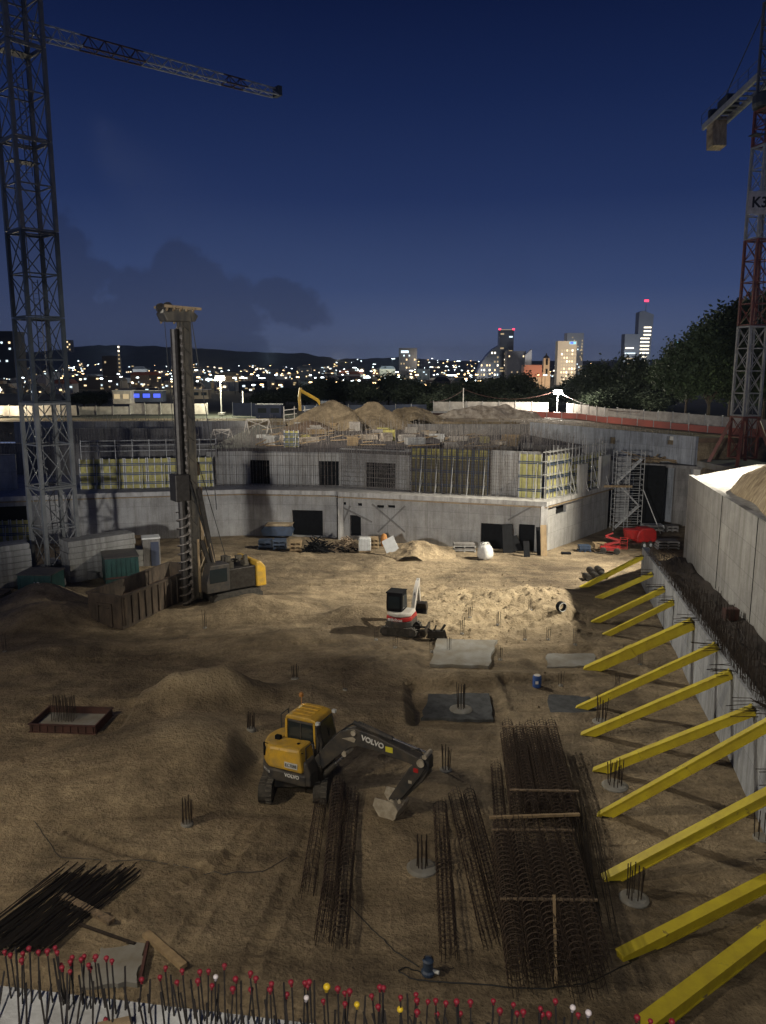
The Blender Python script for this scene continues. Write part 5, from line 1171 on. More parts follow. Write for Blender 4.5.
m = MB(); m.path([(XM+1.45, .5, 18.7), (XM+1.2, .5, 12), (XM+1.0, .1, 8.8)], .02, 4); m.path([(XM-.2, -.6, 18.4), (XM-.9, -1.2, 10), (XM-2.5, -.4, 2.5)], .025, 4); m.path([(XM-.2, .6, 18.5), (XM-.8, 1.4, 11), (XM-1.0, 1.5, 6.5)], .03, 4)
m.path([(XM-.3, -.5, 17.3), (XM+.2, -1.1, 16.6), (XM-.1, -.7, 15.9), (XM-.3, -.5, 15)], .06, 5); m.build('rope', M['cable'], rg)
m = MB(); m.path([(1.4, -.5, 2.4), (2.2, -.7, 4.2), (3.0, -.6, 5.6), (3.2, -.5, 7.5)], .07, 6); m.path([(1.3, -.8, 2.4), (1.6, -1.1, 3.8), (2.3, -1.1, 3.6), (3.0, -.6, 2.8)], .06, 6); m.path([(1.2, .2, 2.5), (2.0, .3, 5.4), (2.9, .4, 8.6)], .06, 6); m.build('hydraulic_hose', M['cable'], rg)
m = MB(); 
for s in (-.55, .55): m.beam((1.3, s, 1.3), (XM-.3, s, 4.4), .22); m.beam((1.4, s, 2.4), (XM-.25, s, 7.8), .26)
m.build('mast_brace', M['steel_d'], rg)
MB().box((XM-.5, -.1, 5.0), (.42, .5, 5.6)).build('feed_cylinder', M['wood'], rg, bevel=.03)
m = MB(); m.box((XM-.6, -.9, 8.9), (.6, .9, .9)); m.build('winch_drum', M['tarp'], rg, bevel=.1)
# ------------------------------------------------------------------ excavators
def tracks(t, yaw, L, w, gauge, hh, m='rubber'):
    for s in (-1, 1):
        n = 40; prof_ = []; r = hh/2
        for i in range(9): a = -PI/2+PI*i/8; prof_.append((L/2-r+r*math.cos(a), r+r*math.sin(a)))
        for i in range(9): a = PI/2+PI*i/8; prof_.append((-L/2+r+r*math.cos(a), r+r*math.sin(a)))
        mb = MB().prism(prof_, s*gauge/2-w/2, s*gauge/2+w/2); tr = mb.build('track', M[m], t, rot=(0, 0, yaw))
        lug = MB(); per = 2*(L-hh)+PI*hh; k = int(per/.16)
        for i in range(k):
            q = per*i/k
            if q < L-hh: p = (-(L-hh)/2+q, hh); a = 0
            elif q < L-hh+PI*r: an = PI/2-(q-(L-hh))/r; p = ((L-hh)/2+r*math.cos(an), r+r*math.sin(an)); a = an-PI/2
            elif q < 2*(L-hh)+PI*r: p = ((L-hh)/2-(q-(L-hh)-PI*r), 0); a = 0
            else: an = -PI/2-(q-2*(L-hh)-PI*r)/r; p = (-(L-hh)/2+r*math.cos(an), r+r*math.sin(an)); a = an-PI/2
            dx, dz = math.cos(a)*.05, math.sin(a)*.05; z = max(p[1], .02)
            lug.beam((p[0], s*gauge/2-w*.48, z), (p[0], s*gauge/2-w*.06, z), .07, .05); lug.beam((p[0]+.05, s*gauge/2+w*.06, z), (p[0]+.05, s*gauge/2+w*.48, z), .07, .05)
        lug.build('tread', M['tread'], tr)
        rl_ = MB(); 
        for xx in (-L/2+r, L/2-r):
            for z in (0,): rl_.beam((xx, s*gauge/2-w*.53, r), (xx, s*gauge/2+w*.53, r), hh*.55)
        rl_.build('sprocket', M['mach_d'], tr)
def limb(pts, y0, y1):
    """box-section arm in the XZ plane: centre points with widths"""
    up, lo = [], []
    for i, (x, z, w) in enumerate(pts):
        a = pts[max(0, i-1)]; b = pts[min(len(pts)-1, i+1)]; dx, dz = b[0]-a[0], b[1]-a[1]; L = math.hypot(dx, dz); nx, nz = -dz/L, dx/L
        up.append((x+nx*w/2, z+nz*w/2)); lo.append((x-nx*w/2, z-nz*w/2))
    return MB().prism(up+lo[::-1], y0, y1)
q = GH(294, 783)
ex = thing('excavator', 'yellow and dark grey tracked excavator with its bucket on the sand', 'excavator', (-3.2, 27.85, -.06)); ex.scale = (1.07, 1.07, 1.07)
tracks(ex, math.radians(88), 2.95, .46, 1.85, .68)
yaw = math.radians(-25); R0 = (0, 0, yaw)
MB().slab([(-.9, -.7), (.9, -.7), (.9, .7), (-.9, .7)], .28, .62).build('undercarriage', M['mach_d'], ex)
MB().box((-1.75, 0, .3), (.12, 2.2, .42)).build('dozer_blade', M['mach_d'], ex, rot=(0, 0, math.radians(-92)))
MB().lathe([(.6, 0), (.6, .14)], 20, (0, 0, .62)).build('turntable', M['mach_d'], ex)
def rearplan(r, x1, y0, y1, n=16):
    """zero-tail plan: round at the back, squared off at the front"""
    p = [(x1, y0)]
    a0 = math.asin(max(-1, min(1, y0/r))); a1 = math.asin(max(-1, min(1, y1/r)))
    for i in range(n+1): a = a0+(a1-a0)*i/n; p.append((-r*math.cos(a), r*math.sin(a)))
    p.append((x1, y1)); return p
def house(name, mt, plan, z0, z1, top=1.0, bev=.05, tilt=0):
    n = len(plan); cx = sum(p[0] for p in plan)/n; cy = sum(p[1] for p in plan)/n; m = MB()
    vs = [(x, y, z0) for x, y in plan]+[(cx+(x-cx)*top, cy+(y-cy)*top, z1+tilt*(x)) for x, y in plan]
    m.add(vs, [tuple(range(n)), tuple(range(2*n-1, n-1, -1))]+[(i, i+n, (i+1) % n+n, (i+1) % n) for i in range(n)])
    o = m.build(name, M[mt], ex, bevel=bev, rot=R0); return o
cwt = house('counterweight', 'mach_d', rearplan(1.2, .95, -1.08, 1.08), .62, 1.04, 1.0, .06)
hd = house('engine_hood', 'mach_y', rearplan(1.17, .82, -1.06, 1.06)[:-1]+[(-.35, 1.06), (-.35, -.10), (.82, -.10)], 1.05, 1.80, .88, .11, .05)
MB().prism([(.84, .66), (1.12, .66), (1.12, 1.1), (.98, 1.46), (.84, 1.52)], -1.05, -.42).build('side_tank', M['mach_d'], ex, bevel=.05, rot=R0)
# vents, handles, badges on the hood
def side_pt(a, r, z): return (r*math.cos(a), r*math.sin(a), z)
vn = MB()
for a0 in (-2.55, 2.55):
    vs = []
    for i in range(6):
        a = a0+(i-2.5)*.075; zt = 1.62-.05*abs(i-3); zb = 1.30+.06*i*(1 if a0 < 0 else -.2)
        vs += [side_pt(a, 1.155, zb), side_pt(a, 1.115, zt)]
    vn.add(vs, [(2*i, 2*i+1, 2*i+3, 2*i+2) if a0 > 0 else (2*i+2, 2*i+3, 2*i+1, 2*i) for i in range(5)])
    m3 = MB().box(side_pt(a0, 1.12, 1.45), (.12, .42, .30), a0)
    m3.build('vent', M['black'], hd)
MB().box((-.55, -.35, 1.80), (.22, .16, .22)).build('exhaust_hood', M['black'], hd, bevel=.03)
MB().box((.35, -.5, 1.83), (.08, .08, .05)).build('filler_cap', M['black'], hd)
text('ECR88', .16, M['ink'], hd, (.36, -1.055, 1.28), (math.radians(83), 0, 0))
pl_ = MB().box((.36, -1.038, 1.28), (.5, .02, .2)).build('badge_plate', M['plast'], hd, rot=None)
text('VOLVO', .17, M['ink_w'], cwt, (.42, -1.09, .93), (PI/2, 0, 0), bold=.004)
text('VOLVO', .13, M['ink_w'], cwt, (-.62, -1.02, .92), (PI/2, 0, math.radians(-30)))
# cab: dark frame, yellow roof, glass all round
CB = [(-.42, 1.12), (.98, 1.0), (1.02, 1.75), (.84, 2.46), (-.36, 2.46), (-.46, 1.9)]
cab = MB().prism(CB, -.06, 1.02).build('cab', M['mach_d'], ex, bevel=.05, rot=R0)
MB().prism([(-.42, 2.44), (.86, 2.44), (.78, 2.56), (.5, 2.62), (-.2, 2.62), (-.40, 2.56)], -.09, 1.05).build('roof', M['mach_y'], cab, bevel=.05)
mm = MB()
for k in range(4): mm.box((.15, .12+k*.24, 2.63), (.75, .05, .03))
mm.build('roof_rib', M['mach_y'], cab)
MB().prism([(-.33, 1.62), (.70, 1.5), (.66, 2.36), (-.30, 2.36)], -.085, -.065).build('window', M['glass'], cab)
MB().beam((-.40, -.07, 1.6), (-.38, -.07, 2.45), .09, .05).build('pillar', M['mach_y'], cab); MB().beam((.75, -.075, 1.55), (.73, -.075, 2.45), .07, .05).build('pillar', M['mach_y'], cab)
MB().beam((.2, -.09, 1.55), (.2, -.09, 2.36), .03, .03).build('window_bar', M['mach_d'], cab)
m = MB(); m.add([(1.03, .04, 1.1), (1.03, .92, 1.1), (1.035, .92, 1.75), (1.035, .04, 1.75), (.86, .92, 2.40), (.86, .04, 2.40)], [(0, 1, 2, 3), (3, 2, 4, 5)]); m.build('window', M['glass'], cab)
MB().box((-.475, .48, 2.1), (.02, .8, .5)).build('window', M['glass'], cab); MB().prism([(-.3, 1.6), (.8, 1.35), (.72, 2.34), (-.3, 2.34)], 1.025, 1.045).build('window', M['glass'], cab)
MB().box((.62, -.09, 1.62), (.28, .02, .16)).build('sticker', M['plast'], cab)
m = MB(); m.tube((.9, -.1, 2.3), (1.05, -.38, 2.42), .02, 5); m.box((1.05, -.42, 2.42), (.06, .2, .28)); m.build('mirror', M['mach_d'], cab)
m = MB(); m.tube((-.35, .9, 2.5), (-.5, 1.15, 2.75), .02, 5); m.lathe([(.08, 0), (.09, .1), (.05, .16)], 8, (-.5, 1.15, 2.75)); m.build('beacon', M['orange'], cab)
m = MB(); m.tube((-.9, .4, 1.8), (-.9, .4, 2.3), .025, 5); m.tube((-.9, .9, 1.8), (-.9, .9, 2.3), .025, 5); m.tube((-.9, .4, 2.3), (-.9, .9, 2.3), .025, 5); m.build('hand_rail', M['mach_d'], ex, rot=R0)
m = MB()
for s_ in (-.15, .18): m.beam((s_, -1.02, 1.1), (s_, -.93, 1.74), .018, .018)
m.beam((-.9, -.74, 1.74), (.75, -.86, 1.72), .02, .02); m.build('panel_gap', M['black'], ex, rot=R0)
m = MB(); m.tube((.92, -.98, 1.5), (.92, -.98, 2.0), .02, 5); m.tube((.92, -.98, 2.0), (.92, -.45, 2.0), .02, 5); m.tube((.92, -.45, 2.0), (.92, -.45, 1.5), .02, 5); m.build('hand_rail', M['mach_d'], ex, rot=R0)
m = MB(); m.beam((1.06, .2, 1.2), (.98, .55, 2.1), .02, .02); m.build('wiper', M['black'], cab)
m = MB(); m.box((.9, -.12, 2.5), (.14, .12, .10)); m.box((.9, 1.05, 2.5), (.14, .12, .10)); m.build('work_lamp', M['plast'], cab)
m = MB(); m.path([(.86, -.09, 1.45), (.9, -.12, 1.9), (.80, -.1, 2.4)], .018, 5); m.build('grab_handle', M['mach_d'], cab)
# swing post, boom, stick, bucket
YB = -.28; yw = math.radians(-28)
RB = (0, 0, yw)
MB().box((1.05, YB, .92), (.5, .42, .62)).build('swing_post', M['steel_d'], ex, bevel=.04, rot=RB)
boom = limb([(.95, 1.05, .42), (1.65, 1.85, .54), (2.2, 2.38, .62), (2.6, 2.56, .62), (3.3, 2.52, .52), (4.95, 2.22, .30)], YB-.17, YB+.17).build('boom', M['mach_d'], ex, bevel=.03, rot=RB)
text('VOLVO', .25, M['ink_w'], boom, (3.25, YB-.185, 2.55), (PI/2, math.radians(9), 0), bold=.008)
MB().box((3.85, YB-.178, 2.43), (.26, .014, .18)).build('sticker', M['ink_y'], boom); MB().prism([(2.1, 2.42), (2.5, 2.56), (2.62, 2.5), (2.56, 2.38)], YB-.185, YB-.171).build('sticker', M['steel'], boom)
stick = limb([(5.16, 2.50, .20), (5.04, 2.2, .50), (4.8, 1.8, .60), (4.3, 1.1, .46), (3.92, .6, .30)], YB-.16, YB+.16).build('stick', M['mach_d'], ex, bevel=.03, rot=RB)
MB().box((4.8, YB-.172, 1.95), (.16, .016, .14)).build('reflector', M['red'], stick); MB().box((4.6, YB-.172, 1.5), (.12, .016, .1)).build('sticker', M['steel'], stick)
bk = MB(); dz_ = -.13; dx_ = -.14; sp_ = [(x+dx_, z+dz_) for x, z in [(4.24, .90), (3.60, .90), (3.52, .62), (3.74, .3), (3.72, .02), (3.98, .03), (4.32, .34), (4.42, .66)]]
bk.prism(sp_, YB-.42, YB-.38); bk.prism(sp_, YB+.38, YB+.42); bk.prism([(x+dx_, z+dz_) for x, z in [(4.24, .92), (4.43, .66), (4.33, .33), (3.98, .01), (3.68, -.02), (3.69, .03), (3.95, .07), (4.26, .37), (4.35, .66), (4.19, .86)]], YB-.38, YB+.38)
bkt = bk.build('bucket', M['steel'], ex, rot=RB); tt = MB()
for k in range(5): tt.box((3.50, YB-.28+k*.14, -.11), (.14, .07, .05))
tt.build('teeth', M['steel_d'], bkt)
def cyl(par, name, a, b, y, r, f=.55, rot=RB):
    a = Vector((a[0], y, a[1])); b = Vector((b[0], y, b[1])); c = a+(b-a)*f; o = MB().tube(a, c, r, 10).build(name, M['mach_d'], par, rot=rot); MB().tube(c, b, r*.55, 8).build('piston_rod', M['chrome'], o); return o
m = MB()
for x_, z_, r_ in ((1.0, 1.05, .12), (2.55, 2.72, .09), (4.98, 2.25, .13), (5.12, 2.5, .08), (3.95, .62, .10), (2.2, 1.9, .09), (4.25, .75, .07)): m.tube((x_, YB-.24, z_), (x_, YB+.24, z_), r_, 12)
m.build('pivot_pins', M['steel'], ex, rot=RB)
m = MB(); m.path([(5.0, YB-.19, 2.5), (5.2, YB-.22, 2.2), (4.9, YB-.2, 1.7), (4.45, YB-.2, 1.05), (4.25, YB-.18, .8)], .022, 5); m.path([(4.6, YB-.17, 2.6), (4.95, YB-.26, 2.75), (5.2, YB-.2, 2.4)], .02, 5); m.build('stick_hose', M['cable'], ex, rot=RB)
cyl(ex, 'boom_cylinder', (1.2, .75), (2.2, 1.86), YB, .12); cyl(ex, 'stick_cylinder', (2.45, 2.98), (5.06, 2.56), YB, .075); cyl(ex, 'bucket_cylinder', (5.24, 2.0), (4.3, .75), YB, .06)
m = MB(); m.beam((4.22, YB, .75), (4.12, YB, .5), .1, .3); m.beam((4.22, YB, .75), (3.95, YB, .85), .08, .3); m.build('bucket_link', M['steel'], ex, rot=RB)
m = MB(); m.path([(1.1, YB+.12, 1.5), (1.6, YB+.12, 2.25), (2.2, YB+.12, 2.78), (2.6, YB+.1, 3.0), (3.3, YB+.1, 2.86), (4.85, YB+.1, 2.48)], .03, 5); m.path([(1.1, YB-.12, 1.5), (1.6, YB-.12, 2.2), (2.15, YB-.12, 2.74), (2.5, YB-.12, 3.03), (2.9, YB-.1, 2.92)], .025, 5); m.build('hydraulic_hose', M['cable'], ex, rot=RB)
# small white excavator further back
q = GH(406, 631)
mx = thing('mini_excavator', 'small white and red mini excavator with black cab by the grey slab', 'excavator', (1.05, 45.0, HZ(1.05, 45.0)+.02))
tracks(mx, math.radians(-14), 2.1, .34, 1.35, .5)
R1 = (0, 0, math.radians(72))
MB().slab([(-.7, -.5), (.7, -.5), (.7, .5), (-.7, .5)], .2, .5).build('undercarriage', M['mach_d'], mx)
bl_ = MB().box((1.55, 0, .28), (.10, 1.7, .42)); 
for s in (-.35, .35): bl_.beam((.8, s, .3), (1.55, s, .28), .1)
bl_.build('dozer_blade', M['steel_d'], mx, rot=(0, 0, math.radians(-14)))
def house2(name, mt, plan, z0, z1, top=1.0, bev=.05):
    n = len(plan); cx = sum(p[0] for p in plan)/n; cy = sum(p[1] for p in plan)/n; m = MB()
    vs = [(x, y, z0) for x, y in plan]+[(cx+(x-cx)*top, cy+(y-cy)*top, z1) for x, y in plan]
    m.add(vs, [tuple(range(n)), tuple(range(2*n-1, n-1, -1))]+[(i, i+n, (i+1) % n+n, (i+1) % n) for i in range(n)]); return m.build(name, M[mt], mx, bevel=bev, rot=R1)
rp = rearplan(.86, .8, -.76, .76)
house2('counterweight', 'mach_d', rp, .5, .85, 1); hb = house2('engine_hood', 'red', rp, .86, 1.10, .98, .04); house2('hood_top', 'white', rearplan(.85, .75, -.75, .75), 1.13, 1.36, .88, .07)
text('Bobcat', .24, M['ink_w'], hb, (-.875, 0, .98), (PI/2, 0, -PI/2), bold=.006); MB().box((-.82, .46, .98), (.02, .16, .16)).build('emblem', M['ink_w'], hb)
c2b = MB().prism([(-.5, 1.37), (.62, 1.1), (.66, 1.6), (.52, 2.42), (-.46, 2.42), (-.54, 1.9)], -.2, .74).build('cab', M['black'], mx, bevel=.05, rot=R1)
MB().box((-.535, .27, 1.92), (.02, .68, .72)).build('window', M['glass'], c2b); MB().prism([(-.38, 1.5), (.48, 1.45), (.42, 2.3), (-.36, 2.3)], -.222, -.205).build('window', M['glass'], c2b); MB().prism([(-.38, 1.5), (.48, 1.45), (.42, 2.3), (-.36, 2.3)], .745, .762).build('window', M['glass'], c2b)
MB().box((0, .27, 2.46), (1.05, 1.0, .08)).build('roof', M['black'], c2b, bevel=.02); MB().box((.3, .75, 2.35), (.12, .12, .1)).build('work_lamp', M['plast'], c2b)
limb([(.75, .95, .2), (1.05, 1.5, .26), (1.45, 2.2, .26), (1.85, 2.65, .16)], -.6, -.38).build('boom', M['white'], mx, bevel=.02, rot=R1); limb([(1.97, 2.8, .14), (1.92, 2.5, .22), (2.2, 1.3, .14)], -.58, -.4).build('stick', M['white'], mx, bevel=.02, rot=R1)
cyl(mx, 'boom_cylinder', (.8, .8), (1.35, 1.7), -.49, .05, .55, R1); cyl(mx, 'stick_cylinder', (1.15, 1.95), (1.97, 2.78), -.49, .05, .55, R1)
MB().prism([(2.0, 1.2), (2.45, 1.25), (2.6, .85), (2.4, .45), (2.05, .55), (2.25, .8)], -.95, -.05).build('bucket', M['steel_d'], mx, rot=R1)
# ------------------------------------------------------------------ hydraulic breaker tools beside it
q = GH(430, 640); m = MB()
for k in range(9): a = RN.uniform(0, PI); m.beam((RN.uniform(-.7, .7), RN.uniform(-.3, .3), .05), (RN.uniform(-.7, .7), RN.uniform(-.3, .3), RN.uniform(.3, 1.0)), RN.uniform(.05, .12))
m.box((0, 0, .35), (.9, .4, .4)); o = m.build('breaker_attachment', M['steel_d'], bevel=0); o.location = (3.0, 43.9, q[2]); tag(o, 'dark jumble of excavator attachments beside the mini excavator tracks', 'attachment')
# ------------------------------------------------------------------ slabs and pads
def pad(quad, z0, z1, m, label, name='concrete_pad', n=6):
    P = [GH(*p)[:2] for p in quad]; out = []
    for a, b in zip(P, P[1:]+P[:1]):
        for k in range(n): f = k/n; j = .10 if 0 < k else .04; out.append((a[0]+(b[0]-a[0])*f+RN.uniform(-j, j), a[1]+(b[1]-a[1])*f+RN.uniform(-j, j)))
    c = (sum(p[0] for p in out)/len(out), sum(p[1] for p in out)/len(out)); o = MB().slab([(x-c[0], y-c[1]) for x, y in out], z0, z1).build(name, M[m]); o.location = (*c, 0); tag(o, label, 'concrete pad'); return o
pad([(437, 641), (497, 643), (489, 669), (430, 667)], -.4, .14, 'conc_pad', 'ragged pale concrete pad in front of the mini excavator')
pad([(428, 686), (490, 685), (494, 722), (421, 721)], -.9, -.20, 'conc_k', 'dark square pad sunk in the sand with bars at its middle')
pad([(548, 655), (594, 653), (598, 667), (546, 668)], -.4, .05, 'conc_pad', 'dusty concrete pad in the shade left of the doubled strut')
pad([(548, 697), (600, 695), (606, 727), (552, 731)], -.9, -.15, 'conc_k', 'dark sunken pad behind the far rebar stack')
pad([(88, 948), (146, 946), (136, 988), (80, 990)], -.3, .10, 'conc_pad', 'pale concrete pad behind the red rebar caps at bottom left')
pad([(0, 794), (22, 792), (16, 808), (-8, 812)], -.3, .08, 'conc_pad', 'small grey pad at the left edge below the boxed column base')
# ------------------------------------------------------------------ pile heads with starter bars
def pile(px, py, n, hh, rad, label, head=.5, r=.018, tilt=.06, z=None, hr=.0):
    p = GH(px, py); zz = p[2] if z is None else z
    t = thing('pile_head', label, 'pile head', (p[0], p[1], zz)); q = random.Random(int(px*7+py))
    MB().lathe([(head, -.4), (head*.98, .03), (head*.8, .07+hr)], 14).build('concrete_head', M['conc_pad'], t)
    m = MB()
    for k in range(n):
        a = 2*PI*k/n+q.uniform(-.1, .1); x, y = rad*math.cos(a), rad*math.sin(a); m.tube((x, y, 0), (x*(1+q.uniform(-.3, .5)), y*(1+q.uniform(-.3, .3)), hh*q.uniform(.85, 1.08)), r, 4)
    m.build('starter_bars', M['rebar_b'], t); return t
pile(461, 712, 8, 1.3, .16, 'pile head with starter bars standing in the dark sunken pad', .55, z=-.2)
pile(187, 824, 9, .95, .15, 'lone clump of dark bars on the sand below the broad mound', .22); pile(422, 868, 8, 1.15, .16, 'pile head with bars between the two loose cage groups', .5)
pile(446, 770, 7, 1.0, .14, 'clump of bars just right of the excavator bucket arm', .25); pile(251, 736, 7, .75, .14, 'clump of short bars left of the yellow excavator cab', .2); pile(295, 679, 6, .75, .12, 'clump of bars on the slope behind the yellow excavator', .2)
pile(615, 786, 9, 1.0, .24, 'pile head with splayed bars between the two near long struts', .5); pile(634, 899, 9, 1.05, .20, 'pile head with straight bars beside the long strut near the big stack', .45); pile(601, 722, 8, 1.1, .2, 'clump of bars between two struts behind the far rebar stack', .4)
pile(762, 838, 8, .9, .25, 'clump of bars at the foot of the low wall by the picture edge', .3)
for k, (px, py, hh) in enumerate(((462, 634, 1.0), (449, 652, .9), (500, 660, .8), (498, 626, .9), (548, 640, .8), (530, 618, .8), (432, 652, .9), (395, 648, .8), (376, 640, .8), (345, 690, .5), (470, 618, .7), (561, 680, .8), (575, 645, .9), (640, 665, .7), (617, 690, .8), (205, 628, 1.1), (5, 652, 1.0), (525, 640, .7))):
    lb = ('thin group of bars right of the mini excavator in the dug sand', 'few bars standing on the pale ragged pad', 'single bars at the right corner of the ragged pad', 'thin bars amid the lumpy dug sand', 'thin bars at the edge of the wall shadow', 'short bars in the lumpy sand near the stacked pipes', 'bars leaning at the left corner of the ragged pad', 'two bars in front of the mini excavator track',
          'thin bars left of the mini excavator', 'stub bars on the slope above the yellow excavator', 'bars behind the thin group in the dug sand', 'thin bars by the shaded pad', 'thin bars in shadow beside the dusty pad', 'thin bars under the doubled strut', 'thin bars under the strut next to the doubled one', 'bars with white tag in front of the drill rig', 'bars on a small base at the far left edge', 'bars at the right of the ragged pad in lumpy sand')[k]
    pile(px, py, 4, hh, .1, lb, .12, .013)
# boxed column base at left
p = GH(72, 724); t = thing('column_footing', 'column footing in a low red brown form box with tall bars', 'footing', (p[0], p[1], p[2]-.02), math.radians(-4))
m = MB(); w, d = 2.9, 1.75
for s in (-1, 1): m.box((0, s*d/2, .2), (w, .06, .42)); m.box((s*w/2, 0, .2), (.06, d-.08, .42))
for s in (-1, 1):
    for k in range(9): m.box((-w/2+.1+k*(w-.2)/8, s*(d/2+.05), .2), (.06, .06, .4))
    m.box((0, s*(d/2+.05), .4), (w+.1, .08, .05)); m.box((0, s*(d/2+.05), .04), (w+.1, .08, .05))
m.build('form_box', M['red_d'], t); MB().box((0, 0, .08), (w-.1, d-.1, .14)).build('concrete', M['conc_pad'], t); m = MB()
for i in range(7):
    for j in range(4): m.tube((-.85+i*.15, -.1+j*.15, .1), (-.85+i*.15+RN.uniform(-.04, .04), -.1+j*.15, 1.25+RN.uniform(-.12, .1)), .016, 4)
m.build('starter_bars', M['rebar_b'], t)
# ------------------------------------------------------------------ reinforcement cages
def cage_bm(L, R_, nb=10, step=.22, r=.013, spike=.5):
    m = MB()
    for k in range(nb):
        a = 2*PI*k/nb; q = random.Random(k); m.tube((R_*math.cos(a), -L/2-spike*q.uniform(0, 1), R_+R_*math.sin(a)), (R_*math.cos(a), L/2+spike*q.uniform(0, .6), R_+R_*math.sin(a)), r, 3)
    n = int(L/step)
    for k in range(n+1): m.hoop((0, -L/2+k*L/n, R_), R_+.012, .011, (0, 1, 0), 12, 3)
    return m
def cage(label, group, a, b, R_, z, proto=None, nb=10, step=.22, mt='rebar'):
    L = math.hypot(b[0]-a[0], b[1]-a[1]); rz = math.atan2(b[1]-a[1], b[0]-a[0])-PI/2
    if proto: o = dup(proto, None, rz, label)
    else: o = cage_bm(L, R_, nb, step).build('rebar_cage', M[mt]); tag(o, label, 'rebar cage', group); o.rotation_euler.z = rz
    o.location = ((a[0]+b[0])/2, (a[1]+b[1])/2, z); return o
def gp(px, py): return GH(px, py)[:2]
for i, (p, q, z, lb) in enumerate((((308, 893), (322, 800), 0, 'loose rebar cage at the left of the group below the excavator'), ((323, 938), (342, 796), 0, 'middle cage of the loose group below the excavator'), ((340, 944), (353, 800), .0, 'right cage of the loose group below the excavator'), ((330, 905), (338, 800), .42, 'short rebar cage lying on top of the loose group'))):
    a, b = gp(*p), gp(*q); cage(lb, 'loose cages below the excavator', a, b, .21, z+HZ(*a)-.02)
a, b = gp(448, 955), gp(440, 812); cage('single straight rebar cage between pile head and leaning cages', 'loose cages mid', a, b, .23, HZ(*a))
a, b = gp(488, 941), gp(455, 800); cage('leaning rebar cage, left of the pair beside the big stack', 'loose cages mid', a, b, .23, HZ(*a)); a, b = gp(503, 930), gp(469, 798); cage('leaning rebar cage, right of the pair beside the big stack', 'loose cages mid', a, b, .21, HZ(*a)+.02)
a, b = gp(507, 925), gp(496, 772); cage('long thin rebar cage wedged against the left flank of the stacks', 'loose cages mid', a, b, .2, HZ(*a))
def stack(x0, x1, y0, y1, nx, nz, label, group, skew=0.0):
    w = (x1-x0)/nx; R_ = w*.46; proto = None
    for k in range(nz):
        for i in range(nx):
            x = x0+(i+.5)*w+RN.uniform(-.05, .05); dy = RN.uniform(-.3, .3); a = (x, y0+dy); b = (x+skew+RN.uniform(-.08, .08), y1+dy)
            o = cage(label+(', top layer' if k == nz-1 else ', below the top layer'), group, a, b, R_, .03+k*R_*1.72, proto, 9, .22, 'rebar_s' if False else 'rebar_s')
            proto = proto or o
SN = (3.1, 5.65, 17.7, 23.2); SF = (4.35, 6.6, 24.9, 30.6)
stack(*SN, 5, 3, 'dark rebar cage in the near big stack', 'cages in the near stack', .35)
stack(*SF, 5, 3, 'dark rebar cage in the far big stack', 'cages in the far stack', .5)
for (x0, x1, y, z, lb) in ((3.2, 5.85, 19.6, 1.16, 'splintered timber batten across the middle of the near stack'), (3.4, 6.0, 22.9, 1.16, 'splintered timber batten across the far end of the near stack'), (4.35, 6.7, 25.3, 1.16, 'splintered timber batten across the near end of the far stack'), (4.8, 7.1, 30.2, 1.16, 'splintered timber batten across the far end of the far stack')):
    m = MB().beam((0, 0, 0), (x1-x0, RN.uniform(-.1, .1), 0), .07, .05); o = m.build('timber_batten', M['brush']); o.location = (x0, y, z); tag(o, lb, 'timber batten')
o = MB().beam((0, 0, 0), (3.0, .1, .05), .10, .08).build('timber_batten', M['wood']); o.location = (3.5, 24.1, .85); tag(o, 'pale timber batten lying in the gap between the two stacks', 'timber batten')
a = G(556, 984, .35); b = G(554, 895, 1.55); o = MB().beam((0, 0, 0), Vector(b)-Vector(a), .075, .075).build('timber_pole', M['wood']); o.location = a; tag(o, 'pale timber pole leaning on the near end of the big stack', 'timber pole')
m = MB()
for k in range(60):                                         # loose long bars lying along the right flank
    x = 6.0+RN.uniform(0, .6); y = RN.uniform(19, 25); z = RN.uniform(.03, .5)*(1-(x-6.1)); m.tube((x-.2, y, z), (x+.6+RN.uniform(-.1, .1), y+RN.uniform(4, 7), z+RN.uniform(-.02, .1)), .012, 3)
o = m.build('bar_bundle', M['rebar_b']); tag(o, 'bundle of loose long bars spilling down the right side of the stacks', 'bar bundle')
for px, py, lb in ((530, 780, 'white tag on the far stack'), (545, 745, 'white tag near the middle of the far stack')): pass
# dark sheets, planks bottom left
m = MB()
for k in range(80): m.tube((-.2+k*.03, RN.uniform(-.1, .1), .05+RN.uniform(0, .25)), (1.2+k*.03+RN.uniform(-.1, .1), 3.4+RN.uniform(-.3, .3), .05+RN.uniform(0, .25)), .022, 4)
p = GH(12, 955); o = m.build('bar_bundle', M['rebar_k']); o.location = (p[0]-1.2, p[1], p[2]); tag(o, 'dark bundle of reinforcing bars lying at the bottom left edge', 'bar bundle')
for (p, q, w, hh, mt, lb) in (((62, 898), (112, 925), .20, .12, 'brush', 'dark plank lying right of the bar bundle'), ((75, 925), (135, 947), .08, .05, 'rebar_b', 'thin dark bar lying above the pale pad'), ((146, 936), (184, 970), .22, .12, 'wood', 'yellowish timber beam lying right of the pale pad'), ((148, 945), (140, 985), .08, .1, 'red_d', 'red brown form board at the right edge of the pale pad'), ((56, 908), (110, 918), .10, .06, 'rebar_b', 'second thin dark bar beside the plank')):
    a = Vector(GH(*p)); b = Vector(GH(*q)); o = MB().beam((0, 0, .08), b-a+Vector((0, 0, .1)), w, hh).build('plank' if w > .1 else 'loose_bar', M[mt]); o.location = a; tag(o, lb, 'plank' if w > .1 else 'bar')
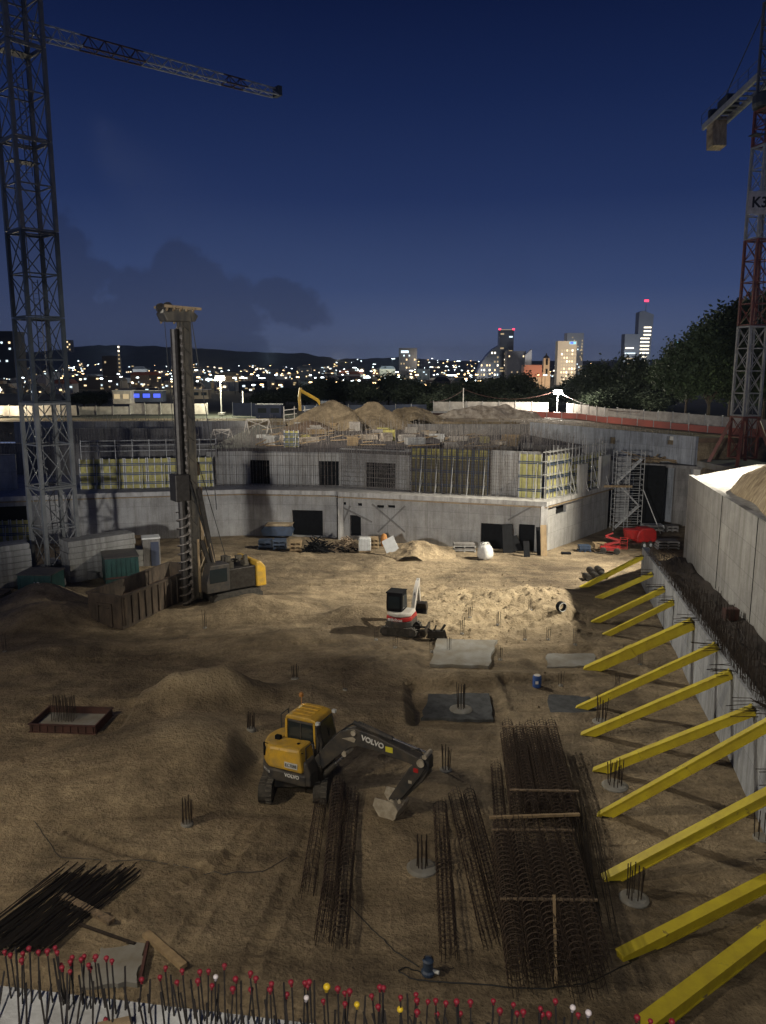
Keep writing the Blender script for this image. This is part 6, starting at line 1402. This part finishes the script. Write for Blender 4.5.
# drum, pump and cables
p = GH(537, 681); t = thing('plastic_drum', 'blue plastic drum between the pale pads', 'drum', p); t.scale = (.72, .72, .66); MB().lathe([(.27, 0), (.30, .05), (.30, .3), (.32, .33), (.30, .36), (.30, .62), (.32, .65), (.3, .68), (.3, .86), (.26, .92)], 16).build('body', M['blue'], t); MB().lathe([(.24, .92), (.24, .94)], 14).build('lid', M['white'], t)
MB().box((-.06, -.305, .45), (.2, .02, .22)).build('sticker', M['ink_w'], t)
p = GH(428, 974); t = thing('drain_pump', 'grey submersible pump on the sand below the cages', 'pump', p); MB().lathe([(.16, 0), (.18, .04), (.18, .1), (.13, .14), (.13, .36), (.15, .4), (.10, .44)], 14).build('body', M['form_b'], t); m = MB(); m.path([(-.12, 0, .44), (-.08, 0, .54), (.08, 0, .54), (.12, 0, .44)], .02, 5); m.build('handle', M['steel_d'], t); MB().tube((.1, 0, .1), (.28, -.1, .12), .05, 8).build('outlet', M['plast'], t)
def cable(pts, r, lb, lift=.03):
    P = [GH(*p) for p in pts]; out = []
    for a, b in zip(P[:-1], P[1:]):
        for k in range(6): x = a[0]+(b[0]-a[0])*k/6+RN.uniform(-.02, .02); y = a[1]+(b[1]-a[1])*k/6+RN.uniform(-.02, .02); out.append((x, y, HZ(x, y)+lift))
    o = MB().path(out, r, 5).build('ground_cable', M['cable']); tag(o, lb, 'cable')
cable([(348, 905), (372, 930), (395, 952), (424, 972)], .016, 'black cable running from the loose cages to the pump')
cable([(424, 974), (405, 968), (398, 972), (412, 980), (450, 984), (540, 990), (585, 985), (640, 960)], .018, 'black cable looping from the pump toward the near struts')
cable([(110, 862), (165, 864), (225, 876), (262, 872), (292, 858)], .014, 'thin cable crossing the sand below the broad mound')
cable([(35, 822), (60, 858), (110, 862)], .012, 'thin wire curving at the left of the broad mound')
# pipes stacked in the wall shadow
for k, (px, py) in enumerate(((586, 578), (594, 577), (602, 576), (590, 573), (598, 572))):
    p = GH(px+4, py+4); o = MB().lathe([(.24, 0), (.24, .9)], 14).build('concrete_pipe', M['steel_d'], smooth=False); o.location = (p[0], p[1]+.2, p[2]+.2+(.1 if k > 2 else 0)); o.rotation_euler = (-PI/2, 0, .1); tag(o, ('left pipe of the bottom row under the farthest struts', 'middle pipe of the bottom row under the farthest struts', 'right pipe of the bottom row under the farthest struts', 'left upper pipe of the heap under the farthest struts', 'right upper pipe of the heap under the farthest struts')[k], 'pipe')
p = GH(561, 610); t = thing('hose_reel', 'coiled hose with pale ring at the edge of the wall shadow', 'hose reel', p, .4); t.scale = (.6, .6, .6); m = MB(); 
for k in range(5): m.hoop((0, -.2+k*.1, .5), .46, .06, (0, 1, 0), 18, 6)
m.build('coil', M['black'], t); MB().hoop((0, -.3, .5), .44, .035, (0, 1, 0), 18, 5).build('rim', M['plast'], t)
o = MB().box((0, 0, .3), (.7, .5, .6)).build('cable_box', M['red_d'], bevel=.04); q = wall_at(733, 585, 1.9); o.location = (q[0], q[1], wz(q[1])-.2); tag(o, 'red brown box on the backfill at the foot of the tall wall', 'box')
# ------------------------------------------------------------------ things along the facade
def bag():
    p = GH(485, 559); t = thing('bulk_bag', 'full white bulk bag standing on the sand before the black openings', 'bulk bag', p); n = 18
    pr_ = [(.30, 0), (.52, .08), (.60, .35), (.58, .75), (.50, 1.0), (.40, 1.12), (.16, 1.22), (.10, 1.38)]; m = MB(); vs = []; fs = []
    for j, (r, z) in enumerate(pr_):
        for k in range(n): a = 2*PI*k/n; rr_ = r*(1+.10*math.cos(4*a)+.05*math.sin(7*a+j)); vs.append((rr_*math.cos(a), rr_*math.sin(a), z))
    for j in range(len(pr_)-1):
        for k in range(n): fs.append((j*n+k, j*n+(k+1) % n, (j+1)*n+(k+1) % n, (j+1)*n+k))
    fs.append(tuple((len(pr_)-1)*n+k for k in range(n))); m.add(vs, fs); m.build('bag', M['bag'], t, smooth=True); m = MB()
    for x in (-.35, .35):
        for y in (-.35, .35): m.path([(x, y, 1.0), (x*.9, y*.9, 1.3), (x*.4, y*.4, 1.35), (x*.2, y*.2, 1.2)], .035, 5)
    m.build('lifting_loop', M['bag'], t)
bag()
def lean(px0, px1, pyb, pyt, m, label, dy=.5, th=.06, name='formwork_sheet', cat='sheet'):
    a = GH(px0, pyb); b = GH(px1, pyb); w = math.hypot(b[0]-a[0], b[1]-a[1]); h = D((px0+px1)/2, pyt, (a[1]+b[1])/2+dy)[2]-a[2]; rz = math.atan2(b[1]-a[1], b[0]-a[0])
    o = MB().box((w/2, 0, math.hypot(h, dy)/2), (w, th, math.hypot(h, dy))).build(name, M[m]); o.location = a; o.rotation_euler = (-math.atan2(dy, h), 0, rz); tag(o, label, cat); return o
lean(503, 513, 553, 524, 'black', 'narrow black sheet leaning against the jamb between the two black doorways'); o = lean(511, 523, 553, 538, 'black', 'tilted black sheet right of the narrow one, corner up'); o.rotation_euler.y = -.35
lean(537, 542, 555, 527, 'black', 'slim dark board leaning at the right of the right doorway'); lean(541, 547, 556, 525, 'wood', 'slim pale board leaning by the building corner')
o = lean(388, 401, 556, 540, 'plast', 'tilted pale panel leaning left of the sand heap', .8); o.rotation_euler.y = -.5
lean(524, 530, 557, 541, 'black', 'small dark slab leaning in front of the right doorway', .6)
p = GH(424, 560); heap('sand_heap', 'low sandy heap in front of the facade beside the tilted pale panel', 'sand heap', (p[0]-.3, p[1]+1.6, p[2]-.05), 3.0, 1.9, 1.3, M['sand'], .0, 4, 60, .5, 1.2)
def pal(px, py, w, d, h, n, m, label, cat='pallet stack', name='pallet_stack', rz=0):
    p = GH(px, py); t = thing(name, label, cat, p, rz); mb = MB()
    for k in range(n):
        z = k*h/n
        for s in (-1, 0, 1): mb.box((s*(w/2-.06), 0, z+.05), (.1, d, .09))
        for q in range(6): mb.box((0, -d/2+.08+q*(d-.16)/5, z+.12), (w, .12, .03))
    mb.build('slat_deck', M[m], t)
    lo = MB()
    for k in range(n): lo.box((0, 0, (k+.62)*h/n), (w*.94, d*.92, h/n*.5))
    lo.build('load', M['conc_d' if m == 'galv' else m], t); return t
pal(464, 551, 1.9, 1.0, .75, 2, 'galv', 'low grey green stack of slatted crates left of the white bag'); pal(296, 551, 1.0, 1.0, 1.0, 3, 'wood', 'pale stack of pallets left of the scrap timber'); pal(280, 549, 1.1, 1.0, .9, 3, 'form_b', 'dark blue grey stack of frames left of the pale pallets'); pal(266, 548, 1.2, 1.1, .8, 2, 'form_b', 'dark stack of frames behind the rig counterweight')
pal(666, 548, 1.9, 1.2, .75, 3, 'galv', 'grey banded stack of panels right of the red machines'); pal(652, 531, 2.0, 1.2, .7, 2, 'plast', 'pale stack of sheets behind the red machines'); pal(671, 531, 1.1, 1.0, .6, 2, 'conc_d', 'small grey block stack by the tall wall end'); pal(600, 551, 1.2, 1.0, .8, 1, 'wood', 'plywood crate at the left of the red machines', 'crate', 'crate')
pal(584, 551, 1.0, .9, .6, 1, 'form_b', 'dark box against the right return wall')
p = GH(278, 537); t = thing('water_tank', 'yellow topped dark tank behind the blue frames by the facade', 'tank', (p[0], p[1], p[2])); MB().prism([(-1.3, .2), (1.3, .2), (1.5, .7), (1.2, 1.1), (-1.2, 1.1), (-1.5, .7)], -.6, .6).build('body', M['form_b'], t, bevel=.06); MB().prism([(-1.2, 1.1), (1.3, 1.1), (1.5, 1.35), (-.9, 1.35)], -.62, .62).build('cover', M['tarp'], t, bevel=.05)
p = GH(279, 533); o = MB().beam((0, 0, 0), (.12, .6, 2.6), .35, .1).build('plank', M['wood']); o.location = p; tag(o, 'tall yellow plank leaning on the facade left of the big black opening', 'plank')
def scrap(px, py, w, label, n=110, m='brush'):
    p = GH(px, py); t = thing('scrap_pile', label, 'scrap pile', p); q = random.Random(px); mb = MB()
    for k in range(n):
        x = q.gauss(0, w/3.2); zz = max(.05, (1-abs(x)/w*1.6))*q.uniform(.1, 1.25); a = q.uniform(-.9, .9); l = q.uniform(.4, 1.3); mb.beam((x-l*math.cos(a)/2, q.uniform(-.5, .5), max(.04, zz-l*math.sin(a)/2)), (x+l*math.cos(a)/2, q.uniform(-.5, .5), max(.04, zz+l*math.sin(a)/2)), q.uniform(.03, .12), q.uniform(.03, .1))
    mb.build('broken_timber', M[m], t); mb = MB()
    for k in range(30): mb.beam((q.gauss(0, w/3), q.uniform(-.6, .6), .05), (q.gauss(0, w/3), q.uniform(-.6, .6), q.uniform(.1, .7)), .12, .05)
    mb.build('dark_scrap', M['black'], t)
scrap(347, 551, 2.6, 'heap of broken timber and dark scrap below the small doorway'); scrap(318, 552, 1.8, 'low dark heap of scrap boards before the big opening', 70, 'black')
p = GH(365, 552); t = thing('water_container', 'white caged water container right of the broken timber', 'water container', p); MB().box((0, 0, .62), (.95, .95, .95)).build('tank', M['plast'], t, bevel=.06); m = MB()
for k in range(5):
    for s in (-1, 1): m.beam((-.5+k*.25, s*.5, .1), (-.5+k*.25, s*.5, 1.15), .03)
for z in (.15, .6, 1.15):
    for s in (-1, 1): m.beam((-.5, s*.5, z), (.5, s*.5, z), .03)
m.build('cage', M['galv'], t); MB().box((0, 0, .06), (1, 1, .12)).build('pallet', M['wood'], t)
p = GH(384, 548); o = MB().lathe([(.28, 0), (.30, .7), (.2, 1.0), (.1, 1.1)], 12).build('gas_bottle', M['orange']); o.location = (p[0], p[1]+.8, p[2]); tag(o, 'rusty orange cylinder standing by the pier behind the tilted panel', 'cylinder')
pal(374, 548, .8, .8, 1.0, 3, 'wood', 'tan cardboard coloured stack between the water container and orange cylinder')
m = MB()
for k in range(4): m.box((k*1.1, 0, .35), (.9, .12, .65))
m.box((1.6, 0, .02), (4.4, .3, .06)); q = GH(198, 545); o = m.build('site_barrier', M['form_b']); o.location = (q[0], q[1]+5, .1); tag(o, 'low dark barrier row before the facade behind the rig', 'barrier')
# red machines on the right
p = GH(643, 547); t = thing('concrete_pump', 'red trailer concrete pump with rounded cover near the tall wall', 'pump', p, .2); t.scale = (.8, .9, .95)
MB().prism([(-1.1, .55), (1.05, .55), (1.2, .9), (1.1, 1.55), (.7, 1.85), (-.5, 1.85), (-1.0, 1.6), (-1.2, 1.1)], -.65, .65).build('cover', M['red'], t, bevel=.14); MB().box((-.1, 0, .45), (2.9, .9, .16)).build('chassis', M['red_d'], t); mm = MB(); mm.lathe([(.62, .9), (.75, 1.5), (.8, 1.7)], 12, (-1.55, 0, 0)); mm.build('hopper', M['red'], t)
for x in (-.4, .35):
    for s in (-1, 1):
        w_ = MB().lathe([(.3, -.1), (.34, -.05), (.34, .05), (.3, .1)], 16).build('wheel', M['rubber'], t, loc=(x, s*.75, .34), rot=(PI/2, 0, 0)); MB().lathe([(.16, -.12), (.16, .12)], 10).build('rim', M['plast'], w_)
MB().beam((1.2, 0, .45), (2.3, 0, .3), .12).build('drawbar', M['red'], t)
p = GH(610, 553); t = thing('boom_lift', 'red access lift with folded arms left of the round red pump', 'access lift', p, -.3); t.scale = (.85, .85, .85)
MB().box((0, 0, .5), (1.9, 1.0, .4)).build('chassis', M['red'], t, bevel=.05)
for x in (-.65, .65):
    for s in (-1, 1): MB().lathe([(.28, -.1), (.33, 0), (.28, .1)], 14).build('wheel', M['rubber'], t, loc=(x, s*.55, .33), rot=(PI/2, 0, 0))
m = MB(); m.beam((-.6, 0, .8), (.9, 0, 1.2), .22); m.beam((.9, 0, 1.3), (-.5, 0, 1.65), .18); m.beam((-.5, .2, 1.65), (.2, .2, 2.0), .14); m.build('folding_arm', M['red'], t)
m = MB(); 
for x in (.9, 1.6):
    for y in (-.4, .4): m.tube((x, y, .55), (x, y, 1.55), .03, 5)
for z in (.6, 1.1, 1.55):
    for y in (-.4, .4): m.tube((.9, y, z), (1.6, y, z), .025, 5)
    for x in (.9, 1.6): m.tube((x, -.4, z), (x, .4, z), .025, 5)
m.build('basket', M['red'], t); MB().beam((-1.4, -.6, .12), (.3, -1.0, .1), .16, .08).build('outrigger', M['mach_d'], t)
o = MB().box((0, 0, .08), (.8, .4, .16)).build('bracket_scrap', M['black'], bevel=.03); p = GH(566, 554); o.location = p; tag(o, 'small dark offcut lying before the right return wall', 'offcut')
# ------------------------------------------------------------------ near wall along the bottom with capped bars
nw = thing('near_wall', 'pale concrete wall top with a double row of starter bars at the bottom edge', 'concrete wall', (-1.5, 5.1, 10.9))
SL = -.148
def nl(x, o): return (x+1.5, 4.86+SL*x-o-5.1)
m = MB(); xa, xb = -32.0, 18.0; T_ = 1.1  # unseen left run lengthened to cut the facade spot's low beam
vs = [(*nl(xa, 0), -11.2), (*nl(xb, 0), -11.2), (*nl(xb, T_), -11.2), (*nl(xa, T_), -11.2), (*nl(xa, 0), 0), (*nl(xb, 0), 0), (*nl(xb, T_), 0), (*nl(xa, T_), 0)]
m.add(vs, [(0, 1, 2, 3), (7, 6, 5, 4), (4, 5, 1, 0), (5, 6, 2, 1), (6, 7, 3, 2), (7, 4, 0, 3)]); M['near'] = concrete('near wall concrete', (.55, .54, .51), stain=.75, joints=False, bump=.6); m.build('wall', M['near'], nw)
def cap_proto(m, lb, gp):
    o = MB().lathe([(.009, 0), (.0125, .002), (.013, .024), (.019, .027), (.023, .034), (.0225, .044), (.017, .053), (.007, .058)], 12).build('rebar_protector', M[m], smooth=True); return tag(o, lb, 'bar protector', gp)
caps = {}
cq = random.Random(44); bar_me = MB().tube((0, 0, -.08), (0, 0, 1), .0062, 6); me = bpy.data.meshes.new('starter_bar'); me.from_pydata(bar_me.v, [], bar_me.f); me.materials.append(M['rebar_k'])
CAPS = [(5, 952), (11, 955), (23, 953), (30, 948), (22, 961), (38, 952), (47, 952), (55, 948), (58, 952), (61, 965), (72, 957), (84, 956), (62, 968), (70, 962), (70, 971), (81, 959), (89, 965), (90, 969), (95, 958), (106, 958), (112, 961), (142, 980), (160, 977), (165, 968), (178, 982), (182, 971), (198, 982), (200, 972), (208, 971), (212, 986), (216, 977, 'w'), (224, 966), (236, 979), (233, 990), (250, 974), (255, 979), (252, 990), (270, 990), (272, 984), (286, 995), (292, 983), (305, 983), (308, 986), (310, 982), (306, 998, 'w'), (324, 1001), (326, 988, 'y'), (338, 989), (345, 993), (349, 992), (345, 1004), (357, 1005, 'y'), (372, 996), (380, 988), (379, 1007), (384, 988), (400, 997), (400, 1010, 'y'), (416, 995), (418, 1001), (417, 1013), (427, 1001), (436, 1001), (437, 1014), (446, 1003), (456, 1002), (460, 1013), (471, 1003), (494, 1001), (500, 1011), (513, 1004), (518, 1013), (523, 1013), (540, 1008), (541, 1015), (549, 1015), (555, 1001), (572, 1008, 'w'), (579, 1015), (588, 1013, 'w'), (636, 1018), (650, 1021), (672, 1022)]
LBL = {'r': 'red mushroom cap on a starter bar of the near wall', 'w': 'dirty white cap among the red ones on the near wall', 'y': 'yellow cap'}
YL = ['yellow cap highest up of the three on the near wall bars', 'middle yellow cap of the three on the near wall bars', 'lowest yellow cap of the three, nearest the bottom edge']; yi = 0
for e in CAPS:
    px, py = e[0]+cq.uniform(-.5, .5), e[1]; k = e[2] if len(e) > 2 else 'r'
    # the bar rises from one of the two rows
    base = 1003 if False else None
    off_ = cq.uniform(.04, .13)
    d = ray(px, py); t_ = (4.86-off_)/(d[1]-SL*d[0]); x, y, z = d[0]*t_, d[1]*t_, H+d[2]*t_
    hb_ = z-10.9
    if hb_ < .12: z = 11.05+cq.uniform(0, .1)
    o = bpy.data.objects.new('starter_bar', me); COL.objects.link(o); o.parent = nw; tl_ = (cq.uniform(-.06, .06), cq.uniform(-.05, .05))
    o.location = (x+1.5+tl_[0]*.5, y-5.1+tl_[1]*.5, 0); v = Vector((-tl_[0]*.5, -tl_[1]*.5, z-10.9)); o.scale = (1, 1, v.length); o.rotation_euler = v.to_track_quat('Z', 'Y').to_euler()
    if k not in caps: c = caps[k] = cap_proto({'r': 'cap_r', 'w': 'cap_w', 'y': 'cap_y'}[k], LBL[k], {'r': 'red caps on the near wall', 'w': 'white caps on the near wall', 'y': 'yellow caps on the near wall'}[k])
    else: c = dup(caps[k])
    c.location = (x, y, z-.028); c.rotation_euler = (cq.uniform(-.15, .15), cq.uniform(-.15, .15), 0); s_ = cq.uniform(.7, .95)*(1.2 if k == 'y' else 1); c.scale = (s_, s_, s_)
    if k == 'y': c['label'] = YL[yi]; yi += 1
mb = MB()                                                   # uncapped bars, plus links doubling as the bars' shadow strokes on the wall top
for k in range(64):
    x = -3.3+k*.085+cq.uniform(-.02, .02); a = nl(x, .08); b = nl(x+cq.uniform(.05, .16), .34)
    mb.tube((*a, cq.uniform(.10, .26)), (*b, .012), .0075, 5)
    if k % 2: mb.tube((*a, -.02), (a[0]+cq.uniform(-.03, .03), a[1], cq.uniform(.2, .45)), .0075, 5)
mb.build('bars_and_shadow_links', M['rebar_k'], nw)
o = MB().beam((0, 0, .03), (.22, .05, .04), .05, .05).build('timber_offcut', M['wood']); o.location = (nl(-2.0, .3)[0]-1.5, nl(-2.0, .3)[1]+5.1, 10.905); tag(o, 'small timber offcut lying on the near wall top', 'offcut')
c = dup(caps['r']); c.location = (nl(-1.98, .2)[0]-1.5, nl(-1.98, .2)[1]+5.1, 10.93); c.rotation_euler = (1.4, 0, .5); c['label'] = 'red cap fallen on the near wall top beside the timber offcut'; del c['group']
# clods and stones lying about: too many to count
mb = MB(); cs = random.Random(8)
PT = []
for k in range(1900):
    if k < 900: x = cs.gauss(7.5, 4.5); y = cs.gauss(49, 5)
    else: y = cs.uniform(16, 62); x = cs.uniform(-.5*y-2, .3*y)
    if x < wx(y)-.3: PT.append((x, y, k < 900))
ZZ = hgt(np.array([p[0] for p in PT]), np.array([p[1] for p in PT]))
for (x, y, k), z in zip(PT, ZZ):
    s = cs.choice([.04, .05, .06, .08, .12, .2])*(1 if k else .6)*cs.uniform(.6, 1.1); z = float(z)-s*.2
    vs = [(x+s*cs.uniform(.6, 1.2)*a, y+s*cs.uniform(.6, 1.2)*b, z+s*cs.uniform(.5, .8)*c) for a, b, c in ((1, 0, 0), (-1, 0, 0), (0, 1, 0), (0, -1, 0), (0, 0, 1), (0, 0, -.6))]
    mb.add(vs, [(0, 2, 4), (2, 1, 4), (1, 3, 4), (3, 0, 4), (2, 0, 5), (1, 2, 5), (3, 1, 5), (0, 3, 5)])
tag(mb.build('rubble', M['sand']), kind='stuff')
for o in S.objects:
    for k in ('placed', 'w', 'h'):
        if k in o: del o[k]
# ------------------------------------------------------------------ night air
vm = bpy.data.materials.new('night haze'); vm.use_nodes = True; t_ = vm.node_tree; t_.nodes.remove(t_.nodes['Principled BSDF'])
pv = t_.nodes.new('ShaderNodeVolumePrincipled'); pv.inputs['Color'].default_value = (.7, .83, 1, 1); pv.inputs['Density'].default_value = .00006; pv.inputs['Anisotropy'].default_value = .2
t_.links.new(pv.outputs[0], t_.nodes['Material Output'].inputs['Volume'])
tag(MB().box((0, 3900, 35), (22000, 10200, 330)).build('haze', vm), kind='stuff')
